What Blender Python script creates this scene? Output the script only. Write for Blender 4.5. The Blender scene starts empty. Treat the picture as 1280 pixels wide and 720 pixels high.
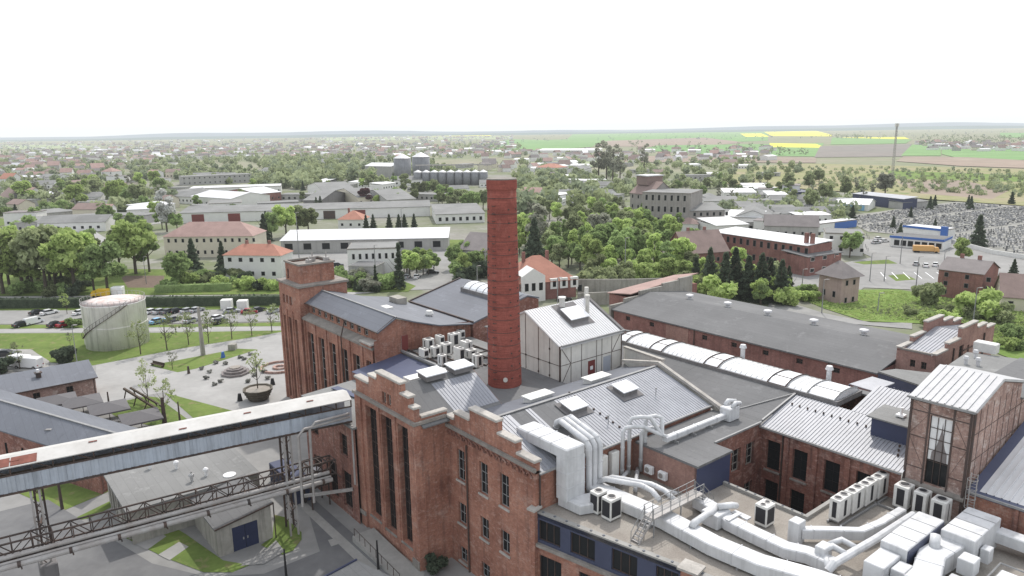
import bpy, math, random
import numpy as np
from mathutils import Vector, Matrix
random.seed(7); rng=np.random.default_rng(11)
sc=bpy.context.scene; col=sc.collection
R=math.radians
# ------------------------------------------------ camera frame (aerial view from 48 m)
H=48.0; FX=915.0; TH=math.atan(198/915); RO=math.atan(0.0133)
CR=Vector((1,0,0)); CU=Vector((0,math.sin(TH),math.cos(TH))); CF=Vector((0,math.cos(TH),-math.sin(TH)))
def G(px,py,z=0.0):
    "point of the world at height z seen at photo pixel px,py"
    x=px-640; y=360-py; c,s=math.cos(RO),math.sin(RO)
    x,y=c*x+s*y,-s*x+c*y
    d=CR*x+CU*y+CF*FX; t=(z-H)/d.z
    return Vector((d.x*t,d.y*t,z))
A0=R(-51); SO=Vector((-8.1,76.7,0)); SU=Vector((math.cos(A0),math.sin(A0),0)); SV=Vector((-math.sin(A0),math.cos(A0),0))
def S(a,b,z=0.0):
    p=SO+SU*a+SV*b; return Vector((p.x,p.y,z))
def Lc(px,py,z):
    p=G(px,py,z)-SO; return p.dot(SU),p.dot(SV)
# ------------------------------------------------ materials
MT={}
def newmat(name):
    m=bpy.data.materials.new(name); m.use_nodes=True; nt=m.node_tree
    b=nt.nodes['Principled BSDF']; MT[name]=m
    return m,nt,b
def nod(nt,t,**k):
    n=nt.nodes.new(t)
    for a,v in k.items():
        if a.startswith('_'): n.inputs[a[1:].replace('_',' ')].default_value=v
        else: setattr(n,a,v)
    return n
def mixc(nt,fac,a,b,mode='MIX'):
    n=nt.nodes.new('ShaderNodeMix'); n.data_type='RGBA'; n.blend_type=mode
    for s,v in ((0,fac),(6,a),(7,b)):
        if isinstance(v,(int,float)): n.inputs[s].default_value=v
        elif isinstance(v,tuple): n.inputs[s].default_value=(*v[:3],1)
        else: nt.links.new(v,n.inputs[s])
    return n.outputs[2]
def ramp(nt,src,a,b):
    n=nod(nt,'ShaderNodeMapRange'); n.inputs['From Min'].default_value=a; n.inputs['From Max'].default_value=b
    nt.links.new(src,n.inputs['Value']); return n.outputs[0]
def noise(nt,vec,scale,detail=5,rough=.6,stretch=None):
    if stretch:
        mp=nod(nt,'ShaderNodeMapping'); mp.inputs['Scale'].default_value=stretch
        nt.links.new(vec,mp.inputs['Vector']); vec=mp.outputs[0]
    n=nod(nt,'ShaderNodeTexNoise'); n.inputs['Scale'].default_value=scale; n.inputs['Detail'].default_value=detail; n.inputs['Roughness'].default_value=rough
    nt.links.new(vec,n.inputs['Vector']); return n.outputs['Fac']
def mat(name,c,rough=.8,var=.18,c2=None,scale=.25,fine=3.0,metal=0,streak=0,spec=.3,bump=0):
    m,nt,b=newmat(name)
    tc=nod(nt,'ShaderNodeTexCoord'); v=tc.outputs['Object']
    c2=c2 or tuple(x*(1-var*1.6) for x in c)
    f1=ramp(nt,noise(nt,v,scale),.3,.7)
    o=mixc(nt,f1,c,c2)
    f2=noise(nt,v,fine,3)
    o=mixc(nt,ramp(nt,f2,.25,.75),o,(1-var,1-var,1-var),'MULTIPLY') if var else o
    if streak:
        f3=noise(nt,v,1.0,4,.7,(1.3,1.3,.09)); o2=mixc(nt,ramp(nt,f3,.48,.72),(1,1,1),(1-streak,)*3); o=mixc(nt,1.0,o,o2,'MULTIPLY')
    nt.links.new(o,b.inputs['Base Color']); b.inputs['Roughness'].default_value=rough; b.inputs['Metallic'].default_value=metal
    b.inputs['Specular IOR Level'].default_value=spec
    if bump:
        bn=nod(nt,'ShaderNodeBump'); bn.inputs['Strength'].default_value=.6; bn.inputs['Distance'].default_value=bump
        nt.links.new(f2,bn.inputs['Height']); nt.links.new(bn.outputs[0],b.inputs['Normal'])
    return m
def felt(name,c,c2,rough=.95):
    m,nt,b=newmat(name); tc=nod(nt,'ShaderNodeTexCoord'); v=tc.outputs['Object']
    o=mixc(nt,ramp(nt,noise(nt,v,.09,5,.6),.32,.68),c,c2)
    br=nod(nt,'ShaderNodeTexBrick'); nt.links.new(v,br.inputs['Vector']); br.inputs['Scale'].default_value=1; br.inputs['Brick Width'].default_value=9.5; br.inputs['Row Height'].default_value=1.05; br.inputs['Mortar Size'].default_value=.03
    br.inputs['Color1'].default_value=(1,1,1,1); br.inputs['Color2'].default_value=(.9,.9,.9,1); br.inputs['Mortar'].default_value=(.72,.72,.72,1)
    o=mixc(nt,.75,o,br.outputs[0],'MULTIPLY')
    o=mixc(nt,_mul(nt,ramp(nt,noise(nt,v,.35,6,.75),.56,.7),.45),o,tuple(x*1.55 for x in c))
    o=mixc(nt,_mul(nt,ramp(nt,noise(nt,v,.6,5,.7),.6,.75),.5),o,tuple(x*.55 for x in c))
    o=mixc(nt,ramp(nt,noise(nt,v,4,3),.2,.8),o,(.86,.86,.86),'MULTIPLY')
    nt.links.new(o,b.inputs['Base Color']); b.inputs['Roughness'].default_value=rough; b.inputs['Specular IOR Level'].default_value=.3; return m
def brick(name,c,c2,mortar,pale=(.5,.42,.38),pamt=.5,dirt=.35):
    m,nt,b=newmat(name)
    tc=nod(nt,'ShaderNodeTexCoord'); sp=nod(nt,'ShaderNodeSeparateXYZ'); nt.links.new(tc.outputs['Object'],sp.inputs[0])
    ad=nod(nt,'ShaderNodeMath',operation='ADD'); nt.links.new(sp.outputs[0],ad.inputs[0]); nt.links.new(sp.outputs[1],ad.inputs[1])
    cb=nod(nt,'ShaderNodeCombineXYZ'); nt.links.new(ad.outputs[0],cb.inputs[0]); nt.links.new(sp.outputs[2],cb.inputs[1])
    br=nod(nt,'ShaderNodeTexBrick'); nt.links.new(cb.outputs[0],br.inputs['Vector'])
    br.inputs['Color1'].default_value=(*c,1); br.inputs['Color2'].default_value=(*c2,1); br.inputs['Mortar'].default_value=(*mortar,1)
    br.inputs['Scale'].default_value=1; br.inputs['Brick Width'].default_value=.34; br.inputs['Row Height'].default_value=.12; br.inputs['Mortar Size'].default_value=.012
    v=tc.outputs['Object']
    f=noise(nt,v,.22,6,.65); o=mixc(nt,ramp(nt,f,.35,.7),br.outputs[0],tuple(x*.6 for x in c2))
    f=noise(nt,v,.42,8,.8,(1,1,1.6)); o=mixc(nt,ramp(nt,f,.50,.64),o,pale) if pamt>=1 else mixc(nt,_mul(nt,ramp(nt,f,.53,.68),pamt),o,pale)
    f=noise(nt,v,1.9,5,.75,(1,1,1.8)); o=mixc(nt,_mul(nt,ramp(nt,f,.54,.66),pamt*.55),o,tuple(min(.9,x*1.25) for x in pale))
    f=noise(nt,v,1.2,5,.7,(1.2,1.2,.1)); o=mixc(nt,_mul(nt,ramp(nt,f,.5,.7),dirt),o,(.07,.05,.05))
    f=noise(nt,v,3.5,3,.6); o=mixc(nt,ramp(nt,f,.2,.8),o,(.72,.72,.72),'MULTIPLY')
    nt.links.new(o,b.inputs['Base Color']); b.inputs['Roughness'].default_value=.9; b.inputs['Specular IOR Level'].default_value=.15
    return m
def _mul(nt,s,k):
    n=nod(nt,'ShaderNodeMath',operation='MULTIPLY'); nt.links.new(s,n.inputs[0]); n.inputs[1].default_value=k; return n.outputs[0]
def leafmat(name,a,bb):
    m,nt,b=newmat(name)
    tc=nod(nt,'ShaderNodeTexCoord'); oi=nod(nt,'ShaderNodeObjectInfo')
    f=ramp(nt,noise(nt,tc.outputs['Object'],.55,4),.32,.68); o=mixc(nt,f,a,bb)
    f=ramp(nt,noise(nt,tc.outputs['Object'],3.5,3),.3,.7); o=mixc(nt,f,o,(.62,.66,.6),'MULTIPLY')
    hs=nod(nt,'ShaderNodeHueSaturation'); hs.inputs['Saturation'].default_value=.82; nt.links.new(o,hs.inputs['Color'])
    r1=nod(nt,'ShaderNodeMapRange'); r1.inputs['To Min'].default_value=.75; r1.inputs['To Max'].default_value=1.25; nt.links.new(oi.outputs['Random'],r1.inputs['Value']); nt.links.new(r1.outputs[0],hs.inputs['Value'])
    df=nod(nt,'ShaderNodeBsdfDiffuse'); tr=nod(nt,'ShaderNodeBsdfTranslucent'); mx=nod(nt,'ShaderNodeMixShader'); mx.inputs[0].default_value=.42
    nt.links.new(hs.outputs[0],df.inputs[0]); nt.links.new(hs.outputs[0],tr.inputs[0]); nt.links.new(df.outputs[0],mx.inputs[1]); nt.links.new(tr.outputs[0],mx.inputs[2])
    nt.nodes.remove(b); nt.links.new(mx.outputs[0],nt.nodes['Material Output'].inputs[0]); return m
brick('brick_main',(.50,.225,.15),(.39,.17,.12),(.38,.28,.23),pale=(.53,.38,.32),pamt=.65,dirt=.45)
brick('brick_old',(.37,.165,.12),(.28,.12,.095),(.30,.22,.18),pale=(.52,.38,.33),pamt=.75,dirt=.6)
brick('brick_red',(.38,.19,.16),(.31,.145,.125),(.30,.19,.17),pale=(.40,.24,.20),pamt=.4,dirt=.4)
brick('brick_pale',(.50,.32,.26),(.40,.25,.21),(.46,.39,.36),pale=(.66,.57,.52),pamt=.9,dirt=.45)
brick('brick_pink',(.47,.27,.22),(.42,.24,.2),(.42,.3,.26),pale=(.52,.36,.3),pamt=.4,dirt=.2)
felt('felt',(.185,.185,.187),(.145,.145,.147)); mat('felt_plain',(.165,.165,.17),.95,.12,scale=.08,fine=1.2)
felt('felt_light',(.27,.27,.265),(.20,.20,.195))
felt('slate',(.155,.165,.19),(.125,.133,.155),.6)
mat('slate_navy',(.07,.085,.15),.5,.1,scale=.2,fine=2,spec=.5)
mat('metal_roof',(.34,.35,.385),.5,.12,c2=(.25,.26,.29),scale=.2,fine=1.2,spec=.5,streak=.15)
mat('metal_white',(.62,.62,.63),.5,.08,scale=.2,fine=1,spec=.4)
mat('stone_cap',(.52,.49,.45),.85,.22,scale=.5,fine=4)
mat('cornice',(.34,.31,.28),.9,.25,scale=.6,fine=4)
mat('concrete',(.36,.35,.33),.9,.14,c2=(.27,.265,.25),scale=.3,fine=2)
mat('concrete_wall',(.40,.38,.34),.9,.18,scale=.3,fine=2,streak=.4)
mat('asphalt',(.19,.19,.19),.92,.16,c2=(.125,.125,.13),scale=.16,fine=.9)
mat('asphalt_light',(.31,.305,.295),.92,.14,c2=(.225,.222,.215),scale=.11,fine=.7)
mat('paving',(.37,.363,.352),.9,.12,c2=(.29,.285,.275),scale=.13,fine=.9)
mat('gravel',(.40,.37,.33),.95,.3,c2=(.27,.24,.21),scale=.35,fine=7,bump=.05)
mat('navy',(.045,.055,.11),.5,.08,scale=.4,fine=2,spec=.4)
mat('navy_wall',(.06,.07,.12),.5,.1,scale=.4,fine=2,spec=.4)
mat('white_paint',(.78,.78,.78),.4,.04,scale=.5,fine=2,spec=.4)
mat('duct_white',(.64,.645,.655),.45,.07,c2=(.50,.505,.515),scale=.5,fine=2.5,spec=.4,streak=.2)
mat('ac_body',(.70,.69,.66),.5,.08,scale=1,fine=4)
mat('grille',(.03,.03,.035),.6,.1,scale=2,fine=10)
mat('steel_dark',(.05,.045,.045),.6,.2,c2=(.10,.06,.045),scale=1,fine=5,spec=.3)
mat('steel_grey',(.30,.30,.30),.5,.15,scale=1,fine=5)
mat('pipe_grey',(.42,.41,.40),.5,.15,c2=(.30,.27,.25),scale=.6,fine=3)
mat('panel_cream',(.70,.68,.63),.7,.10,scale=.3,fine=2,streak=.2)
mat('corrugated',(.46,.51,.58),.55,.12,c2=(.38,.41,.45),scale=.15,fine=1.5,streak=.3)
mat('rusty_sheet',(.56,.55,.53),.6,.1,c2=(.44,.425,.40),scale=.3,fine=2)
mat('frame_brown',(.11,.08,.072),.7,.2); mat('metal_pale',(.50,.50,.51),.5,.1,c2=(.42,.42,.43),scale=.3,fine=1.5,streak=.12); mat('joint_grey',(.58,.585,.60),.5,.1); mat('wood_grey',(.17,.15,.12),.8,.25,scale=1,fine=6); mat('silo_steel',(.24,.245,.26),.45,.15,scale=.3,fine=1,streak=.3)
mat('rust',(.26,.10,.075),.9,.25,scale=1,fine=3)
mat('tank_paint',(.92,.91,.89),.7,.05,c2=(.80,.78,.75),scale=.35,fine=2,streak=.42)
mat('tank_roof',(.72,.70,.68),.8,.10,c2=(.50,.34,.30),scale=.55,fine=2)
mat('tile_red',(.46,.22,.16),.85,.15,scale=.3,fine=3)
mat('tile_pale',(.40,.27,.24),.85,.15,scale=.3,fine=3)
mat('tile_brown',(.28,.205,.185),.85,.15,scale=.3,fine=3)
mat('tile_grey',(.24,.215,.21),.85,.15,scale=.3,fine=3)
mat('plaster_white',(.72,.71,.68),.85,.06,scale=.4,fine=2)
mat('plaster_cream',(.62,.57,.46),.85,.06,scale=.4,fine=2)
mat('plaster_grey',(.42,.41,.39),.85,.10,scale=.3,fine=2,streak=.2)
mat('plaster_mid',(.36,.335,.31),.85,.15,scale=.3,fine=2,streak=.3); mat('plaster_pink',(.46,.345,.31),.85,.12,scale=.4,fine=2,streak=.2); mat('plaster_dark',(.22,.21,.21),.85,.15,scale=.3,fine=2,streak=.2)
mat('wood_dark',(.09,.065,.045),.8,.25,scale=1,fine=6)
mat('door_red',(.20,.05,.045),.5,.1,scale=1,fine=5)
mat('door_blue',(.028,.036,.08),.45,.1,scale=1,fine=5)
mat('door_pale',(.42,.45,.50),.5,.05,scale=1,fine=5)
mat('black',(.02,.02,.022),.6,.1)
mat('soil',(.18,.13,.10),.95,.2,scale=.8,fine=6)
mat('grave_stone',(.44,.435,.43),.6,.2,scale=.5,fine=3)
mat('grave_dark',(.14,.14,.145),.3,.2,scale=.5,fine=3)
mat('sky_blue_paint',(.05,.14,.42),.4,.08)
mat('orange_paint',(.66,.38,.14),.4,.06)
mat('yellow_paint',(.62,.40,.03),.4,.05)
mat('tyre',(.02,.02,.02),.9,.1)
for n,c in dict(black=(.02,.022,.026),white=(.72,.72,.72),silver=(.38,.39,.4),red=(.30,.02,.03),blue=(.04,.08,.22),pale_blue=(.22,.42,.62),grey=(.12,.125,.13)).items():
    mat('car_'+n,c,.25,.03,spec=.6)
m,nt,b=newmat('glass'); b.inputs['Base Color'].default_value=(.014,.016,.018,1); b.inputs['Roughness'].default_value=.18; b.inputs['Specular IOR Level'].default_value=.22
m,nt,b=newmat('frosted'); 
tc=nod(nt,'ShaderNodeTexCoord'); o=mixc(nt,ramp(nt,noise(nt,tc.outputs['Object'],.8,3),.3,.7),(.80,.81,.82),(.66,.67,.69)); nt.links.new(o,b.inputs['Base Color']); b.inputs['Roughness'].default_value=.25
# chimney brick with courses and soot
m,nt,b=newmat('chimney_brick'); tc=nod(nt,'ShaderNodeTexCoord'); v=tc.outputs['Object']
f=noise(nt,v,2.0,4,.7,(.25,.25,3.2)); o=mixc(nt,ramp(nt,f,.35,.65),(.37,.115,.09),(.25,.078,.062))
f=noise(nt,v,.45,7,.75); o=mixc(nt,_mul(nt,ramp(nt,f,.48,.72),.75),o,(.14,.045,.04)); f=noise(nt,v,.9,6,.75,(1,1,.35)); o=mixc(nt,_mul(nt,ramp(nt,f,.58,.75),.5),o,(.46,.22,.18))
f=noise(nt,v,6,3,.6); o=mixc(nt,ramp(nt,f,.2,.8),o,(.7,.7,.7),'MULTIPLY')
nt.links.new(o,b.inputs['Base Color']); b.inputs['Roughness'].default_value=.9; b.inputs['Specular IOR Level'].default_value=.1
leafmat('leaf_bright',(.58,.72,.19),(.40,.53,.12)); leafmat('leaf_green',(.42,.56,.18),(.26,.37,.11))
leafmat('leaf_olive',(.37,.42,.19),(.24,.28,.12)); leafmat('leaf_dark',(.15,.19,.12),(.09,.125,.08))
leafmat('leaf_grey',(.44,.44,.34),(.31,.31,.24)); leafmat('leaf_bud',(.50,.56,.27),(.34,.39,.18)); leafmat('leaf_stone',(.50,.49,.46),(.38,.375,.35)); leafmat('leaf_purple',(.22,.09,.10),(.13,.05,.06)); leafmat('leaf_plume',(.92,.91,.89),(.80,.79,.77))
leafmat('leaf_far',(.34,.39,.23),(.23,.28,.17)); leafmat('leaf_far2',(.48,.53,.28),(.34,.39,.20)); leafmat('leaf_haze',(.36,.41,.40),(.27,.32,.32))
mat('canvas_grey',(.13,.125,.13),.8,.1)
mat('bark',(.11,.09,.07),.95,.2,scale=1,fine=6)
def groundmat(name,a,b2,c3=None,s=.05,fine=1.0):
    m,nt,b=newmat(name); geo=nod(nt,'ShaderNodeNewGeometry'); v=geo.outputs['Position']
    o=mixc(nt,ramp(nt,noise(nt,v,s,6,.6),.35,.65),a,b2)
    if c3: o=mixc(nt,ramp(nt,noise(nt,v,s*3.1,5,.7),.55,.68),o,c3)
    o=mixc(nt,ramp(nt,noise(nt,v,fine,4),.25,.75),o,(.75,.75,.75),'MULTIPLY')
    nt.links.new(o,b.inputs['Base Color']); b.inputs['Roughness'].default_value=.95; b.inputs['Specular IOR Level'].default_value=.1
groundmat('grass',(.165,.225,.06),(.115,.165,.045),(.24,.215,.11),.14,1.0)
groundmat('meadow',(.19,.28,.07),(.13,.20,.05),(.25,.26,.12),.09,1.0)
groundmat('earth_far',(.22,.25,.15),(.29,.27,.20),(.17,.21,.10),.006,.05)
groundmat('town_ground',(.16,.19,.09),(.27,.26,.23),(.33,.32,.30),.02,.3)
groundmat('field_green',(.17,.31,.12),(.21,.34,.14),None,.002,.02)
groundmat('field_pale',(.34,.38,.24),(.30,.36,.20),None,.002,.02)
groundmat('field_yellow',(.76,.70,.08),(.70,.66,.12),None,.002,.02)
groundmat('field_brown',(.33,.26,.21),(.29,.24,.20),(.34,.31,.24),.004,.03)
groundmat('field_dark',(.22,.21,.19),(.25,.22,.20),None,.004,.03)
groundmat('scrub',(.26,.28,.12),(.35,.30,.20),(.19,.25,.09),.012,.12)
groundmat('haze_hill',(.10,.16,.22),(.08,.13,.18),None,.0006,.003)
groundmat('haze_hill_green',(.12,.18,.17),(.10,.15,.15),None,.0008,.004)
groundmat('cemetery_ground',(.33,.32,.30),(.26,.26,.23),None,.05,.6)
# ------------------------------------------------ mesh builder
OFF={}
class M:
    def __init__(s): s.v=[];s.f=[];s.mi=[];s.k=0
    def q(s,*p):
        n=len(s.v); s.v+=[tuple(x) for x in p]; s.f.append(tuple(range(n,n+len(p)))); s.mi.append(s.k); return s
    def mesh(s,v,f):
        n=len(s.v); s.v+=[tuple(x) for x in v]; s.f+=[tuple(i+n for i in g) for g in f]; s.mi+=[s.k]*len(f); return s
    def box(s,x0,x1,y0,y1,z0,z1):
        v=[(x0,y0,z0),(x1,y0,z0),(x1,y1,z0),(x0,y1,z0),(x0,y0,z1),(x1,y0,z1),(x1,y1,z1),(x0,y1,z1)]
        return s.mesh(v,[(3,2,1,0),(4,5,6,7),(0,1,5,4),(1,2,6,5),(2,3,7,6),(3,0,4,7)])
    def bev(s,x0,x1,y0,y1,z0,z1,c=.05):
        "box with chamfered top and vertical edges"
        def ring(i,z): return [(x0+i+c,y0+i,z),(x1-i-c,y0+i,z),(x1-i,y0+i+c,z),(x1-i,y1-i-c,z),(x1-i-c,y1-i,z),(x0+i+c,y1-i,z),(x0+i,y1-i-c,z),(x0+i,y0+i+c,z)]
        v=ring(0,z0)+ring(0,z1-c)+ring(c,z1); f=[tuple(range(7,-1,-1)),tuple(range(16,24))]
        for r in (0,8):
            for k in range(8): f.append((r+k,r+(k+1)%8,r+8+(k+1)%8,r+8+k))
        return s.mesh(v,f)
    def prism(s,poly,z0,z1):
        n=len(poly); zt=z1 if isinstance(z1,(list,tuple)) else [z1]*n; zb=z0 if isinstance(z0,(list,tuple)) else [z0]*n
        v=[(p[0],p[1],z) for p,z in zip(poly,zb)]+[(p[0],p[1],z) for p,z in zip(poly,zt)]
        return s.mesh(v,[tuple(range(n-1,-1,-1)),tuple(range(n,2*n))]+[(i,(i+1)%n,n+(i+1)%n,n+i) for i in range(n)])
    def profx(s,prof,x0,x1):
        "profile of (y,z) extruded along x"
        n=len(prof); v=[(x0,y,z) for y,z in prof]+[(x1,y,z) for y,z in prof]
        return s.mesh(v,[tuple(range(n)),tuple(range(2*n-1,n-1,-1))]+[(i,n+i,n+(i+1)%n,(i+1)%n) for i in range(n)])
    def profy(s,prof,y0,y1):
        "profile of (x,z) extruded along y"
        n=len(prof); v=[(x,y0,z) for x,z in prof]+[(x,y1,z) for x,z in prof]
        return s.mesh(v,[tuple(range(n-1,-1,-1)),tuple(range(n,2*n))]+[(i,(i+1)%n,n+(i+1)%n,n+i) for i in range(n)])
    def tube(s,pts,r,n=8,cap=True):
        P=[Vector(p) for p in pts]; rs=r if isinstance(r,(list,tuple)) else [r]*len(P); rings=[]; ref=None
        for i,p in enumerate(P):
            d=(P[min(i+1,len(P)-1)]-P[max(i-1,0)]).normalized()
            if ref is None: ref=Vector((0,0,1)) if abs(d.z)<.9 else Vector((1,0,0))
            x=ref-d*ref.dot(d)
            if x.length<1e-3: x=Vector((1,0,0))-d*d.x
            x.normalize(); y=d.cross(x); ref=x
            k=1.0
            if 0<i<len(P)-1:
                c=(P[i+1]-p).normalized().dot((p-P[i-1]).normalized()); k=1/max(.5,math.sqrt((1+c)/2))**.5
            rings.append([p+(x*math.cos(t)+y*math.sin(t))*rs[i]*k for t in [2*math.pi*j/n for j in range(n)]])
        v=[q for g in rings for q in g]; f=[]
        for i in range(len(P)-1):
            for j in range(n): f.append((i*n+j,i*n+(j+1)%n,(i+1)*n+(j+1)%n,(i+1)*n+j))
        if cap: f+= [tuple(range(n-1,-1,-1)),tuple(range((len(P)-1)*n,len(P)*n))]
        return s.mesh(v,f)
    def bar(s,p,q,w,h=None):
        h=h or w; p=Vector(p);q=Vector(q); d=(q-p).normalized(); up=Vector((0,0,1)) if abs(d.z)<.95 else Vector((1,0,0))
        x=d.cross(up).normalized()*w/2; y=x.cross(d).normalized()*h/2
        v=[p-x-y,p+x-y,p+x+y,p-x+y,q-x-y,q+x-y,q+x+y,q-x+y]
        return s.mesh(v,[(3,2,1,0),(4,5,6,7),(0,1,5,4),(1,2,6,5),(2,3,7,6),(3,0,4,7)])
    def lathe(s,prof,cx=0,cy=0,n=24):
        v=[(cx+r*math.cos(2*math.pi*j/n),cy+r*math.sin(2*math.pi*j/n),z) for r,z in prof for j in range(n)]; f=[]
        for i in range(len(prof)-1):
            for j in range(n): f.append((i*n+j,i*n+(j+1)%n,(i+1)*n+(j+1)%n,(i+1)*n+j))
        f.append(tuple(range((len(prof)-1)*n,len(prof)*n))); f.append(tuple(range(n-1,-1,-1)))
        return s.mesh(v,f)
    def duct(s,pts,w,z0,z1):
        "rectangular duct along a plan polyline, mitred"
        P=[Vector((p[0],p[1],0)) for p in pts]; v=[];n=len(P)
        for i,p in enumerate(P):
            d1=(P[i]-P[i-1]).normalized() if i else (P[1]-P[0]).normalized(); d2=(P[i+1]-P[i]).normalized() if i<n-1 else d1
            d=(d1+d2).normalized(); x=Vector((d.y,-d.x,0)); k=w/2/max(.5,x.dot(Vector((d1.y,-d1.x,0))))
            dz=pts[i][2] if len(pts[i])>2 else 0
            c=.09
            for sx,sz in ((-1,z0),(1,z0),(1,z1-c),(1-c*2/w,z1),(-1+c*2/w,z1),(-1,z1-c)): q=p+x*k*sx; v.append((q.x,q.y,sz+dz))
        f=[(5,4,3,2,1,0),tuple((n-1)*6+j for j in range(6))]
        for i in range(n-1):
            for j in range(6): f.append((i*6+j,i*6+(j+1)%6,(i+1)*6+(j+1)%6,(i+1)*6+j))
        return s.mesh(v,f)
    def wall(s,face,p,u0,u1,z0,z1,holes=(),dep=.35):
        us=sorted({u0,u1,*[h[0] for h in holes],*[h[1] for h in holes]}); zs=sorted({z0,z1,*[h[2] for h in holes],*[h[3] for h in holes]})
        P=wp(face,p)
        for i in range(len(us)-1):
            for j in range(len(zs)-1):
                uc=(us[i]+us[i+1])/2; zc=(zs[j]+zs[j+1])/2
                if any(h[0]<uc<h[1] and h[2]<zc<h[3] for h in holes): continue
                s.q(P(us[i],zs[j]),P(us[i+1],zs[j]),P(us[i+1],zs[j+1]),P(us[i],zs[j+1]))
        for a,b,c,d in [h[:4] for h in holes]:
            s.q(P(a,c),P(a,d),P(a,d,dep),P(a,c,dep)); s.q(P(b,c),P(b,c,dep),P(b,d,dep),P(b,d))
            s.q(P(a,c),P(a,c,dep),P(b,c,dep),P(b,c)); s.q(P(a,d),P(b,d),P(b,d,dep),P(a,d,dep))
        return s
    def ribbed(s,e0,e1,r1,r0,sp=.45,h=.07,w=.09):
        e0,e1,r1,r0=map(Vector,(e0,e1,r1,r0)); Ln=(e1-e0).length; n=max(2,int(Ln/sp)); nrm=(e1-e0).cross(r0-e0).normalized()
        if nrm.z<0: nrm=-nrm
        ts=[]; 
        for i in range(n):
            t=i/n; ts+=[(t,0),(t+(sp-w)/Ln,0),(t+(sp-w)/Ln,1),(t+1/n,1)] if i<n-1 else [(t,0),(1,0)]
        v=[]
        for t,k in ts: v+= [e0.lerp(e1,min(t,1))+nrm*h*k, r0.lerp(r1,min(t,1))+nrm*h*k]
        return s.mesh(v,[(2*i,2*i+2,2*i+3,2*i+1) for i in range(len(ts)-1)])
    def slab(s,pts,t=.2):
        n=len(pts); v=list(map(tuple,pts))+[(p[0],p[1],p[2]-t) for p in pts]
        return s.mesh(v,[tuple(range(n)),tuple(range(2*n-1,n-1,-1))]+[(i,n+i,n+(i+1)%n,(i+1)%n) for i in range(n)])
    def build(s,name,mats,parent=None,smooth=False,off=None):
        if off is None: off=OFF.get(parent.name,(0,0,0)) if parent else (0,0,0)
        me=bpy.data.meshes.new(name); ox,oy,oz=off
        me.from_pydata([(x-ox,y-oy,z-oz) for x,y,z in s.v],[],s.f)
        for mm in (mats if isinstance(mats,(list,tuple)) else [mats]): me.materials.append(MT[mm])
        if s.k: me.polygons.foreach_set('material_index',s.mi)
        if smooth: me.polygons.foreach_set('use_smooth',[True]*len(me.polygons))
        me.update(); o=bpy.data.objects.new(name,me); col.objects.link(o)
        if parent: o.parent=parent; OFF[o.name]=tuple(off)
        return o
def wp(face,p):
    if face=='F': return lambda u,z,d=0:(u,p+d,z)
    if face=='B': return lambda u,z,d=0:(u,p-d,z)
    if face=='R': return lambda u,z,d=0:(p-d,u,z)
    if face=='L': return lambda u,z,d=0:(p+d,u,z)
def tag(o,label=None,cat=None,group=None,kind=None):
    if label:o['label']=label
    if cat:o['category']=cat
    if group:o['group']=group
    if kind:o['kind']=kind
    return o
def thing(name,label,cat,loc,rz=0,group=None,off=(0,0,0)):
    o=bpy.data.objects.new(name,None); col.objects.link(o); o.location=loc; o.rotation_euler=(0,0,rz); o.empty_display_size=.5
    OFF[o.name]=off; return tag(o,label,cat,group)
def sthing(name,label,cat,a,b,z=0,group=None): return thing(name,label,cat,S(a,b,z),A0,group,(a,b,z))
KIDS={}
def clone(root,loc=None,rz=None,label=None,scale=None,group=None,ab=None,cat=None):
    def cp(o,par):
        c=o.copy(); col.objects.link(c); c.parent=par
        for k in o.children: cp(k,c)
        return c
    r=cp(root,None)
    if loc is not None: r.location=loc
    if rz is not None: r.rotation_euler=(0,0,rz)
    if scale is not None: r.scale=scale if isinstance(scale,(tuple,list)) else (scale,)*3
    if label:r['label']=label
    if group:r['group']=group
    return r
def window(parent,face,p,u0,u1,z0,z1,nx=2,nz=2,dep=.3,frame='white_paint',glass='glass',fw=.09,sill=None,proud=False,fd=.08):
    "frame with glazing bars as the part, the pane as its sub-part"
    P=wp(face,p); m=M(); d0=-.04 if proud else dep-fd
    def b(a0,a1,c0,c1,e0,e1):
        q0=P(a0,c0,e0);q1=P(a1,c1,e1); m.box(min(q0[0],q1[0]),max(q0[0],q1[0]),min(q0[1],q1[1]),max(q0[1],q1[1]),c0,c1)
    b(u0,u0+fw,z0,z1,d0,d0+fd); b(u1-fw,u1,z0,z1,d0,d0+fd); b(u0+fw,u1-fw,z0,z0+fw,d0,d0+fd); b(u0+fw,u1-fw,z1-fw,z1,d0,d0+fd)
    for i in range(1,nx): u=u0+(u1-u0)*i/nx; b(u-fw*.4,u+fw*.4,z0+fw,z1-fw,d0+.01,d0+fd)
    for j in range(1,nz): z=z0+(z1-z0)*j/nz; b(u0+fw,u1-fw,z-fw*.4,z+fw*.4,d0+.015,d0+fd-.005)
    o=m.build('window',frame,parent)
    g=M(); dg=d0+fd*.6; g.q(P(u0+.02,z0+.02,dg),P(u1-.02,z0+.02,dg),P(u1-.02,z1-.02,dg),P(u0+.02,z1-.02,dg)); g.build('pane',glass,o)
    if sill:
        m=M(); q0=P(u0-.12,z0,-.16); q1=P(u1+.12,z0,dep-fd-.01); m.box(min(q0[0],q1[0]),max(q0[0],q1[0]),min(q0[1],q1[1]),max(q0[1],q1[1]),z0-.2,z0-.004); m.build('sill',sill,parent)
    return o
ZC=[0]
def sheet(name,pts,mt,z=0.0,kind='structure'):
    ZC[0]+=1; z=.01+ZC[0]*.004 if z<.09 else z+.2; m=M(); m.q(*[(p[0],p[1],z) for p in pts]); return tag(m.build(name,mt),kind=kind)
def gsheet(name,px,mt,z): return sheet(name,[G(*p) for p in px],mt,z)
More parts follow.
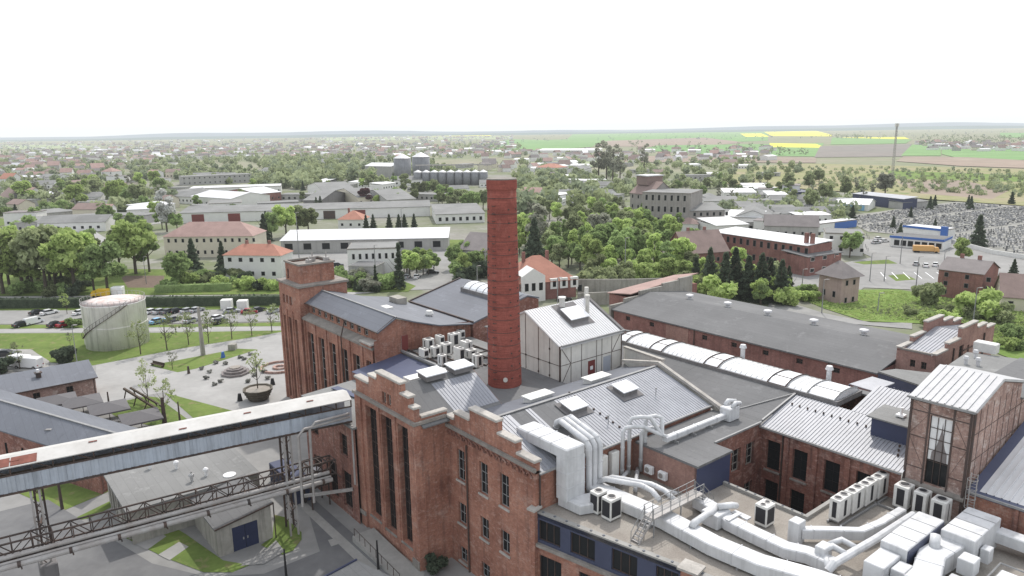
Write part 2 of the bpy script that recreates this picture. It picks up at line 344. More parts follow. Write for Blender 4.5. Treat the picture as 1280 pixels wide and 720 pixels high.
# ================================================= MAIN BRICK HALL (facades with stepped gables)
h=sthing('brick_hall','red brick boiler hall with two stepped gables and tall windows beside the covered bridge','industrial building',2,5)
w=M(); WA=[(-10,-7.4,2.2,16.4),(-6.3,-3.9,2,16.4),(-2.6,-.3,2,16.4)]
w.wall('F',-4.1,-12.1,1.2,0,17.3,WA,.7); w.wall('R',1.2,-4.1,0,0,17.3)
w.wall('L',-12.1,-4.1,7.2,0,17.3); w.wall('L',-12.1,7.2,19,0,16)
WB=[]
for u in (2.9,7.0,10.5): WB+=[(u,u+1.45,10.5,14.1),(u,u+1.45,5.3,7.8),(u,u+1.45,.6,2.4)]
w.wall('F',0,1.2,16,0,16.2,WB,.35); w.wall('R',16,0,27.5,8,15.9); w.wall('B',19,-12.1,1.6,0,16)
for x0,x1 in ((-12.3,-10.9),(-.05,1.32)): w.box(x0,x1,-4.3,-3.9,0,17.25)
w.box(1.1,1.35,-4.28,-3.2,0,17.2)
for x0,x1 in ((-7.15,-6.55),(-3.65,-2.85)): w.box(x0,x1,-4.22,-4.0,1.5,17.2)
# gable of the left facade (solid steps) and its little twin window niche
for x0,x1,zt in ((-12.1,-8.8,19.3),(-8.8,-6.8,20.4),(-1.5,.2,20.1),(.2,1.2,19.1)): w.box(x0,x1,-4.1,-3.5,17.3,zt)
w.wall('F',-4.12,-6.8,-1.5,17.3,21.2,[(-5.7,-4.85,17.9,19.3),(-4.6,-3.75,17.9,19.3)],.5); w.wall('B',-3.5,-6.8,-1.5,17.3,21.2); w.wall('L',-6.8,-4.1,-3.5,20.4,21.2); w.wall('R',-1.5,-4.1,-3.5,20.1,21.2)
w.box(.6,1.2,-3.5,.0,17.3,17.9)
# gable of the right facade
GB=((1.2,2.6,17.3),(2.6,5.5,18.1),(5.5,10.3,19.4),(10.3,13.3,18.2),(13.3,16,17.1))
for x0,x1,zt in GB: w.box(x0,x1,0,.6,16.2,zt)
w.profy([(2.2,15.9),(16,15.9),(7.9,18.7)],27.2,27.5)
w.build('wall','brick_main',h)
for bx in ((-12.5,1.5,-4.5,-4.12,17.3,17.65),(1.22,1.5,-4.1,-.32,17.3,17.65),(1.22,16.2,-.32,-.02,16.2,16.55)): m=M(); m.box(*bx); m.build('cornice','cornice',h)
m=M()
m.box(-12.3,-10.9,-4.5,-4.32,1.6,2.1); m.box(-.05,1.3,-4.45,-4.3,.0,1.2); m.build('cornice','cornice',h)
def cap(x0,x1,y0,y1,z):
    m=M(); m.bev(x0-.12,x1+.12,y0-.2,y1+.2,z,z+.26,.06)
    n=max(1,int((x1-x0)/1.3))
    return m.build('coping','stone_cap',h)
for x0,x1,zt in ((-12.1,-8.9,19.3),(-8.7,-6.9,20.4),(-1.4,.2,20.1),(.3,1.2,19.1),(-6.8,-1.5,21.2)): cap(x0,x1,-4.1,-3.5,zt)
for x0,x1,zt in GB: cap(x0+(.12 if x0>2 else 0),x1-.12 if x1<16 else x1,0,.6,zt)
cap(.6,1.15,-3.1,-.1,17.9)
# corbel frieze under the right cornice
m=M()
for k in range(15):
    u=1.9+k*.95
    m.tube([(u-.36,-.1,15.35),(u-.3,-.12,15.65),(u,-.13,15.85),(u+.3,-.12,15.65),(u+.36,-.1,15.35)],.09,5)
m.box(1.25,15.9,-.16,.0,15.98,16.18); m.build('frieze','brick_old',h)
for a,b,c,d in WA: window(h,'F',-4.1,a,b,c,d,3,9,.7,'steel_dark',sill='cornice',fw=.1)
for a,b in ((-5.7,-4.85),(-4.6,-3.75)): window(h,'F',-4.12,a,b,17.9,19.3,2,2,.4,'plaster_grey')
for i,(a,b,c,d) in enumerate(WB): window(h,'F',0,a,b,c,d,2,3 if d-c>3 else 2,.35,'steel_grey',sill='stone_cap')
m=M(); m.tube([(4.9,-.16,15.1),(4.9,-.16,0)],.09,6); m.build('drainpipe','steel_dark',h)
m=M(); m.tube([(16.12,.5,15.9),(16.12,.5,12.3)],.09,6); m.build('drainpipe','steel_dark',h)
m=M(); m.box(-10.4,-9.6,-4.2,-4.12,12.5,12.9)
# roofs: A
A_r=20.1
def az(a): return 17.05+(1.8-a)*(A_r-17.05)/6.0 if a>-4.2 else A_r-(-4.2-a)*.39
m=M(); m.slab([(-4.2,-3.45,A_r),(1.8,-3.45,17.05),(1.8,7.2,17.05),(-4.2,7.2,A_r)],.15); m.slab([(-12.2,-3.45,az(-12.2)),(-4.22,-3.45,A_r-.01),(-4.22,7.2,A_r-.01),(-12.2,7.2,az(-12.2))],.15); m.build('roof','felt',h)
m=M(); m.slab([(-12.1,7.45,16.3),(1.78,7.45,16.3),(1.78,19,16.3),(-12.1,19,16.3)],.4); m.build('roof','felt',h)
m=M(); m.profy([(-12.1,15.9),(1.78,15.9),(1.78,16.85),(-4.2,19.9),(-12.1,16.8)],7.0,7.4); m.box(1.6,1.81,7.45,27.3,15.0,16.9); m.build('wall','brick_old',h)
m=M(); m.ribbed((1.4,1.2,az(1.4)+.03),(1.4,7.15,az(1.4)+.03),(-3.2,7.15,az(-3.2)+.03),(-3.2,.9,az(-3.2)+.03),.42,.05,.08); m.build('roof_sheet','metal_roof',h)
# roofs: B
def bz(a): return 18.75-(a-7.9)*.335 if a>=7.9 else 18.75-(7.9-a)*.28
m=M(); m.slab([(7.9,.62,18.75),(1.82,.62,bz(1.82)),(1.82,27.4,bz(1.82)),(7.9,27.4,18.75)],.15); m.build('roof','slate',h)
m=M(); m.slab([(16.15,.62,bz(16.15)),(7.92,.62,18.74),(7.92,27.4,18.74),(16.15,27.4,bz(16.15))],.15); m.build('roof','felt',h)
for y0,y1 in ((.7,3.3),(5.4,6.1),(9.6,27.1)):
    m=M(); m.ribbed((16.25,y0,bz(16.25)+.03),(16.25,y1,bz(16.25)+.03),(8.1,y1,bz(8.1)+.03),(8.1,y0,bz(8.1)+.03),.42,.05,.08); m.build('roof_sheet','metal_roof',h)
m=M(); m.bar((7.9,.6,18.83),(7.9,27.3,18.83),.35,.08); m.build('ridge_cap','steel_grey',h)
m=M(); m.bar((16.35,.3,15.98),(16.35,27.2,15.98),.22,.16); m.build('gutter','steel_grey',h)
m=M(); m.bar((2.0,27.45,18.0),(8.0,27.45,19.2),.5,.3); m.bar((8.0,27.46,19.2),(17.6,27.46,15.95),.5,.32); m.build('coping','stone_cap',h)
m=M(); m.profy([(8.3,18.4),(17.2,15.3),(17.2,15.7),(8.3,18.9)],27.25,27.42); m.build('parapet','concrete_wall',h)
def skylight(par,a,b,la,lb,z0,sl,nm='roof_light',slr=0):
    "raised box with a pale lid, sloping with the roof (sl = fall per metre towards +a)"
    m=M(); v=lambda x,y,zz:(x,y,z0-(x-a)*sl+zz)
    if slr: k=.55; m.slab([(a-la/2-k,b-lb/2-k,z0+.06+(la/2+k)*slr),(a+la/2+k,b-lb/2-k,z0+.06-(la/2+k)*slr),(a+la/2+k,b+lb/2+k,z0+.06-(la/2+k)*slr),(a-la/2-k,b+lb/2+k,z0+.06+(la/2+k)*slr)],.04); m.build('roof_patch','plaster_dark',par); m=M()
    c=[(a-la/2,b-lb/2),(a+la/2,b-lb/2),(a+la/2,b+lb/2),(a-la/2,b+lb/2)]
    m.mesh([v(*p,-.1) for p in c]+[v(*p,.5) for p in c],[(4,5,6,7),(0,1,5,4),(1,2,6,5),(2,3,7,6),(3,0,4,7)])
    o=m.build(nm,'plaster_dark',par); m=M(); e=.14
    c=[(a-la/2-e,b-lb/2-e),(a+la/2+e,b-lb/2-e),(a+la/2+e,b+lb/2+e),(a-la/2-e,b+lb/2+e)]
    m.mesh([v(*p,.52) for p in c]+[v(*p,.64) for p in c],[(0,1,2,3),(4,5,6,7),(0,1,5,4),(1,2,6,5),(2,3,7,6),(3,0,4,7)])
    m.build('lid','frosted',o)
skylight(h,10.2,10.7,1.7,2.3,bz(10.2)+.1,.25,slr=.335); skylight(h,10.2,18.9,1.7,2.3,bz(10.2)+.1,.25,slr=.335)
skylight(h,-4.1,1.6,1.9,2.6,20.15,.1); skylight(h,-4.1,5.5,1.9,2.6,20.15,.1)
for k,b in enumerate((9.5,18.9)):
    m=M(); m.box(4.9,6.2,b-1.6,b+1.6,bz(5.5)-.2,bz(5.5)+.55); m.box(4.7,6.4,b-1.8,b+1.8,bz(5.5)+.56,bz(5.5)+.66); m.build('vent_box','ac_body',h)
for b,a in ((1.5,-8),(4.6,-7.4)):
    m=M(); m.box(a-.8,a+.8,b-1,b+1,az(a)-.1,az(a)+.5); m.build('vent_box','ac_body',h)
for a,b in ((13.6,12.5),(12.2,22.0)):
    m=M(); m.tube([(a,b,bz(a)-.1),(a,b,bz(a)+.9)],.05,6); m.tube([(a,b,bz(a)+.85),(a,b,bz(a)+1)],.12,6); m.build('vent_pipe','steel_grey',h)
for k in range(9):
    a=14.6-k*.85+0; b=13.2-k*.12; 
    m=M(); m.box(a-.09,a+.09,b-.09,b+.09,bz(a)+.05,bz(a)+.24); m.build('snow_clip','steel_dark',h)
# ================================================= CHIMNEY
ca,cb_=-5.15,13.2
c=sthing('brick_chimney','tall round red brick chimney with iron bands rising behind the stepped gables','chimney',ca,cb_)
prof=[(2.42,0)]+[(2.42-(.67)*z/42,z) for z in range(3,41,3)]+[(1.76,40.9)]
m=M(); m.lathe(prof,ca,cb_,40); m.build('shaft','chimney_brick',c,True)
m=M(); m.lathe([(1.78,40.9),(1.86,41.1),(1.86,42.0),(1.80,42.15),(1.2,42.15),(1.2,41.6)],ca,cb_,40); m.build('crown','chimney_brick',c); m=M(); m.lathe([(1.5,42.16),(1.84,42.17),(1.80,42.3),(1.2,42.3)],ca,cb_,40); m.build('rim','cornice',c)
for z in [40.0,38.1,37.0]+[34.8-1.62*k for k in range(11)]:
    r=2.42-.67*z/42+.035; m=M(); m.lathe([(r-.05,z-.03),(r,z-.025),(r,z+.025),(r-.05,z+.03)],ca,cb_,40); m.build('iron_band','steel_dark',c,True)
cd=(Vector((0,-1,0)).dot(SU),Vector((0,-1,0)).dot(SV))
for da in (-.55,):
    for k in range(26):
        z=17.5+k*.9; r=2.42-.67*z/42; t=math.atan2(cd[1],cd[0])+da
        m=M(); m.tube([(ca+r*math.cos(t-.09),cb_+r*math.sin(t-.09),z),(ca+(r+.25)*math.cos(t-.08),cb_+(r+.25)*math.sin(t-.08),z),(ca+(r+.25)*math.cos(t+.08),cb_+(r+.25)*math.sin(t+.08),z),(ca+r*math.cos(t+.09),cb_+r*math.sin(t+.09),z)],.035,5); m.build('climbing_iron','steel_dark',c)
for da in (-1.15,.45,1.1):
    for k in range(14):
        z=17.6+k*1.62; r=2.42-.67*z/42; t=math.atan2(cd[1],cd[0])+da; c_,s_=math.cos(t),math.sin(t)
        m=M(); m.bar((ca+(r-.05)*c_,cb_+(r-.05)*s_,z),(ca+(r+.07)*c_,cb_+(r+.07)*s_,z),.17,.17); m.build('band_bolt','steel_dark',c)
m=M(); t=math.atan2(cd[1],cd[0])+.05; r=2.15; e=Vector((math.cos(t),math.sin(t),0)); q=Vector((ca,cb_,17.5))+e*(r-.1); m.tube([q,q+e*.3],.28,12); m.build('inspection_hatch','panel_cream',c)
# ================================================= PANEL HALL ON THE ROOF
p=sthing('panel_hall','cream panelled steel framed hall with a white ribbed roof right of the chimney','industrial building',-5,25,10)
m=M(); m.wall('R',-1,19,30.4,10,21,[(24,25.4,15.55,17.9),(26.9,28.4,15.55,17.9)],.15); m.profx([(0,0)]*3,0,0) if 0 else None
for y in (19,30.4): m.mesh([(-1,y,10),(-15,y,10),(-15,y,21.2),(-7.8,y,24.4),(-1,y,21)],[(0,1,2,3,4)])
m.wall('L',-15,19,30.4,10,21.2); m.build('wall','panel_cream',p)
def hz(a): return 24.4-abs(a+7.8)*(3.4/6.8)
m=M(); m.slab([(-.7,18.8,hz(-.7)),(-.7,30.6,hz(-.7)),(-7.8,30.6,24.4),(-7.8,18.8,24.4)],.2); m.slab([(-7.82,18.8,24.39),(-7.82,30.6,24.39),(-15.3,30.6,hz(-15.3)+.3),(-15.3,18.8,hz(-15.3)+.3)],.2); m.build('roof','metal_white',p)
m=M(); m.ribbed((-.65,18.9,hz(-.65)+.03),(-.65,30.2,hz(-.65)+.03),(-7.75,30.2,24.42),(-7.75,18.9,24.42),.42,.05,.07); m.build('roof_sheet','metal_white',p)
m=M(); m.bar((-.6,30.5,hz(-.6)+.1),(-7.9,30.5,24.55),.45,.3); m.bar((-7.9,30.5,24.55),(-14.5,30.5,21.4),.45,.3); m.build('verge','plaster_dark',p)
m=M(); m.bar((-.55,18.8,21.05),(-.55,30.6,21.05),.2,.22); m.build('gutter','steel_grey',p)
m=M(); m.slab([(-3.2,23.3,hz(-3.2)+.12),(-3.2,27.5,hz(-3.2)+.12),(-7.5,27.5,hz(-7.5)+.12),(-7.5,23.3,hz(-7.5)+.12)],.03); m.build('roof_patch','plaster_dark',p)
skylight(p,-4.8,25.3,1.9,3.2,hz(-4.8)+.15,.5)
m=M(); m.tube([(-5.2,28.0,hz(-5.2)),(-5.2,28.0,hz(-5.2)+2.2)],.28,10); m.tube([(-5.2,28,hz(-5.2)+2.25),(-5.2,28,hz(-5.2)+2.5)],.36,10); m.build('flue','panel_cream',p)
m=M(); m.tube([(-7.0,24.9,24.1),(-7.0,24.9,25.2)],.4,10); m.tube([(-7,24.9,25.25),(-7,24.9,25.5)],.55,10); m.build('roof_vent','ac_body',p)
m=M(); m.tube([(-7.6,30.2,24),(-7.6,30.2,26)],.3,10); m.build('flue','panel_cream',p)
fr=M()
for b in (20.9,22.8,24.7+.9,26.6,28.5): fr.box(-1,-.96,b-.03,b+.03,15.5,20.8)
fr.box(-1,-.955,19,30.4,18.27,18.33); fr.box(-1,-.94,19,30.4,20.7,20.8)
for (b0,z0,b1,z1) in ((19.2,20.6,20.8,18.4),(30.2,20.6,28.6,18.4),(19.2,15.7,20.8,18.2)): fr.bar((-.97,b0,z0),(-.97,b1,z1),.05)
fr.box(-1.05,-.9,18.9,19.05,15.0,21); fr.box(-1.05,-.9,30.35,30.45,15.0,21)
for a in (-3,-5.2,-7.8): fr.box(a-.03,a+.03,18.96,19,14,hz(a)-.1)
fr.box(-14,-1,18.955,19,18.27,18.33); fr.bar((-1,18.95,20.9),(-7.8,18.95,24.25),.08); fr.build('steel_frame','steel_dark',p)
m=M()
for (a,z) in ((-3,18.3),(-5.2,18.3),(-3,16.6),(-5.2,16.6),(-7.8,18.3),(-3,20.2)): m.box(a-.12,a+.12,18.93,18.99,z-.12,z+.12)
m.build('anchor_plate','steel_dark',p)
m=M(); m.tube([(-.8,18.75,21),(-.8,18.75,15)],.1,8); m.build('drainpipe','steel_dark',p)
m=M(); m.box(-1.12,-1.05,24.02,25.38,15.57,17.88); d=m.build('door','door_red',p); m=M(); m.box(-1.04,-1.0,24.45,24.95,16.6,17.1); m.build('notice','white_paint',d)
m=M(); m.box(-1.12,-1.05,26.92,28.38,15.57,17.88); m.build('door','door_pale',p)
# low boundary wall between the panel hall and the gallery roof, with pale coping
p=sthing('roof_parapet_wall','beige roof parapet wall with a white coping beside the panel hall','wall',4,30,15)
m=M(); m.prism([(-.9,30.9),(7.6,28.6),(7.7,28.9),(-.8,31.3)],15,[18.4,19.1,19.1,18.4]); m.build('wall','panel_cream',p)
m=M(); m.bar((-1,31.1,18.5),(7.8,28.7,19.2),.55,.2); m.build('coping','stone_cap',p)
# ================================================= LOW ROOFS LEFT OF THE CHIMNEY
p=sthing('plant_annex','low brick annex with grey and navy roofs under the outdoor air units','industrial building',-20,8)
m=M(); m.wall('F',3.2,-28,-12.1,0,14.2); m.wall('R',-12,3,24,8,15.2); m.wall('F',-4.6,-27,-12.15,0,12.8,[(-25,-22.5,1,5),(-20.5,-18,1,6),(-16.5,-14,1,6),(-25,-23,8,11),(-16.5,-14.5,8,11)],.4); m.wall('L',-27,-4.6,3.2,0,12.8); m.build('wall','brick_old',p)
for a,b_,c_,d_ in [(-25,-22.5,1,5),(-20.5,-18,1,6),(-16.5,-14,1,6),(-25,-23,8,11),(-16.5,-14.5,8,11)]: window(p,'F',-4.6,a,b_,c_,d_,2,3,.4,'steel_dark')
m=M(); m.slab([(-27.2,-4.9,12.9),(-12.1,-4.9,12.9),(-12.1,3.1,13.3),(-27.2,3.1,13.3)],.25); m.build('roof','felt_light',p)
m=M(); m.slab([(-26,-1,13.35),(-14,.6,13.45),(-14,1.5,13.5),(-26,0,13.4)],.1); m.build('roof_light','slate_navy',p)
m=M(); m.slab([(-28.2,3.3,14.2),(-11.9,3.3,14.2),(-11.9,11.4,15.3),(-28.2,11.4,15.3)],.2); m.build('roof','slate_navy',p)
m=M(); m.slab([(-28.2,11.7,15.5),(-6,11.7,15.5),(-6,24.2,15.5),(-28.2,24.2,15.5)],.5); m.build('roof','felt_light',p)
m=M(); m.bar((-28,11.55,15.7),(-12,11.55,15.7),.3,.3); m.build('gutter','steel_grey',p)
m=M(); m.box(-18.5,-13.5,20.6,24,15.52,19.6); m.build('plant_room','navy_wall',p)
m=M(); m.slab([(-18.8,20.3,19.8),(-13.2,20.3,19.8),(-13.2,24.3,19.9),(-18.8,24.3,19.9)],.15); m.build('roof','felt',p)
m=M(); m.bev(-11.9,1.7,-.1+17.2,36,14.6,15.4,.1); m.build('roof','slate_navy',p)
# ================================================= GALLERY: flat roof, courtyard walls, barrel skylight, blue end wall
g=sthing('gallery_wing','long gallery wing with a barrel skylight on its ridge and a small sunken courtyard','industrial building',15,36)
m=M(); m.wall('F',13.8,16.02,24.3,11.9,15.3); m.build('wall','brick_pink',g)
CW=[]
for u in (23.0,26.2,29.8,33.2): CW+=[(u-.1,u+1.6,10.1,13.6),(u-.1,u+1.6,5.8,8.8)]
m=M(); m.wall('F',28.5,22,37.4,0,15,CW,.45); m.wall('L' if 0 else 'R',22,19.4,28.5,0,15.2,[(23.2,24.9,10.6,13.4),(25.9,27.6,10.6,13.4),(20.6,22.0,10.6,13.4),(23.2,24.9,5.8,8.6),(25.9,27.6,5.8,8.6)],.45)
m.wall('F',48,-8,37,8,14.8); m.wall('R',37.3,41,48,10,15); m.build('wall','brick_old',g)
for a,b_,c_,d_ in CW: window(g,'F',28.5,a,b_,c_,d_,2,3,.45,'black',sill='cornice',fw=.06)
for a,b_,c_,d_ in ((23.2,24.9,10.6,13.4),(25.9,27.6,10.6,13.4),(20.6,22.0,10.6,13.4),(23.2,24.9,5.8,8.6),(25.9,27.6,5.8,8.6)): window(g,'R',22,a,b_,c_,d_,2,3,.45,'cornice',fw=.14)
for a in (25.4,28.7,32.2): 
    m=M(); m.box(a-.28,a+.28,28.28,28.49,0,14.6); m.build('pilaster','brick_old',g)
m=M(); m.tube([(24.9,28.38,14.8),(24.9,28.38,0)],.1,6); m.build('drainpipe','steel_dark',g)
m=M(); m.box(24.02,24.32,13.8,19.4,11.8,15.25); m.box(22,24.2,19.15,19.4,11,15.25); m.build('cladding','navy',g)
m=M(); m.slab([(16.45,13.7,15.5),(24.5,13.7,15.5),(24.5,19.5,15.5),(22.15,19.5,15.5),(22.15,28.1,15.5),(16.45,28.1,15.5)],.25); m.build('roof','felt',g)
m=M(); m.slab([(8.0,28.11,15.5),(22.15,28.11,15.5),(22.15,35.3,17.1),(8.0,35.3,17.1)],.25); m.slab([(-12,28.8,15.65),(7.98,28.8,15.65),(7.98,35.3,17.1),(-12,35.3,17.1)],.25); m.build('roof','felt',g)
m=M(); m.ribbed((22.2,28.2,15.1),(37.6,28.2,15.1),(37.6,35.2,17.05),(22.2,35.2,17.05),.38,.06,.07); m.ribbed((28.9,35.21,17.05),(37.6,35.21,17.05),(37.6,41.2,18.6),(28.9,41.2,18.6),.38,.06,.07); m.build('roof_sheet','metal_roof',g)
m=M(); m.slab([(-12,41.2,17.1),(28.8,41.2,17.1),(37.6,41.3,18.5),(37.6,48.2,15),(-12,48.2,15)],.2); m.build('roof','felt',g)
m=M(); m.bar((22.1,28.1,15.0),(37.5,28.1,15.0),.24,.2); m.bar((22.25,19.6,15.55),(22.25,28.2,15.5),.2,.2); m.build('gutter','steel_grey',g)
m=M(); m.bar((22.1,28.6,15.6),(22.2,35.2,17.2),.2,.12); m.bar((18.6,29,15.75),(22.15,35.1,17.2),.12,.1); m.build('flashing','steel_grey',g)
for k in range(14):
    for a0,b0 in ((23.0+k*.95,33.2),):
        m=M(); m.box(a0-.07,a0+.07,b0-.07,b0+.07,16.4,16.75); m.build('snow_clip','steel_dark',g)
for k in range(7):
    a0=36.2-k*.25; b0=30.3+k*.7; m=M(); m.box(a0-.08,a0+.08,b0-.08,b0+.08,15.6+k*.19,15.95+k*.19); m.build('snow_clip','steel_dark',g)
# barrel skylight
bs0,bs1=-6.6,27.0
def arc(a0,a1,r=2.75,zz=17.15,hh=1.45,n=10,y=38.3): return [(y-r*math.cos(math.pi*k/n),zz+hh*math.sin(math.pi*k/n)) for k in range(n+1)]
m=M(); m.box(bs0-.2,bs1+.2,35.35,35.55,16.9,17.5); m.box(bs0-.2,bs1+.2,41.05,41.25,16.9,17.5); m.box(bs1,bs1+.22,35.55,41.05,16.9,17.5); m.box(bs0-.22,bs0,35.55,41.05,16.9,17.5); kerb=m.build('skylight_kerb','plaster_dark',g)
segs=[(bs0,-4.6,1),(-4.6,-.4,0),(-.4,1.9,1),(1.9,8.8,0),(8.8,11.2,1),(11.2,18.2,0),(18.2,20.8,1),(20.8,23.4,0),(23.4,26.9,1)]
for a0,a1,op in segs:
    m=M(); m.profx(arc(0,0,2.7 if not op else 2.8,17.25,.8 if not op else .92),a0+.03,a1-.03); s=m.build('skylight_section','frosted',g)
    m=M()
    if op:
        for x in (a0+.1,a1-.1): m.tube([(x,y,z+.04) for y,z in arc(0,0,2.85,17.25,.96)],.08,5)
        m.bar((a0+.1,36.9,18.2),(a1-.1,36.9,18.2),.08); m.bar((a0+.1,35.5,17.5),(a1-.1,35.5,17.5),.12); m.build('opening_frame','steel_dark' if a0!=23.4 else 'steel_grey',s)
    else:
        k=int((a1-a0)/.75)
        for i in range(k+1):
            x=a0+.1+(a1-a0-.2)*i/k; m.tube([(x,y,z+.02) for y,z in arc(0,0,2.72,17.25,.82)],.035,4)
        m.build('glazing_bars','ac_body',s)
for a0 in (10.3,22.5):
    m=M(); m.tube([(a0,42.3,17),(a0,42.3,18.6)],.3,10); m.tube([(a0,42.3,18.65),(a0,42.3,19.1)],[.5,.35],10); m.build('roof_vent','metal_white',g)
m=M(); m.box(32.5,37.3,32.2,35.4,15.9,18.2); o=m.build('dormer','navy',g); m=M(); m.slab([(32.1,31.9,18.35),(37.4,31.9,18.35),(37.4,35.8,18.6),(32.1,35.8,18.6)],.15); m.build('roof','felt_light',o)
m=M(); m.box(34.3,35.1,33.4,34.2,18.55,18.75); m.tube([(34.7,33.8,18.7),(34.7,33.8,19.5)],.16,8); m.build('flue','white_paint',o)
# ================================================= RIGHT TOWER
t=sthing('panel_tower','steel framed pale brick tower with a ribbed white roof and a spire picture','tower',40,33,0)
m=M(); m.wall('F',28.8,37.5,42.8,0,22.7,[(39.3,41.2,14.6,21.4)],.25); m.wall('L',37.5,28.8,41.4,10,22.7); m.wall('B',41.4,37.5,42.8,10,22.7)
m.wall('R',42.8,28.8,41.4,0,22.7); m.mesh([(37.5,28.8,22.7),(37.5,41.4,22.7),(37.5,35.1,24.3)],[(0,1,2)]); m.mesh([(42.8,28.8,22.7),(42.8,41.4,22.7),(42.8,35.1,24.3)],[(0,1,2)])
m.wall('R',42.78,41.4,56,10,20.8); m.wall('L',38.5,41.4,56,10,20.8); m.wall('B',56,38.5,42.78,10,20.8); m.build('wall','brick_pale',t)
m=M(); m.slab([(38.3,41.5,21),(43,41.5,21),(43,56.2,21),(38.3,56.2,21)],.2); m.build('roof','felt',t)
m=M(); m.slab([(37.3,28.55,22.85),(43.05,28.55,22.85),(43.05,35.1,24.5),(37.3,35.1,24.5)],.25); m.slab([(37.3,35.12,24.49),(43.05,35.12,24.49),(43.05,41.6,22.85),(37.3,41.6,22.85)],.25); m.build('roof','metal_pale',t)
m=M(); m.ribbed((37.35,28.5,22.9),(43.0,28.5,22.9),(43.0,35.1,24.55),(37.35,35.1,24.55),.62,.08,.1); m.build('roof_sheet','metal_pale',t)
m=M(); m.bar((37.2,28.45,22.8),(43.1,28.45,22.8),.18,.18); m.build('gutter','steel_grey',t)
m=M()
for a in (37.55,42.7): m.box(a-.1,a+.1,28.68,28.8,12,22.7)
for a in (39.15,41.3): m.box(a-.07,a+.07,28.7,28.8,12,22.6)
for z in (15.9,19.0,21.55,22.5): m.box(37.5,39.1,28.71,28.8,z-.025,z+.025); m.box(41.4,42.7,28.71,28.8,z-.025,z+.025)
m.box(39.1,41.4,28.72,28.8,21.5,21.6)
for p0,p1 in (((37.6,19.1),(39.1,21.4)),((42.6,19.1),(41.4,21.4)),((37.6,22.4),(39.1,21.7)),((42.6,22.4),(41.4,21.7)),((37.6,18.9),(39.1,16)),((42.6,18.9),(41.4,16))): m.bar((p0[0],28.78,p0[1]),(p1[0],28.79,p1[1]),.022)
for b in (28.9,30.6,32.2,33.8,35.4,37.0,38.6,40.2,41.8,44,47,50): m.box(42.8,42.83,b-.022,b+.022,12,22.6 if b<41.4 else 20.8)
for z in (15.2,17.7,20.3): m.box(42.8,42.835,28.8,52,z-.022,z+.022)
m.bar((42.85,28.8,22.6),(42.85,35.1,24.2),.12); m.bar((42.85,35.1,24.2),(42.85,41.4,22.6),.12); m.build('steel_frame','frame_brown',t)
m=M(); m.tube([(43.05,28.5,22.8),(43.05,28.5,12.5)],.11,6); m.build('drainpipe','steel_dark',t)
# window: pale picture panel with dark spire
m=M(); m.q((39.35,29.02,17.0),(41.15,29.02,17.0),(41.15,29.02,21.35),(39.35,29.02,21.35)); wd=m.build('picture_panel','white_paint',t)
m=M(); m.q((39.35,29.0,14.65),(41.15,29.0,14.65),(41.15,29.0,16.98),(39.35,29.0,16.98)); m.build('pane','glass',wd)
m=M(); m.mesh([(39.6,28.99,17.0),(41.0,28.99,17.0),(40.95,28.99,17.9),(40.75,28.99,18.3),(40.6,28.99,18.9),(40.42,28.99,20.0),(40.36,28.99,20.9),(40.3,28.99,20.0),(40.1,28.99,18.9),(39.95,28.99,18.2),(39.65,28.99,17.8)],[tuple(range(11))]); m.build('spire_picture','tile_grey',wd)
m=M()
for z in (16.9,18.0,19.1,20.2): m.box(39.35,41.15,28.93,28.97,z-.03,z+.03)
for a in (39.3,39.95,40.55,41.2): m.box(a-.03,a+.03,28.92,28.965,14.7,21.3)
m.build('window_frame','steel_dark',wd)
m=M(); m.slab([(37.4,28.55,14.2),(42.9,28.55,14.2),(42.9,28.8,14.5),(37.4,28.8,14.5)],.2); m.build('ledge','cornice',t)
# ================================================= OFFICE WING with gravel roof
o_=sthing('office_wing','navy clad top floor over brick office wing with a gravel roof carrying ducts','office building',30,12)
ta=math.atan2(3.3,15.3); rt=lambda s,d=0,z=0:(15.95+s*math.cos(ta)-d*math.sin(ta),.05+s*math.sin(ta)+d*math.cos(ta),z)
def rquad(m,s0,s1,d0,d1,z0,z1):
    c=[rt(s0,d0),rt(s1,d0),rt(s1,d1),rt(s0,d1)]; m.prism([(p[0],p[1]) for p in c],z0,z1)
GZ=12.0
pol=[rt(0)[:2],rt(46)[:2],(62,28.6),(33.2,28.6),(33.2,18.6),(24.0,18.6),(24.0,14),(16.05,14)]
m=M(); m.prism(pol,GZ-.5,GZ); m.build('gravel_roof','gravel',o_)
# navy upper wall with window holes, done as piers and bands along the rotated facade
WS=[(.35,2.9),(4.05,6.75),(8.5,11.1),(12.9,15.0)]+[(17.6+4.3*k,20.2+4.3*k) for k in range(6)]
m=M(); edges=[0]+[x for w_ in WS for x in w_]+[46]
for k in range(0,len(edges)-1,2): rquad(m,edges[k],edges[k+1],.0,.3,8.9,GZ-.05)
for a,b in WS: rquad(m,a,b,.0,.3,11.35,GZ-.05); rquad(m,a,b,.0,.3,8.9,9.2)
m.build('cladding','navy_wall',o_)
m=M(); rquad(m,-.1,46,-.08,.45,GZ-.04,GZ+.12); m.build('roof_edge','concrete',o_)
for k in range(24):
    q=rt(.8+k*1.35,.18,GZ+.12); m=M(); m.box(q[0]-.09,q[0]+.09,q[1]-.09,q[1]+.09,GZ+.12,GZ+.2); m.build('edge_clip','slate',o_)
m=M(); rquad(m,-.15,46,-.35,.35,8.55,8.88); m.build('ledge','cornice',o_)
LW=[(.4,3.0),(5.0,7.8),(9.6,12.4),(14.2,17)]
m=M(); edges=[0]+[x for w_ in LW for x in w_]+[46]
for k in range(0,len(edges)-1,2): rquad(m,edges[k],edges[k+1],.05,.35,0,8.5)
for a,b in LW: rquad(m,a,b,.05,.35,7.6,8.5); rquad(m,a,b,.05,.35,3.2,4.6); rquad(m,a,b,.05,.35,0,.8)
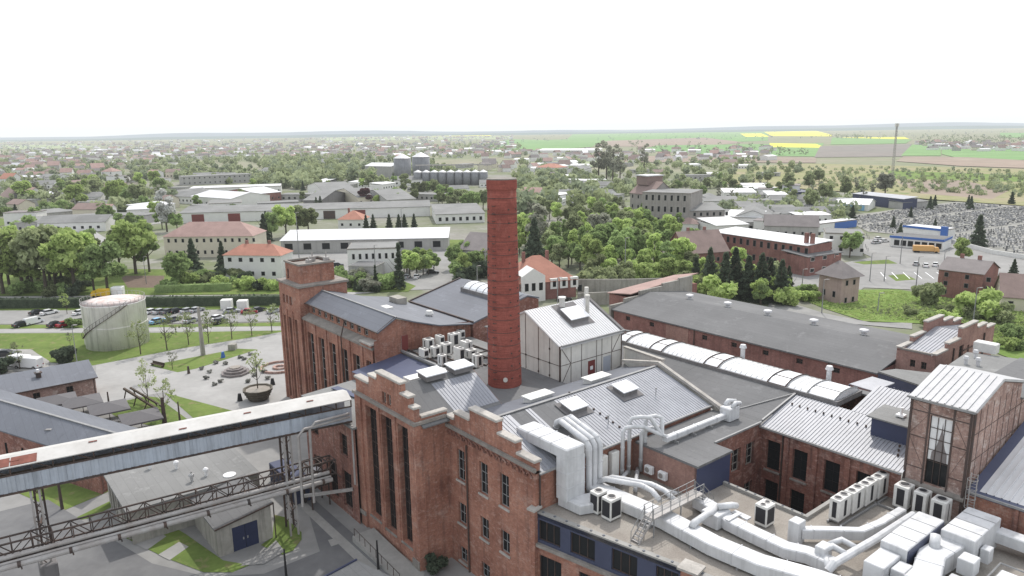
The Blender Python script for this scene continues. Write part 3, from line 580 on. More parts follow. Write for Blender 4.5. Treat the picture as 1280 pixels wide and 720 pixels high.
m.build('wall','brick_main',o_)
def rwin(a,b,z0,z1,n):
    m=M(); e=.08
    rquad(m,a,a+e,.18,.26,z0,z1); rquad(m,b-e,b,.18,.26,z0,z1); rquad(m,a+e,b-e,.18,.26,z0,z0+e); rquad(m,a+e,b-e,.18,.26,z1-e,z1)
    for i in range(1,n): s=a+(b-a)*i/n; rquad(m,s-.04,s+.04,.19,.25,z0+e,z1-e)
    w_=m.build('window','steel_dark',o_); m=M(); m.q(rt(a,.24,z0),rt(b,.24,z0),rt(b,.24,z1),rt(a,.24,z1)); m.build('pane','glass',w_)
    m=M(); rquad(m,a+.3,a+.3+(b-a)*.25,.25,.28,z0+.3,z1-.1); m.build('blind','plaster_cream',w_)
for a,b in WS: rwin(a,b,9.2,11.35,3)
for a,b in LW: rwin(a,b,4.6,7.6,3); rwin(a,b,.8,3.2,3)
for s,zt in ((15.4,GZ+.25),(-.25,12.35)):
    m=M(); rquad(m,s,s+1.3 if s>0 else s+.5,-.5,.6 if s>0 else .3,0 if s>0 else 0,zt); o=m.build('pier','brick_main',o_); m=M(); rquad(m,s-.25,s+1.6 if s>0 else s+.7,-.75,.85 if s>0 else .5,zt,zt+.22); m.build('pier_cap','stone_cap',o)
# courtyard parapet
m=M(); m.box(24.35,33.6,18.25,18.6,GZ,GZ+.35); m.box(33.22,33.6,18.6,28.4,GZ,GZ+.35); m.build('courtyard_kerb','concrete',o_)
for k in range(9): m=M(); m.box(24.9+k,25.06+k,18.35,18.5,GZ+.35,GZ+.42); m.build('edge_clip','slate',o_)
m=M(); m.wall('B',18.58,24,33.2,0,GZ-.3); m.wall('L',33.22,18.6,28.4,0,GZ-.3); m.build('courtyard_wall','brick_old',o_)
# ================================================= ROOF BUILDING AT THE RIGHT EDGE
r=sthing('east_workshop','brick workshop with a white ribbed roof edged in navy right of the tower','industrial building',52,36)
m=M(); m.wall('F',28.9,42.95,64,8,15.2); m.wall('R',64,28.9,48,8,16); m.build('wall','brick_main',r)
m=M(); m.slab([(43.0,28.7,15.2),(64,28.7,15.2),(64,43,18.2),(43.0,43,18.2)],.25); m.build('roof','slate_navy',r)
m=M(); m.ribbed((43.9,29.2,15.33),(64,29.2,15.33),(64,42.4,18.1),(43.9,42.4,18.1),.6,.08); m.build('roof_sheet','metal_white',r)
m=M(); m.bar((43.1,28.6,15.2),(64,28.6,15.2),.2,.2); m.build('gutter','steel_grey',r)
for a in (47,50.6,54): m=M(); m.box(a-.2,a+.2,28.65,28.9,10,15); m.build('pilaster','brick_old',r)
# rear flat roof
pts=[Lc(*q,12.5) for q in ((1168,468),(1209,440),(1300,452),(1330,500),(1250,492))]
r=sthing('rear_workshop','low workshop with a grey flat roof and steel vents behind the tower','industrial building',*pts[1],0)
m=M(); m.prism(pts,0,12.1); m.build('wall','navy_wall',r); m=M(); m.slab([(x,y,12.5) for x,y in pts],.35); m.build('roof','felt_light',r)
for px,py in ((1207,455),(1222,457),(1219,447),(1262,473),(1268,468)):
    q=Lc(px,py,12.5); m=M(); m.tube([(*q,12.5),(*q,13.3)],.28,8); m.tube([(*q,13.35),(*q,13.75)],[.45,.3],8); m.build('roof_vent','metal_white',r)
q=Lc(1232,440,12.5); m=M(); m.bev(q[0]-1.6,q[0]+1.6,q[1]-.9,q[1]+.9,12.6,14.1,.1); m.build('vent_box','ac_body',r)
# small sheds with folded roofs in the gap
q=Lc(1100,475,13); r=sthing('folded_canopy','pale grey folded sheet canopy over the yard between gallery and long shed','canopy',*q,0)
pp=[Lc(*k,13) for k in ((1062,478),(1090,474),(1118,482),(1092,487))]
m=M(); m.slab([(pp[0][0],pp[0][1],12.8),(pp[1][0],pp[1][1],13.4),(pp[2][0],pp[2][1],13.4),(pp[3][0],pp[3][1],12.8)],.15); m.build('roof','metal_roof',r)
m=M(); 
for k in pp: m.tube([(k[0],k[1],0),(k[0],k[1],12.7)],.12,6)
m.build('support','navy',r)
pp=[Lc(*k,11) for k in ((1098,464),(1120,461),(1165,466),(1152,482))]; r=sthing('link_building','low navy link building with a light grey roof in front of the stepped brick block','building',*pp[0],0)
m=M(); m.prism(pp,0,10.7); m.build('wall','navy_wall',r); m=M(); m.slab([(x,y,11) for x,y in pp],.25); m.build('roof','felt_light',r)
# ================================================= LONG SHED + STEPPED BLOCK
l=sthing('long_shed','long old brick shed with a broad grey felt roof and mushroom vents','industrial building',-12,84)
m=M(); WL=[(-38.5+6.6*k,-37.3+6.6*k,7.6,8.5) for k in range(8)]; m.wall('F',73,-42,15,0,9.2,WL,.3); m.wall('L',-42,73,98,0,9.5); m.wall('R',14.98,73,98,0,9.5); m.wall('B',98,-42,15,0,9.5); m.build('wall','brick_red',l)
for a,b_,c_,d_ in WL: window(l,'F',73,a,b_,c_,d_,2,2,.3,'steel_dark')
m=M(); m.box(-27.5,-22,72.93,73,5.5,8.9); m.build('infill','brick_pink',l)
m=M(); m.slab([(-42.4,72.6,9.4),(15.1,72.6,9.4),(15.1,85,11.4),(-42.4,85,11.4)],.25); m.slab([(-42.4,85.02,11.39),(15.1,85.02,11.39),(15.1,98.5,9.6),(-42.4,98.5,9.6)],.25); m.build('roof','felt',l)
for a in (-32,-22.3,-13,-3.3,6.2):
    z=11.2; m=M(); m.tube([(a,86.3,z-.1),(a,86.3,z+.7)],.45,12); m.tube([(a,86.3,z+.72),(a,86.3,z+1.05),(a,86.3,z+1.2)],[.85,.8,.3],12); m.build('roof_vent','metal_white',l)
for a in (-20.5,7): m=M(); m.tube([(a,72.85,9.3),(a,72.85,3)],.1,6); m.build('drainpipe','steel_dark',l)
# stepped beige walls and tan roof at its left end
k=sthing('fire_wall','stepped beige rendered end wall at the far left of the long shed','wall',-42.8,85)
m=M()
for y0,y1,zt in ((72.5,77,10.2),(77,82,11.0),(82,90,12.0),(90,96,12.6),(96,101,13.0)): m.box(-43,-42.45,y0,y1,0,zt)
m.build('wall','concrete_wall',k)
k=sthing('tan_roof_shed','brick shed with a tan sheet roof behind the beige stepped wall','shed',-48,92)
m=M(); m.box(-50,-43.3,80,104,0,10.5); m.build('wall','brick_red',k); m=M(); m.slab([(-50.4,79.6,10.7),(-43.1,79.6,11.6),(-43.1,104,13.2),(-50.4,104,11.6)],.2); m.build('roof','tile_pale',k)
s=sthing('stepped_block','brick block with white capped stepped gables at the end of the long shed','industrial building',18,90)
m=M(); m.wall('F',79,15.1,21,0,12.2,[(17.3,18.1,9.7,10.9),(19.0,19.8,9.7,10.9)],.3)
ST=((79,83.5,12.4),(83.5,88.5,13.3),(88.5,95.5,15),(95.5,100,13.9),(100,104,13.0))
m.wall('R',21,79,104,0,12,[(88.5,90.3,8.6,12.0),(92.0,92.9,8.6,11.5)],.3); m.wall('B',104,15.1,21,0,12.2); m.wall('L',15.1,79,104,9,12)
for y0,y1,zt in ST: m.box(15.1,15.6,y0,y1,12,zt); m.box(20.5,20.99,y0,y1,12,zt)
m.build('wall','brick_pink',s)
for y0,y1,zt in ST:
    for x0 in (15.0,20.4): m=M(); m.box(x0-.08,x0+.78,y0-.12 if y0==79 else y0+.1,y1-.1,zt,zt+.25); m.build('coping','stone_cap',s)
m=M(); m.box(15.7,20.35,78.9,79.4,12.22,12.5); m.build('coping','cornice',s)
m=M(); m.ribbed((15.7,79.6,11.9),(20.4,79.6,11.9),(20.4,92,13.7),(15.7,92,13.7),.5,.08); m.ribbed((15.7,104,11.9),(20.4,104,11.9),(20.4,92.01,13.7),(15.7,92.01,13.7),.5,.08); m.build('roof','metal_roof',s)
window(s,'F',79,17.3,18.1,9.7,10.9,2,2,.3,'steel_dark'); window(s,'F',79,19,19.8,9.7,10.9,2,2,.3,'steel_dark'); window(s,'R',21,88.5,90.3,8.6,12,2,3,.3,'steel_dark'); window(s,'R',21,92,92.9,8.6,11.5,1,3,.3,'steel_dark')
m=M(); m.tube([(21.1,86,12.2),(21.1,86,3)],.12,6); m.build('drainpipe','steel_dark',s)
m=M(); m.tube([(21.15,99,12.4),(21.15,99,2)],.14,6); m.bar((21.15,90,11),(21.15,99,11),.12); m.build('drainpipe','steel_dark',s)
# ================================================= LEFT BRICK HALL WITH TOWER
e=sthing('turbine_hall','brick hall with a square corner tower and blue grey slate roofs left of the chimney','industrial building',-45,16)
TW=[(-51.6+4.15*k,-49.4+4.15*k,1.5,14.6) for k in range(5)]
m=M(); m.wall('F',7,-53,-28.5,0,16.9,TW+[(-30.7,-29.2,11.4,14.6),(-30.7,-29.2,5.5,9)],.6)
m.wall('R',-28,7,24.4,0,18.0,[(11.6,12.7,15.7,18.0)],.3); m.mesh([(-28,7.6,18),(-28,24.4,18),(-28,24.4,17.7),(-28,17,18.6),(-28,13.6,19.8),(-28,10.7,20.8),(-28,7.6,19.2)],[(0,1,3,4,5,6)])
CL=[(-52+2.35*k,-50.7+2.35*k,17.75,19.0) for k in range(9)]
m.wall('F',8.2,-53,-28,17,19.25,CL,.3)
for k in range(6): a=-52.55+4.15*k; m.box(a-.32,a+.32,6.82,7,0,16.6)
m.box(-31.6,-28.4,6.7,8.3,16.9,17.3); m.wall('L',-53,15.5,24.4,0,18); m.build('wall','brick_main',e)
m=M(); m.mesh([(-53,6.7,16.9),(-28.3,6.7,16.9),(-28.3,8.15,17.5),(-53,8.15,17.5),(-53,6.7,16.6),(-28.3,6.7,16.6),(-28.3,8.15,16.6),(-53,8.15,16.6)],[(0,1,2,3),(0,4,5,1),(1,5,6,2)]); m.build('ledge','cornice',e)
cap_=M(); cap_.bev(-31.8,-28.2,6.5,8.5,17.3,17.6,.06); cap_.build('coping','stone_cap',e)
for a,b_,c_,d_ in TW: window(e,'F',7,a,b_,c_,d_,2,7,.6,'plaster_grey')
window(e,'F',7,-30.7,-29.2,11.4,14.6,2,3,.6,'plaster_grey'); window(e,'F',7,-30.7,-29.2,5.5,9,2,3,.6,'plaster_grey')
for a,b_,c_,d_ in CL: window(e,'F',8.2,a,b_,c_,d_,2,2,.3,'plaster_grey')
m=M(); m.box(-27.98,-27.9,11.6,12.7,15.7,18.0); m.build('door','door_red',e)
m=M(); m.slab([(-53,7.5,19.35),(-27.6,7.5,19.35),(-27.6,10.7,21.1),(-53,10.7,21.1)],.2); m.build('roof','slate',e)
m=M(); m.slab([(-53,10.72,21.09),(-27.6,10.72,21.09),(-27.6,13.6,20.0),(-53,13.6,20.4)],.2); m.slab([(-53,13.62,20.39),(-27.6,13.62,19.99),(-27.2,18,18.7),(-53,18,19.0)],.2); m.slab([(-53,18.02,18.99),(-27.2,18.02,18.69),(-27.2,24.4,17.8),(-53,24.4,17.8)],.2); m.build('roof','slate',e)
m=M(); m.bar((-53,10.7,21.15),(-27.6,10.7,21.15),.25,.1); m.build('ridge_cap','steel_grey',e)
m=M(); m.tube([(-27.9,7.45,19.3),(-27.9,10.65,21.1),(-27.9,13.6,19.95)],.06,5); m.build('verge','steel_dark',e)
m=M(); m.tube([(-38,7.4,19.2),(-38,6.6,16.6),(-38,6.75,0)],.1,6); m.build('drainpipe','steel_dark',e)
m=M(); m.bar((-53,7.4,19.3),(-27.6,7.4,19.3),.16,.14); m.build('gutter','steel_dark',e)
for a,b,z in ((-40,16,19.3),(-34,20.5,18.4)): 
    m=M(); m.box(a-1.1,a+1.1,b-.7,b+.7,z-.2,z+.35) if a==-40 else m.tube([(a,b,z-.2),(a,b,z+.4),(a,b,z+.9)],[.35,.7,.5],12); m.build('roof_vent','ac_body',e)
m=M(); m.box(-47.5,-44.5,20.8,22.6,18.2,19.4); m.build('plant_room','concrete_wall',e)
# second slate roof with its own barrel light
m=M(); m.slab([(-47,24.6,17.9),(-27.4,24.6,17.9),(-27.4,36,20.6),(-47,36,20.6)],.25); m.slab([(-47,36.02,20.6),(-27.4,36.02,20.6),(-27.4,38.6,19.9),(-47,38.6,19.9)],.25); m.build('roof','slate',e)
m=M(); m.prism([(-46.8,24.6),(-27.5,24.6),(-27.5,38.5),(-46.8,38.5)],0,[17.6,17.6,17.6,17.6]); m.profx([(24.6,17.6),(38.5,17.6),(38.5,19.6),(36,20.3),(24.6,17.65)],-46.8,-27.5); m.build('wall','brick_old',e)
m=M(); m.bar((-47.1,24.5,18),(-27.4,24.5,18),.25,.2); m.bar((-47.1,24.6,18.0),(-47.1,36,20.7),.3,.2); m.build('gutter','steel_dark',e)
m=M(); m.profx(arc(0,0,2.1,20.1,1.2,8,34.2),-41,-28.6); s=m.build('barrel_light','frosted',e)
m=M(); 
for k in range(7): m.tube([(-40.8+k*1.95,y,z+.02) for y,z in arc(0,0,2.12,20.1,1.22,8,34.2)],.06,4)
m.box(-41.2,-28.4,31.9,32.1,19.6,20.3); m.box(-41.25,-41,31.9,36.3,19.6,20.4); m.build('glazing_bars','plaster_dark',s)
# tower
m=M(); TWW=[(-60.9,-59.9,.5,16),(-58.4,-57.4,.5,16),(-55.9,-54.9,.5,16)]
m.wall('F',6.6,-62,-53,0,22,TWW+[(-60.6,-59.4,18.3,19.9),(-59.1,-57.9,18.3,19.9),(-57.6,-56.4,18.3,19.9)],.5); m.wall('R',-53,6.6,15.5,0,22); m.wall('L',-62,6.6,15.5,0,22); m.wall('B',15.5,-62,-53,0,22)
m.wall('F',7.6,-60.8,-54.6,22,25.5,[(-60.2,-59.4,22.6,24.4)],.3); m.wall('R',-54.6,7.6,14.0,22,25.5); m.wall('L',-60.8,7.6,14.0,22,25.5); m.wall('B',14.0,-60.8,-54.6,22,25.5)
for a in (-61.85,-59.15,-56.65,-53.15): m.box(a-.3,a+.3,6.42,6.6,0,17.3)
tw=m.build('tower','brick_main',e)
for a,b_,c_,d_ in TWW: window(e,'F',6.6,a,b_,c_,d_,1,6,.5,'steel_dark')
for a in (-60.6,-59.1,-57.6): window(e,'F',6.6,a,a+1.2,18.3,19.9,2,2,.5,'plaster_white')
window(e,'F',7.6,-60.2,-59.4,22.6,24.4,1,2,.3,'steel_dark')
m=M(); m.box(-62.3,-52.7,6.3,15.8,22,22.35); m.build('cornice','cornice',e)
m=M(); m.box(-61.0,-54.4,7.4,7.8,25.5,25.8); m.box(-61.0,-54.4,13.8,14.2,25.5,25.8); m.box(-61.0,-60.6,7.8,13.8,25.5,25.8); m.box(-54.8,-54.4,7.8,13.8,25.5,25.8); m.box(-60.6,-54.8,7.8,13.8,25.2,25.3); m.build('parapet','cornice',e)
for a,b,hh in ((-59,12,1.6),(-56,10,1.2),(-56.5,13.5,1.7)): m=M(); m.tube([(a,b,25.4),(a,b,25.4+hh)],.12,6); m.box(a-.5,a+.5,b-.4,b+.4,25.4,26.2); m.build('roof_plant','pipe_grey',e)
# ================================================= COVERED CONVEYOR BRIDGE
def cl(b,d,z): # point across the bridge: d=0 near edge .. 3 far edge
    t=(-4.3-b)/37; return (-13.3-7.0*t-d*.985,b-d*.0-.0+d*.18,z-.5*t)
b0,b1=-4.3,-62
v=sthing('covered_bridge','long covered conveyor bridge with a white roof and pale blue corrugated side','bridge',-18,-30,0)
m=M(); m.slab([cl(b0,-.35,16.25),cl(b1,-.35,16.25),cl(b1,1.6,16.75),cl(b0,1.6,16.75)],.1); m.slab([cl(b0,1.62,16.75),cl(b1,1.62,16.75),cl(b1,3.4,16.35),cl(b0,3.4,16.35)],.1); m.build('roof','rusty_sheet',v)
for bb0,bb1 in ((-36.2,-38.4),(-38.5,-39.9)):
    m=M(); m.slab([cl(bb0,-.2,16.34),cl(bb1,-.2,16.34),cl(bb1,1.2,16.68),cl(bb0,1.2,16.68)],.03); m.build('rust_patch','rust',v)
random.seed(3)
for k in range(6):
    bb=-8-k*7.3+random.uniform(-1,1); d=random.uniform(.2,1.3); m=M(); z=16.25+(d+.35)*.256+.09; m.slab([cl(bb,d,z),cl(bb-.8,d,z),cl(bb-.8,d+.16,z+.04),cl(bb,d+.16,z+.04)],.03); m.build('rust_patch','rust',v)
m=M()
n=160
for i in range(n):
    ba=b0+(b1-b0)*i/n; bb=b0+(b1-b0)*(i+1)/n; dd=(-.0,.06)[i%2]
    m.q(cl(ba,dd-.03,13.3),cl(bb,dd-.03,13.3),cl(bb,dd-.03,15.2),cl(ba,dd-.03,15.2)); m.q(cl(bb,-.03,13.3),cl(bb,.03,13.3),cl(bb,.03,15.2),cl(bb,-.03,15.2))
m.build('side_cladding','corrugated',v)
m=M(); m.q(cl(b0,3.1,13.3),cl(b1,3.1,13.3),cl(b1,3.1,15.2),cl(b0,3.1,15.2)); m.build('side_cladding','corrugated',v)
m=M(); m.slab([cl(b0,-.03,13.35),cl(b1,-.03,13.35),cl(b1,3.1,13.35),cl(b0,3.1,13.35)],.12); m.build('deck','steel_dark',v)
m=M()
k=0; b=b0
while b>b1:
    m.bar(cl(b,.05,15.15),cl(b,.05,16.3),.12); m.bar(cl(b,3.0,15.15),cl(b,3.0,16.3),.12)
    if k%2: m.bar(cl(b,.05,15.2),cl(b-1.8,.05,16.2),.09)
    b-=1.8; k+=1
m.bar(cl(b0,0,15.25),cl(b1,0,15.25),.14); m.bar(cl(b0,0,13.3),cl(b1,0,13.3),.14,.24); m.bar(cl(b0,0,16.15),cl(b1,0,16.15),.12,.15); m.build('open_frame','steel_dark',v)
m=M(); m.box(-16.5,-13.2,-7.2,-4.4,13.32,15.25) if 0 else None
m=M(); m.tube([cl(-14,.6,15),cl(-60,.6,15)],.3,6); m.build('conveyor_belt','wood_dark',v)
def trestle(b,label):
    t=sthing('bridge_trestle',label,'support trestle',*cl(b,1.5,0)[:2],0,'steel trestles under the covered bridge')
    zt=cl(b,0,13.2)[2]
    for d in (.25,2.85):
        for s_ in (-.45,.45): m=M(); c0=cl(b+s_,d,0); c1=cl(b+s_*.8,d,zt); m.bar((c0[0],c0[1],0),(c1[0],c1[1],zt),.2); m.build('leg','pipe_grey' if d<1 else 'steel_dark',t)
    m=M()
    for d in (.25,2.85):
        z=.6; s_=1
        while z<zt-1: p=cl(b-.42*s_,d,0);q=cl(b+.42*s_,d,0); m.bar((p[0],p[1],z),(q[0],q[1],z+1.1),.08); z+=1.1; s_=-s_
    for z in (3.5,8.6,zt-.3):
        p=cl(b,.25,0);q=cl(b,2.85,0); m.bar((p[0],p[1],z),(q[0],q[1],z),.18)
    m.build('brace','steel_dark',t)
trestle(-12,'slender steel trestle under the covered bridge beside the small hut')
trestle(-36.8,'tall steel trestle under the covered bridge rising from the lawn at far left')
m=M(); t=sthing('trestle_plinth','dark square plinth at the foot of the left steel trestle','plinth',-19.5,-36.8); p=cl(-36.8,.4,0); m.bev(p[0]-1.2,p[0]+.9,p[1]-.7,p[1]+.9,0,4.4,.1); m.build('block','plaster_dark',t)
# ================================================= PIPE BRIDGE
pb=sthing('pipe_bridge','dark steel lattice pipe bridge carrying three long pipes below the covered bridge','pipe bridge',-17,-25)
def pl(b,d,z): t=(-4.8-b)/35; return (-15.2-3.4*t+d,b,z+.25*t)
B0,B1=-6.2,-60
m=M()
for d in (-1.0,.6):
    for z in (6.5,8.3): m.bar(pl(B0,d,z),pl(B1,d,z),.16)
    b=B0;k=0
    while b>B1: m.bar(pl(b,d,6.5),pl(b,d,8.3),.1); m.bar(pl(b,d,6.5 if k%2 else 8.3),pl(b-1.75,d,8.3 if k%2 else 6.5),.09); b-=1.75;k+=1
b=B0
while b>B1: m.bar(pl(b,-1,8.3),pl(b,.6,8.3),.08); m.bar(pl(b,-1,6.5),pl(b,1.9,6.45),.12); b-=1.75
m.build('lattice','steel_dark',pb)
for d,z,r_,mt in ((.9,7.0,.22,'pipe_grey'),(1.3,6.6,.16,'pipe_grey'),(1.7,6.35,.28,'pipe_grey')):
    m=M(); m.tube([pl(B0-1,d,z),pl(B1,d,z)],r_,10); m.build('pipe',mt,pb)
m=M(); 
b=B0-2
while b>B1: m.tube([pl(b,1.7,6.35),pl(b-.3,1.7,6.35)],.33,10); m.bar(pl(b,1.0,6.4),pl(b,1.0,5.95),.1); m.bar(pl(b,.6,5.95),pl(b,2.0,5.95),.12); b-=4.4; m.build('pipe_bracket','steel_dark',pb); m=M()
for dd,r_ in ((0,.16),(.9,.16)):
    m=M(); m.tube([(-13.1+.1,-9.5+dd,15.6-dd*.1),(-13.0,-7.6-.0+dd,15.9),(-12.9,-6.6+dd,15.6),(-12.9,-6.4+dd,14.6),(-12.9,-6.3+dd,3)],r_,8) if 0 else m.tube([(-12.9,-4.8,14.6-dd*.5),(-12.95,-9.2-dd*1.6,14.6-dd*.5),(-13.0,-9.9-dd*1.6,13.9-dd*.5),(-13.1,-10-dd*1.6,4.5)],r_,8)
    m.build('riser_pipe','pipe_grey',pb)
m=M(); m.tube([(-12.8,-4.6,13),(-12.8,-4.65,5.2)],.15,8); m.build('riser_pipe','pipe_grey',pb)
m=M(); m.bar((-13.3,-4.8,4.4),(-16,-10,4.2),.3,.35); m.build('beam','pipe_grey',pb)
# container + yard steelwork under the bridge
t=sthing('navy_container','dark navy container standing under the right end of the covered bridge','container',-26,-7); m=M(); m.bev(-31,-22,-8.8,-6.2,0,2.8,.08); m.build('body','navy',t)
m=M(); 
for k in range(14): m.box(-30.7+k*.62,-30.5+k*.62,-8.86,-8.79,.2,2.6)
m.build('rib','navy_wall',t)
t=sthing('steel_sphere_vessel','round pale vessel in a dark steel frame beneath the covered bridge','vessel',-21,-6); m=M(); m.lathe([(.1,3.2),(.7,3.4),(1.0,4.2),(.7,5.0),(.1,5.2)],-20.5,-6.5,14); m.build('vessel','metal_white',t,True)
m=M()
for x in (-21.7,-19.3):
    for y in (-7.7,-5.3): m.bar((x,y,0),(x,y,6),.16)
for z in (3,6): m.bar((-21.7,-7.7,z),(-19.3,-7.7,z),.14); m.bar((-21.7,-5.3,z),(-19.3,-5.3,z),.14); m.bar((-21.7,-7.7,z),(-21.7,-5.3,z),.14); m.bar((-19.3,-7.7,z),(-19.3,-5.3,z),.14)
m.bar((-21.7,-7.7,0),(-19.3,-7.7,3),.1); m.build('frame','steel_dark',t)
# ================================================= GARAGE AND LONG FLAT STORE
t=sthing('garage','small concrete garage with a dark felt roof and navy double door','garage',-21,-17.5)
m=M(); m.wall('R',-16.2,-20.6,-14.2,0,3.5,[(-18.9,-15.9,0,3.1)],.15); m.wall('F',-20.6,-25.5,-16.2,0,3.6); m.wall('B',-14.2,-25.5,-16.2,0,4.3); m.wall('L',-25.5,-20.6,-14.2,0,3.5); m.mesh([(-16.2,-20.6,3.5),(-16.2,-14.2,3.5),(-16.2,-14.2,4.5)],[(0,1,2)]); m.build('wall','concrete_wall',t)
m=M(); m.slab([(-15.9,-20.9,3.75),(-15.9,-13.9,4.75),(-25.7,-13.9,4.75),(-25.7,-20.9,3.75)],.2); m.build('roof','felt',t)
for y0,y1 in ((-18.9,-17.42),(-17.38,-15.9)): m=M(); m.box(-16.35,-16.25,y0,y1,.02,3.08); d=m.build('door','door_blue',t); m=M(); m.box(-16.24,-16.2,y1-.3 if y0<-18 else y0+.15,y1-.15 if y0<-18 else y0+.3,1.2,1.5); m.build('handle','steel_grey',d)
m=M(); m.bar((-15.85,-20.9,3.7),(-15.85,-13.9,4.7),.12,.2); m.tube([(-15.9,-13.95,4.6),(-15.9,-13.95,.1)],.07,6); m.build('gutter','steel_dark',t)
t=sthing('flat_store','long low concrete store with a grey flat roof, dark doors and small white vents','storage building',-31,-20)
HL=[(-36.3,-34.6,0,3),(-33,-31,1.8,3.2),(-29.5,-27.6,0,3.2),(-27,-26,0,3.2)]
m=M(); m.wall('F',-27.6,-39,-25.6,0,4.2,HL,.3); m.wall('R',-25.6,-27.6,-12.2,0,4.2); m.wall('L',-39,-27.6,-12.2,0,4.2); m.wall('B',-12.2,-39,-25.6,0,4.2)
for a in (-37.2,-33.8,-30.3,-27.3): m.box(a-.2,a+.2,-27.75,-27.6,0,4.2)
m.build('wall','concrete_wall',t)
m=M(); m.slab([(-39.3,-28,4.5),(-25.4,-28,4.5),(-25.4,-12,4.5),(-39.3,-12,4.5)],.3); m.build('roof','felt_light',t)
for a,b_,c_,d_ in HL:
    m=M(); m.box(a,b_,-27.4,-27.32,c_+.02,d_-.02); m.build('door','wood_dark' if c_==0 else 'steel_dark',t)
for px,py in ((188,586),(221,586),(240,602),(258,595),(240,602)):
    q=Lc(px,py,4.5); m=M(); m.tube([(*q,4.5),(*q,5.2)],.2,8); m.tube([(*q,5.22),(*q,5.5),(*q,5.7)],[.35,.35,.15],8); m.build('roof_vent','white_paint',t)
q=Lc(287,594,4.5); m=M(); m.tube([(*q,4.5),(*q,4.62)],.8,14); m.build('roof_dome','white_paint',t)
# ================================================= SHEDS WITH SLATE ROOFS, FAR LEFT
t=sthing('slate_shed','long brick shed with a wide slate gable roof running under the covered bridge','shed',-62,-30)
zr,ze=7.2,5.0; rb=lambda a:-36+(a+72)*.42-0  # ridge line b(a)
q0,q1=Lc(-40,489,zr),Lc(146,542,zr); u0,u1=Lc(-30,478,ze),Lc(186,539,ze); l0,l1=Lc(-60,519,ze),Lc(70,560,ze)
l1=(l0[0]+(l1[0]-l0[0])*1.35,l0[1]+(l1[1]-l0[1])*1.35)
m=M(); m.slab([(*q0,zr),(*q1,zr),(*u1,ze),(*u0,ze)],.2); m.slab([(*q0,zr-.01),(*q1,zr-.01),(*l1,ze),(*l0,ze)],.2); m.build('roof','slate',t)
m=M(); m.bar((*q0,zr+.05),(*q1,zr+.05),.35,.12); m.build('ridge_cap','steel_grey',t)
def inset(p,c,k): return (p[0]+(c[0]-p[0])*k,p[1]+(c[1]-p[1])*k)
cc=((q0[0]+q1[0])/2,(q0[1]+q1[1])/2)
W4=[inset(x,cc,.02) for x in (l0,l1,u1,u0)]
m=M(); m.prism(W4,0,ze-.25); m.mesh([(*W4[1],ze-.25),(*W4[2],ze-.25),(*inset(q1,cc,.02),zr-.25)],[(0,1,2)]); m.build('wall','brick_old',t)
d=Vector((l1[0]-l0[0],l1[1]-l0[1],0)).normalized(); nn=Vector((d.y,-d.x,0))
for k in range(5):
    c=Vector((*l0,0))+d*(6+k*4.3)+nn*(-.28); m=M(); m.bar((c.x,c.y,1.2),(c.x,c.y,3.2),.9,.12); m.build('window','glass',t)
# second shed
t=sthing('lean_to_shed','narrow brick shed with a single slope slate roof at the edge of the lawn','shed',-88,-30)
m=M(); HS=[(-41+5.2*k,-39.9+5.2*k,1.3,2.9) for k in range(4)]
m.wall('R',-86.2,-52,-20.6,0,3.4,HS,.25); m.wall('B',-20.6,-93,-86.2,0,3.4); m.wall('L',-93,-52,-20.6,0,4.8); m.mesh([(-86.2,-20.6,3.4),(-93,-20.6,3.4),(-93,-20.6,4.9)],[(0,1,2)]); m.build('wall','brick_pale',t)
for a,b_,c_,d_ in HS: window(t,'R',-86.2,a,b_,c_,d_,2,2,.25,'wood_dark')
m=M(); m.slab([(-85.7,-52,3.75),(-85.7,-20.2,3.75),(-93.6,-20.2,5.3),(-93.6,-52,5.3)],.2); m.build('roof','slate',t)
m=M(); m.bar((-85.65,-52,3.65),(-85.65,-20.2,3.65),.14,.16); m.tube([(-86,-20.9,3.6),(-86,-20.9,0)],.08,6); m.tube([(-86,-37,3.6),(-86,-37,0)],.08,6); m.build('gutter','steel_dark',t)
m=M(); m.box(-90.5,-89.7,-29.4,-28.6,4.3,5.4); m.box(-90.7,-89.5,-29.6,-28.4,5.4,5.55); m.build('chimney','steel_dark',t); m=M(); m.tube([(-90.1,-29,5.55),(-90.1,-29,6.1)],.25,8); m.build('flue','white_paint',t)
# ================================================= HVAC ON THE GRAVEL ROOF
def joints(m,pts,step,w,z0,z1):
    P=[Vector((q[0],q[1],0)) for q in pts]
    for a,b in zip(P[:-1],P[1:]):
        L=(b-a).length; d=(b-a).normalized(); n=max(1,int(L/step))
        for k in range(n):
            c=a+d*(L*(k+.5)/n); x=Vector((d.y,-d.x,0))*(w/2+.03); e=d*.04
            v=[]
            for s in (-1,1):
                q=c+e*s; v+= [(q.x-x.x,q.y-x.y,z0-.02),(q.x+x.x,q.y+x.y,z0-.02),(q.x+x.x,q.y+x.y,z1+.03),(q.x-x.x,q.y-x.y,z1+.03)]
            m.mesh(v,[(0,1,2,3),(7,6,5,4),(0,4,5,1),(1,5,6,2),(2,6,7,3),(3,7,4,0)])
def rings(m,path,r,step=2.4):
    P=[Vector(q) for q in path]
    for a,b in zip(P[:-1],P[1:]):
        L=(b-a).length
        if L<.8: m.tube([a-(b-a)*.0,a+(b-a)*min(1,.08/L)],r+.03,12); continue
        n=max(1,int(L/step))
        for k in range(n): c=a.lerp(b,(k+.3)/n); d=(b-a)/L; m.tube([c,c+d*.07],r+.03,12)
def ductobj(label,parts_,a,b,z=12,mt='duct_white'):
    t=sthing('air_duct',label,'air duct',a,b,z); 
    for nm,m in parts_: m.build(nm,mt,t)
    return t
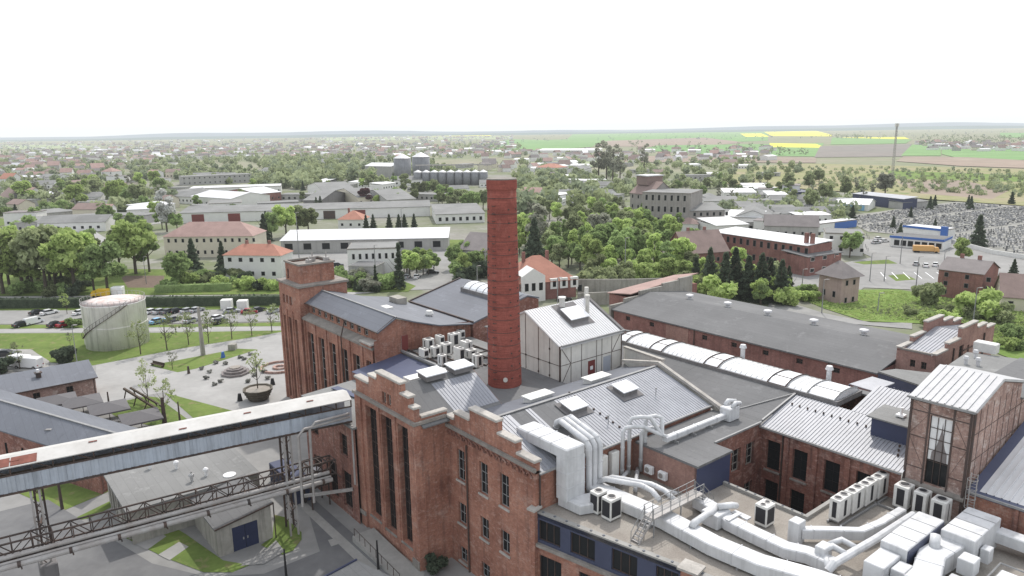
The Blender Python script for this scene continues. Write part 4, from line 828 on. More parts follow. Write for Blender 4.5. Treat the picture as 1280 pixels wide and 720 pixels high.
m=M(); m.bev(10.4,17.9,2.3,4.75,17.3,18.35,.12); t=ductobj('big white square duct dropping from the ribbed roof to the gravel roof',[('outlet',m)],17,3.5)
m=M(); m.bev(16.45,17.9,2.3,4.75,12.95,17.28,.02); m.build('riser','duct_white',t)
for z in (14.3,15.8): m=M(); m.box(16.42,17.93,2.27,4.78,z,z+.06); m.build('joint','joint_grey',t)
for a in (12.2,13.9,15.6): m=M(); m.box(a,a+.06,2.27,4.78,17.29,18.39); m.build('joint','joint_grey',t)
m=M(); m.duct([(16.5,3.5),(18.6,3.7),(19.6,6.0)],2.2,12.15,13.1); m.build('foot','duct_white',t)
m=M(); m.box(10.2,10.38,2.5,4.6,17.0,18.1); m.build('louvre','grille',t)
m=M()
pts=[(17.4,6.6),(21,6.9),(25.8,7.35),(31.2,7.1),(35.5,7.6),(39,8.9),(47,11.2)]
m.duct(pts,1.85,12.25,13.3); t=ductobj('widest white duct running along the gravel roof towards the lower right corner',[('trunk',m)],28,7); m=M(); joints(m,pts,3.2,1.85,12.25,13.3); m.build('joint','joint_grey',t)
m=M()
for a in (20.5,25,29.5,34,38.5): m.bar((a,5.9+(a-25)*.06,12.1),(a,8.5+(a-25)*.06,12.1),.12,.2)
m.build('support','steel_grey',t)
pts=[(25.6,12.4),(28.2,12.0),(30,11.3),(32.5,11.2),(35.6,11.2),(37.2,11.9),(39.4,12.0)]
m=M(); m.duct(pts,1.35,12.3,13.25); t=ductobj('second white duct behind the wide one, kinked beside the single air unit',[('trunk',m)],31,11.5); m=M(); joints(m,pts,2.6,1.35,12.3,13.25); m.build('joint','joint_grey',t)
m=M(); m.bev(27.6,29.4,10.2,12.2,12.15,13.5,.06); m.build('junction_box','duct_white',t)
m=M(); m.tube([(28.4,11.2,13.6),(28.7,9.3,13.7),(28.75,7.6,13.6),(28.75,7.3,13.3)],.32,10); m.build('branch','duct_white',t,True)
m=M(); m.tube([(28.6,11.3,13.8),(29.3,12.6,13.8),(29.4,13.1,13.6)],.3,10); m.build('branch','duct_white',t,True)
m=M(); m.box(29.3,31.0,12.4,13.1,13.0,13.15); m.box(29.9,30.3,10.6,12.6,13.28,13.4); m.build('cover_plate','duct_white',t)
pts=[(35.1,14.4),(36.4,15.9),(38.6,18.2),(39.1,20.8),(39.3,24.6)]; mj=M(); joints(mj,pts,2.6,.8,12.5,13.4); m=M(); m.duct(pts,.8,12.5,13.4); t=ductobj('angular white duct rising from an upright box towards the row of air units',[('trunk',m)],37,18)
mj.build('joint','joint_grey',t); m=M(); m.bev(34.3,35.3,13.6,14.8,12.0,14.1,.05); m.build('inlet_box','duct_white',t)
m=M(); m.tube([(39.6,10.6,13.0),(39.75,11.2,13.5),(40.3,17,13.6),(40.7,23.5,13.7)],.34,10); t=ductobj('long round white pipe between the angular duct and the navy sided air handler',[('pipe',m)],40,17)
m=M(); m.tube([(39.8,13.1,13.6),(38.6,13.2,13.7),(38.3,12.0,13.6)],.26,8); m.build('branch','duct_white',t,True)
m=M(); m.tube([(40.0,14.6,13.6),(38.6,14.7,13.7),(38.2,13.4,13.6)],.26,8); m.build('branch','duct_white',t,True)
m=M(); m.bev(37.7,38.6,11.9,13.2,12.6,13.9,.06); m.build('joint_box','duct_white',t)
m=M(); m.tube([(38,12.8,13.2),(39.6,10.8,13.1)],.28,8); m.build('branch','duct_white',t,True)
# pipes rising over the roof
def bendpipe(label,paths,a,b,r_=.3):
    t=sthing('pipe_bundle',label,'ventilation pipes',a,b,12)
    for p_ in paths: m=M(); m.tube(p_,r_,12); m.build('pipe','duct_white',t,True); m=M(); rings(m,p_,r_); m.build('joint','joint_grey',t)
    return t
P_=[]
for k in range(3):
    b=5.9+k*.75; P_.append([(11.6,b+.8,17.3),(11.9,b+.7,18.1),(12.5,b+.6,18.5),(13.2,b+.5,18.4),(16.8,b,17.9),(17.25,b,17.4),(17.3,b,16.6),(17.3,b,13.2),(17.4,b,12.6)])
bendpipe('bundle of three round white ducts bending down off the ribbed roof beside the square duct',P_,16,6.7,.32)
P_=[]
for k,(b,h_) in enumerate(((11.2,17.9),(12.2,18.7),(14.0-.35,17.2),(14.35-.1,18.4))):
    a=16.9+(.4 if k>1 else 0)
    P_.append([(a,b,12.4),(a,b,h_-.5),(a+.15,b+.2,h_-.1),(a+.6,b+.9,h_),(a+1.2,b+1.8 if k<2 else b+1.2,h_-.1),(18.9,15.0,16.6),(19.2,15.6,16.3)])
bendpipe('cluster of four upright white pipes looping over the parapet of the flat roof',P_,17,12.7,.21)
t=ductobj('straight white duct lying across the grey flat roof',[],19.3,20,15.5)
m=M(); m.duct([(19.15,15.2),(19.35,25.3)],.6,15.9,16.45); m.build('trunk','duct_white',t); m=M(); joints(m,[(19.15,15.2),(19.35,25.3)],3,.6,15.9,16.45); m.build('joint','joint_grey',t)
m=M(); m.bev(18.7,20.1,25.3,27.2,15.6,17.1,.1); m.build('cowl','duct_white',t)
m=M(); m.tube([(18.9,26.0,17.1),(18.9,26.6,17.5),(19.2,27.6,17.3)],.25,8); m.tube([(19.9,26.0,17.1),(19.9,26.6,17.5),(19.8,27.6,17.2)],.25,8); m.build('elbow','duct_white',t,True)
m=M(); 
for b in (16.5,19.5,22.5): m.bar((18.7,b,15.6),(19.9,b,15.6),.12,.3)
m.build('support','steel_grey',t)
P_=[[(17.3,7.0,13.2),(18.2,7.3,13.9),(21.4,9.0,13.9),(22.6,9.2,13.7),(23.9,8.8,13.4)],[(17.3,7.8,13.2),(18.4,8.1,13.9),(21.9,9.9,13.9),(23.3,10.2,13.7),(25.0,9.9,13.3)]]
bendpipe('pair of round white ducts curving over the gravel roof behind the square duct',P_,20,9,.27)
P_=[[(16.6,9.9,12.6),(18.3,9.5,12.7)],[(16.9,12.0,12.7),(17.6,10.4,12.7),(17.8,9.6,12.7)],[(17.0,13.5,12.6),(19.0,11.0,12.7),(20.3,9.4,12.7)],[(20.5,11.6,12.5),(23.2,12.3,12.6)]]
bendpipe('loose low white pipes on the roof between the pipe cluster and the curved ducts',P_,18,11,.21)
m=M(); t=sthing('steel_cabinet','pair of grey upright steel cabinets against the brick wall under the ribbed roof','cabinet',16.4,9.2,12)
for b0_,b1_ in ((8.4,9.3),(9.9,11)): m=M(); m.bev(16.1,16.7,b0_,b1_,12.4,15.3,.05); m.build('body','ac_body',t)
def acunit(label,a,b,z,rot=0,w_=1.0,d_=.75,h_=1.7,group='outdoor air units',fan=2,mt='ac_body',gw=.1,gs=.1):
    t=sthing('air_unit',label,'air conditioning unit',a,b,z,group); t.rotation_euler[2]=A0+rot; OFF[t.name]=(0,0,0)
    m=M(); m.bev(-d_/2,d_/2,-w_/2,w_/2,.15,h_,.04); m.build('casing',mt,t)
    m=M(); m.box(d_/2-.01,d_/2+.02,-w_/2+gw*w_,w_/2-gw*w_,.4,h_-.25); m.build('side_grille','grille',t); m=M(); m.box(-d_/2+gs*d_,d_/2-gs*d_,-w_/2-.02,-w_/2+.01,.4,h_-.25); m.build('side_grille','grille',t)
    for k in range(fan):
        y=(-w_/4 if k==0 else w_/4) if fan>1 else 0; r_=min(w_/fan,d_)*.38; m=M(); m.tube([(0,y,h_-.02),(0,y,h_+.06)],r_,14); f=m.build('fan_guard','pipe_grey',t)
        m=M(); m.tube([(0,y,h_+.05),(0,y,h_+.07)],r_*.75,12); m.build('fan','grille',f)
    for sy in (-w_/2+.12,w_/2-.12): m=M(); m.box(-d_/2+.05,d_/2-.05,sy-.07,sy+.07,0,.15); m.build('foot','steel_grey',t)
    return t
acunit('left one of two white air units with black grilles by the metal stair',19.9,4.6,12.05,0,1.3,1.1,2.2,fan=1)
acunit('right one of two white air units with black grilles by the metal stair',21.5,4.7,12.05,0,1.5,1.2,2.2,fan=1)
acunit('single white air unit standing alone near the courtyard kerb',31.4,14.6,12.05,0,1.4,1.25,2.1,fan=2)
for k,nm in enumerate(('nearest','second','third','farthest')):
    acunit(f'{nm} pale air unit in the row beside the courtyard kerb',35.45+.12*k,20.6+2.35*k,12.25,0,2.15,1.0,2.2,gw=.4,gs=.3)
for a,b,l_,w_ in ((38.3,27.2,'left',1.7),(39.95,27.2,'middle',1.5),(41.7,26.9,'right',1.7)):
    acunit(f'{l_} pale air unit of the three along the foot of the pale brick tower',a,b,12.2,0,w_*.85,w_*.78,2.3,fan=1,gw=.46,gs=.24)
m=M(); t=sthing('unit_rail','grey steel rail frame under the rows of air units','support frame',36,24,12); m.bar((36.2,19.3,12.15),(36.5,28,12.15),.15,.2); m.bar((36.2,26,12.15),(42.3,26,12.15),.15,.2); m.bar((35,19.3,12.15),(35.1,28,12.15),.15,.2); m.build('rail','steel_grey',t)
for k,b in enumerate((15.0,16.6)): t=sthing('wall_unit','small white unit mounted on the pink brick parapet wall','wall air unit',18.3+k*1.7,13.7,13,'small units on the pink brick wall'); m=M(); m.bev(18.1+k*1.8,19.1+k*1.8,13.25,13.72,12.7,13.5,.04); m.build('casing','white_paint',t); m=M(); m.tube([(18.5+k*1.8,13.22,13.1),(18.5+k*1.8,13.26,13.1)],.28,12); m.build('fan','pipe_grey',t)
# air handlers
t=sthing('air_handler','long white rooftop air handler with a dark navy side panel','air handling unit',42.5,18,12)
m=M(); m.bev(41.5,43.6,15.2,22.4,12.3,14.85,.06); m.build('casing','duct_white',t); m=M(); m.bev(41.6,43.2,12.2,15.15,12.3,14.3,.06); m.build('casing','duct_white',t)
m=M(); m.box(43.6,43.66,15.3,22.3,12.4,14.7); m.build('side_panel','navy_wall',t)
m=M(); m.bev(43.25,44.3,13.2,14.9,12.6,14.0,.05); m.build('outlet','duct_white',t)
m=M(); m.tube([(43.68,15.9,13),(43.72,15.9,13)],.5,16); m.build('fan','steel_dark',t)
for b in (17,18.8,20.6): m=M(); m.box(41.5,43.6,b-.02,b+.02,14.86,14.88); m.build('seam','steel_grey',t)
m=M(); m.tube([(44.1,12.8,12.9),(42.9,11.2,12.9)],.2,8); m.tube([(44.5,13.2,12.7),(43.3,11.4,12.7)],.2,8); m.build('pipe','duct_white',t,True)
t=sthing('air_handler','white rooftop air handler with a ribbed lid beside the access ladder','air handling unit',45,23,12)
m=M(); m.bev(44.0,46.6,20.6,26.4,12.3,14.9,.06); m.build('casing','duct_white',t)
for b in (22,23.5,25): m=M(); m.box(44,46.6,b-.025,b+.025,14.905,14.93); m.build('seam','steel_grey',t)
pts=[(44.9,20.7),(44.6,17.5),(45.4,14.5),(45.6,8)]; m=M(); m.duct(pts,2.0,12.6,14.2); m.build('trunk','duct_white',t); m=M(); joints(m,pts,2.4,2.0,12.6,14.2); m.build('joint','joint_grey',t)
m=M(); m.bev(46.7,47.4,21.6,22.6,12.8,14.0,.05); m.build('control_box','duct_white',t)
m=M(); m.bev(46.2,47.4,18.2,19.6,13.0,14.3,.05); m.bev(46.2,47.2,16.2,17.4,12.3,13.3,.05); m.build('outlet','duct_white',t)
m=M(); m.tube([(44.3,18.7,13.6),(44.3,18.7,14.3),(44.1,19.3,14.9)],.4,10); m.build('branch','duct_white',t,True)
m=M(); m.duct([(46.6,26.2),(64,26.2)],1.3,12.9,13.9); t=ductobj('plain white duct leaving the right frame edge below the brick parapet',[('trunk',m)],55,26)
t=sthing('roof_lantern','low white glazed roof light with a metal rim near the lower right corner','roof light',50,19,12); m=M(); m.box(48.2,54,15.5,22,12.02,12.6); m.build('kerb','steel_grey',t)
for k in range(3): m=M(); m.box(48.35+k*1.9,50.1+k*1.9,15.7,21.8,12.62,12.75); m.build('pane','frosted',t)
m=M(); m.tube([(48.1,15.4,13.1),(48.1,22.1,13.1),(54,22.1,13.1)],.07,6); m.build('handrail','steel_grey',t)
# walkway with stairs
t=sthing('roof_walkway','galvanised steel walkway with stairs and handrails crossing the white ducts','walkway',26,8,12)
m=M(); m.box(25.2,26.3,5.0,12.3,13.75,13.85); m.build('deck','pipe_grey',t)
def steps(y0,y1,x0,x1):
    m=M(); n=6
    for i in range(n):
        f_=(i+.5)/n; y=y0+(y1-y0)*f_; m.box(x0,x1,y-.14,y+.14,12+1.75*f_-.02,12+1.75*f_+.03)
    m.bar((x0,y0,12),(x0,y1,13.8),.06,.2); m.bar((x1,y0,12),(x1,y1,13.8),.06,.2); m.build('stair','pipe_grey',t)
    m=M(); 
    for x in (x0,x1):
        m.bar((x,y0,12.9),(x,y1,14.75),.05)
        for f_ in (0,.5,1): y=y0+(y1-y0)*f_; m.bar((x,y,12+1.75*f_),(x,y,12.95+1.75*f_),.05)
    m.build('handrail','steel_grey',t)
steps(3.2,5.0,25.3,26.2); steps(14.1,12.3,25.3,26.2)
m=M()
for x in (25.2,26.3):
    for z in (14.3,14.85): m.bar((x,5,z),(x,12.3,z),.05)
    for y in (5,6.2,7.4,8.7,9.9,11.1,12.3): m.bar((x,y,13.8),(x,y,14.88),.05)
    for y in (5.1,12.2,8.9): m.bar((x,y,12),(x,y,13.75),.09)
m.build('handrail','steel_grey',t)
# ladder
t=sthing('access_ladder','caged steel ladder fixed at the corner of tower and brick parapet','ladder',43.3,28.3,12)
m=M()
for x in (43.3,43.85): m.bar((x,28.45,12),(x,28.45,17.2),.06)
for k in range(17): m.bar((43.3,28.45,12.3+k*.3),(43.85,28.45,12.3+k*.3),.035)
m.build('rungs','pipe_grey',t)
m=M()
for z in (14,14.9,15.8,16.7): m.tube([(43.25,28.45,z),(43.15,28.1,z),(43.3,27.8,z),(43.6,27.7,z),(43.85,27.8,z),(44,28.1,z),(43.9,28.45,z)],.03,4)
for x,y in ((43.2,28.0),(43.57,27.7),(43.95,28.0)): m.bar((x,y,14),(x,y,16.8),.04)
m.build('cage','pipe_grey',t)
# outdoor units left of chimney
spots=[(530,447,1.6,'ac_body'),(545,446,1.4,0),(558,444,1.5,0),(574,452,1.8,0),(589,448,1.5,0),(536,436,1.5,0),(550,434,1.6,0),(568,433,1.9,0),(583,437,1.7,0),(524,424,1.5,0),(541,420,1.3,0),(560,421,1.4,0),(576,423,1.4,0),(553,457,1.0,0),(597,459,1.2,0)]
rows=['front','front','front','front','front','second','second','second','second','back','back','back','back','front','front']
for i,(px,py,w_,_) in enumerate(spots):
    a,b=Lc(px,py,15.5+.2); acunit(f'pale outdoor air unit in the {rows[i]} row of the roof plant left of the chimney',a,b,15.75,random.choice((0,0,R(90))),w_*.92,.85+.2*(i%3),1.35+.25*(i%4),gw=.3 if i%3 else .14,gs=(.15,.42,.42)[i%3],fan=1+(w_>1.5),group=f'air units in the {rows[i]} row left of the chimney')
m=M(); t=sthing('plant_platform','dark steel grid platform under the air units left of the chimney','platform',-22,16,15)
for k in range(5): m.bar((-28,12.6+k*2.2,15.66),(-14,12.6+k*2.2,15.66),.16,.18)
for k in range(6): m.bar((-27.5+k*2.6,12.3,15.58),(-27.5+k*2.6,21.8,15.58),.12,.12)
m.build('grid','steel_dark',t)
# ================================================= GAS TANK
tc_=G(149,438)+Vector((-.48,.88,0))*6.8
t=thing('storage_tank','weathered white storage tank with rusty roof and diagonal stair on the lawn','tank',tc_,0); OFF[t.name]=(0,0,0)
m=M(); m.lathe([(6.7,0),(6.7,10.1),(6.8,10.15),(6.8,10.3)],0,0,48); m.build('shell','tank_paint',t,True)
m=M(); m.lathe([(6.75,10.3),(4,10.8),(1,11.1),(.1,11.15)],0,0,48); m.build('roof','tank_roof',t,True)
m=M()
for z in (5.1,): m.lathe([(6.7,z-.03),(6.75,z-.02),(6.75,z+.02),(6.7,z+.03)],0,0,48)
m.build('seam','tank_paint',t)
m=M(); ta0=R(-143); ta1=R(-38); n=30
for i in range(n):
    f0=i/n; a_=ta0+(ta1-ta0)*f0; a2=ta0+(ta1-ta0)*(i+1)/n; z0=2.4+7.9*f0; z1=2.4+7.9*(i+1)/n
    m.bar((7.0*math.cos(a_),7.0*math.sin(a_),z0),(7.0*math.cos(a2),7.0*math.sin(a2),z1),.35,.1)
    if i%2==0: m.bar((7.25*math.cos(a_),7.25*math.sin(a_),z0),(7.25*math.cos(a_),7.25*math.sin(a_),z0+1),.05)
    m.bar((7.25*math.cos(a_),7.25*math.sin(a_),z0+1),(7.25*math.cos(a2),7.25*math.sin(a2),z1+1),.05)
m.build('stair','frame_brown',t)
m=M(); n=36
for i in range(n):
    a_=2*math.pi*i/n;a2=2*math.pi*(i+1)/n
    if False : continue
    m.bar((6.7*math.cos(a_),6.7*math.sin(a_),10.3),(6.7*math.cos(a_),6.7*math.sin(a_),11.3),.06); m.bar((6.7*math.cos(a_),6.7*math.sin(a_),11.3),(6.7*math.cos(a2),6.7*math.sin(a2),11.3),.05)
m.build('railing','pipe_grey',t)
m=M(); m.box(-7.4,-6.6,-1,0,0,2.2); m.build('valve_box','panel_cream',t)
# ================================================= PLAZA OBJECTS
q=G(320,503)+Vector((0,1.5,0)); t=thing('boat_planter','big round dark timber planter tub holding a thin young tree','planter',q,0); OFF[t.name]=(0,0,0)
m=M(); m.lathe([(1.6,0),(2.05,.8),(2.6,1.9),(2.75,2.2),(2.5,2.2),(2.3,1.9)],0,0,10); m.build('tub','wood_grey',t)
m=M()
for z,r_ in ((.4,1.85),(.9,2.13),(1.4,2.38),(1.9,2.62)): m.lathe([(r_,z-.06),(r_+.09,z-.05),(r_+.09,z+.05),(r_,z+.06)],0,0,10)
m.build('hoop','bark',t)
m=M(); m.lathe([(2.35,1.95),(.1,2.1)],0,0,10); m.build('soil','gravel',t)
q=G(290,471)+Vector((0,2,0)); t=thing('octagonal_stone_pile','rubble-like stone pile built as a stepped octagon in the middle of the paved plaza','bench',q,0); OFF[t.name]=(0,0,0)  # stands for a rubble-like stone pile, shaped as neat octagonal steps
m=M(); 
for r_,z in ((2.9,.45),(2.3,.9),(1.7,1.25)): m.lathe([(r_,0 if z<.5 else z-.45),(r_,z),(r_-.6,z)],0,0,8)
m.build('step','tile_grey',t)
m=M(); m.lathe([(1.1,1.25),(1.1,1.45),(.1,1.6)],0,0,8); m.build('bed','gravel',t)
q=G(350,460); t=thing('ring_bench','round red brick ring bench near the corner of the brick hall','bench',q,0); OFF[t.name]=(0,0,0)
m=M(); m.lathe([(4.0,0),(4.0,.45),(3.6,.45),(3.6,0)],0,0,24); m.build('ring','brick_pale',t); m=M(); m.lathe([(1.5,0),(1.5,.4),(.9,.4),(.9,0)],0,0,12); m.build('inner_ring','brick_pale',t)
ul=['first','second','third','fourth']
for i,(px,py) in enumerate(((74,510),(105,512),(138,520),(178,532))):
    q=G(px,py+6); t=thing('parasol',f'{ul[i]} dark grey square parasol from the left in the row beside the slate shed','parasol',q,R(35),'grey parasols beside the slate shed'); OFF[t.name]=(0,0,0)
    m=M(); 
    c=[(-3,-3,2.5),(3,-3,2.5),(3,3,2.5),(-3,3,2.5)]; m.mesh(c+[(0,0,3.4)]+[(x,y,2.25) for x,y,_ in c],[(0,1,4),(1,2,4),(2,3,4),(3,0,4),(0,5,6,1),(1,6,7,2),(2,7,8,3),(3,8,5,0)]); m.build('canopy','canvas_grey',t)
    m=M(); m.tube([(0,0,0),(0,0,3.4)],.06,6); m.build('pole','steel_dark',t); m=M(); m.box(-.5,.5,-.5,.5,0,.15); m.build('base','concrete',t)
    t=thing('picnic_table',f'pale wooden table under the {ul[i]} grey parasol from the left','table',q+Vector((1.8,-1.8,0)),R(35),'pale tables under the grey parasols'); OFF[t.name]=(0,0,0); m=M(); m.box(-1.1,1.1,-.4,.4,.7,.76); m.build('tabletop','panel_cream',t)
    m=M(); m.box(-1.1,1.1,-.9,-.6,.42,.47); m.box(-1.1,1.1,.6,.9,.42,.47); m.build('seat','panel_cream',t); m=M(); 
    for x in (-.9,.9): m.box(x-.04,x+.04,-.85,.85,0,.42); m.box(x-.04,x+.04,-.05,.05,.42,.7)
    m.build('leg','steel_grey',t)
q=G(175,508); t=thing('timber_climbing_frame','dark slanting timber frame on the small lawn beside the parasols','play equipment',q,R(-35)); OFF[t.name]=(0,0,0)
m=M(); m.bar((-5,0,2.4),(5.2,.2,.6),.35); m.bar((-5,1.2,2.2),(5,1.4,.6),.3); m.build('beam','wood_dark',t)
m=M(); 
for x,z in ((-4.5,2.2),(-1,1.8),(2.4,1.1)): m.bar((x,-.6,0),(x,.1,z),.16); m.bar((x,1.9,0),(x,1.3,z),.16)
m.build('post','wood_dark',t)
def post(px,py,h_,label,nm='lamp_post',grp=None,r_=.09,head=True,mt='steel_grey'):
    q=G(px,py); t=thing(nm,label,nm.replace('_',' '),q,0,grp); OFF[t.name]=(0,0,0)
    m=M(); m.tube([(0,0,0),(0,0,h_)],[r_*1.3,r_*.7],8); m.build('pole',mt,t)
    if head: m=M(); m.tube([(0,0,h_),(.6,-.2,h_+.15)],r_*.6,6); m.box(.4,1.2,-.35,-.05,h_+.08,h_+.22); m.build('lamp_head','pipe_grey',t)
    return t
post(137,511,3.2,'short dark post at the left edge of the small parasol lawn','marker_post',r_=.16,head=False,mt='steel_dark')
post(206,529,4.6,'thick dark post on the small parasol lawn, left of the footpath','marker_post',r_=.32,head=False,mt='steel_dark')
post(225,527,3.6,'slim dark post on the small parasol lawn beside the footpath','marker_post',r_=.14,head=False,mt='steel_dark')
post(236,467,1.6,'little dark bollard at the corner of the paved plaza','bollard',r_=.25,head=False,mt='steel_dark')
post(341,481,1.3,'dark litter bin right of the round timber planter','litter_bin',r_=.4,head=False,mt='black'); post(300,501,1.4,'dark litter bin left of the round timber planter','litter_bin',r_=.4,head=False,mt='black'); post(279,447,1.3,'small blue litter bin on the far edge of the plaza','litter_bin',r_=.4,head=False,mt='sky_blue_paint')
post(254,444,11,'tall concrete mast standing beside the tree lined path','utility_pole',r_=.42,head=False,mt='concrete_wall')
post(78,637,6.5,'short dark steel post on the lawn under the covered bridge','steel_post',r_=.16,head=False,mt='steel_dark')
post(63,585,6,'slender street lamp seen in front of the slate roof','street_lamp',r_=.07)
post(473,712,3.6,'black post beside the ramp at the foot of the brick hall','marker_post',r_=.12,head=False,mt='black')
post(358,722,3.5,'black post top at the bottom edge below the garage','marker_post',r_=.12,head=False,mt='black')
post(97,458,9,'thin lamp post on the big lawn left of the tank','street_lamp',r_=.08); post(183,355,9,'street lamp beside the far road above the tank','street_lamp',r_=.1)
q=G(291,437); t=thing('concrete_bin','square concrete bin on the path by the mast','bin',q,0); OFF[t.name]=(0,0,0); m=M(); m.bev(-.8,.8,-.8,.8,0,1.4,.1); m.build('body','concrete_wall',t)
for (x0,y0),(x1,y1) in (((190,455),(205,459)),):
    t=thing('park_bench','dark timber bench at the left tip of the plaza lawn','bench',G(197,458),R(-30)); OFF[t.name]=(0,0,0); m=M(); m.box(-2,2,-.3,.3,.4,.5); m.build('seat','wood_dark',t); m=M(); m.box(-2,2,.3,.38,.5,.95); m.build('backrest','wood_dark',t); m=M(); m.box(-1.8,-1.6,-.25,.3,0,.4); m.build('leg','steel_dark',t); m=M(); m.box(1.6,1.8,-.25,.3,0,.4); m.build('leg','steel_dark',t)
# ramp and entrance roof by the hall foot
t=sthing('access_ramp','long concrete ramp with a handrail along the foot of the tall brick facade','ramp',-4,-6.5)
m=M(); m.mesh([(-9,-7.3,0),(1.8,-7.3,0),(1.8,-4.4,0),(-9,-4.4,0),(-9,-7.3,.9),(1.8,-7.3,.12),(1.8,-4.4,.12),(-9,-4.4,.9)],[(4,5,6,7),(0,1,5,4),(1,2,6,5),(3,0,4,7)]); m.build('slab','concrete',t)
m=M(); 
for k in range(9): a=-8.8+k*1.3; z=.9-(k*1.3)*.072; m.bar((a,-7.1,z),(a,-7.1,z+1),.05)
m.bar((-8.8,-7.1,1.9),(1.6,-7.1,1.12),.05); m.build('handrail','steel_dark',t)
t=sthing('entrance_canopy','grey flat canopy with a navy edge at the bottom of the picture','canopy',6,-12)
pp=[Lc(*k,3.2) for k in ((405,722),(446,700),(500,726),(470,760))]
m=M(); m.slab([(x,y,3.2) for x,y in pp],.3); m.build('roof','felt_light',t); m=M(); m.bar((*pp[0],3.25),(*pp[1],3.25),.2,.2); m.build('edge','navy',t)
m=M(); 
for x,y in pp: m.tube([(x+.0,y,0),(x,y,2.9)],.1,6)
m.build('support','steel_dark',t)
q=G(545,716); t=thing('round_shrub','small dark green shrub at the foot of the brick corner','shrub',q,0)
SHRUB=t
HZ=8e-5
# ================================================= GROUND
def big(name,mt,x0,x1,y0,y1,z): m=M(); m.q((x0,y0,z),(x1,y0,z),(x1,y1,z),(x0,y1,z)); return tag(m.build(name,mt),kind='structure')
big('ground','earth_far',-40000,40000,-400,60000,-.06)
gsheet('town_ground',[(-700,330),(-500,232),(300,212),(700,212),(1100,232),(1700,330),(3400,1500),(640,2300),(-2300,1500)],'town_ground',-.03)
sheet('yard_paving',[S(-200,-120),S(120,-120),S(120,70),S(15,72),S(-70,60),S(-95,36),S(-200,-60)],'asphalt_light',0)
def lawn(px,z=.012,mt='grass',nm='lawn'): return gsheet(nm,px,mt,z)
gsheet('plaza',[(120,455),(225,432),(300,423),(380,415),(372,505),(300,512),(250,522),(207,490),(183,494),(120,505)],'paving',.008)
gsheet('path',[(-60,449),(60,452),(118,457),(225,436),(330,420),(380,416),(380,407),(330,414),(-60,412)],'asphalt_light',.004)
lawn([(-80,417),(194,416),(362,413),(326,420),(225,436),(116,457),(60,453),(40,437),(-80,434)])
gsheet('footpath',[(-80,412.4),(360,408),(362,413),(-80,416.8)],'paving',.016)
lawn([(-80,406),(200,406),(360,403),(360,407.5),(-80,412)],.02)
lawn([(187,457),(222,465.5),(245,461),(322,437),(298,436)],.02); lawn([(125,508),(183,495.5),(197,497),(234,524),(197,534),(150,524)],.02); lawn([(205,491),(292,514),(275,519),(243,524)],.02)
lawn([(10,611),(100,596),(160,600),(140,613),(76,640)],.02); lawn([(84,653),(137,627),(140,634),(112,648)],.02)
lawn([(-80,640),(0,651),(16,658),(0,664),(-80,672)],.02); lawn([(-80,716),(0,703),(78,686),(130,713),(127,740),(-80,800)],.02)
lawn([(147,668),(205,652),(232,668),(279,701),(312,707),(290,716),(255,716),(205,697)],.02); lawn([(343,644),(356,647),(377,666),(377,675),(366,689),(353,694),(326,682),(341,672)],.02)
for k,(x,y) in enumerate(((186,677),(214,690))): gsheet('footpath',[(x-16,y+4),(x+10,y-12),(x+22,y-6),(x-2,y+11)],'paving',.026)
gsheet('road',[(-60,672),(0,640),(60,625),(190,705),(260,722),(330,718),(400,690),(385,640),(350,610),(372,606),(500,720),(500,900),(-60,900)],'asphalt',.004)
gsheet('pavement',[(362,622),(372,619),(484,722),(470,726)],'concrete',.03)
gsheet('apron',[(448,672),(473,662),(531,717),(520,760),(495,722)],'concrete',.02)
gsheet('apron',[(300,708),(330,690),(345,676),(356,690),(330,706)],'asphalt_light',.026)
gsheet('manhole_cover',[(410,676),(418,674),(423,681),(414,684)],'concrete',.02)
# street + hedges + car park
gsheet('street',[(-200,372),(0,371),(360,369),(520,352),(720,354),(850,360),(850,368),(720,362),(520,361),(360,376),(0,377),(-200,378)],'paving',.01)
lawn([(-150,385),(240,384),(356,381),(356,386),(240,388),(-150,389)],.015)
gsheet('car_park',[(-150,389),(240,388),(360,386),(360,402),(200,405),(-150,406)],'asphalt_light',.02)
gsheet('car_park',[(-80,438),(38,437),(62,452),(60,464),(-80,466)],'concrete',.02)
lawn([(-200,340),(120,336),(290,338),(365,352),(362,368),(0,370),(-200,371)],.01)
lawn([(150,345),(205,345),(205,360),(160,360)],.02,'soil','bare_ground')
gsheet('yard',[(355,318),(560,312),(575,312),(560,335),(545,362),(420,366),(380,350)],'asphalt_light',.01)
gsheet('road',[(545,362),(560,335),(582,300),(600,300),(590,340),(575,362)],'asphalt_light',.02)
lawn([(372,350),(430,345),(500,350),(520,358),(510,365),(380,366)],.02); lawn([(560,300),(580,300),(572,318),(560,320)],.02)
gsheet('road',[(-100,296),(0,293),(110,284),(205,273),(205,279),(120,290),(135,300),(110,322),(96,322),(112,300),(0,302),(-100,306)],'paving',.012)
lawn([(-100,290),(0,283),(20,277),(0,273),(-100,282)],.02)
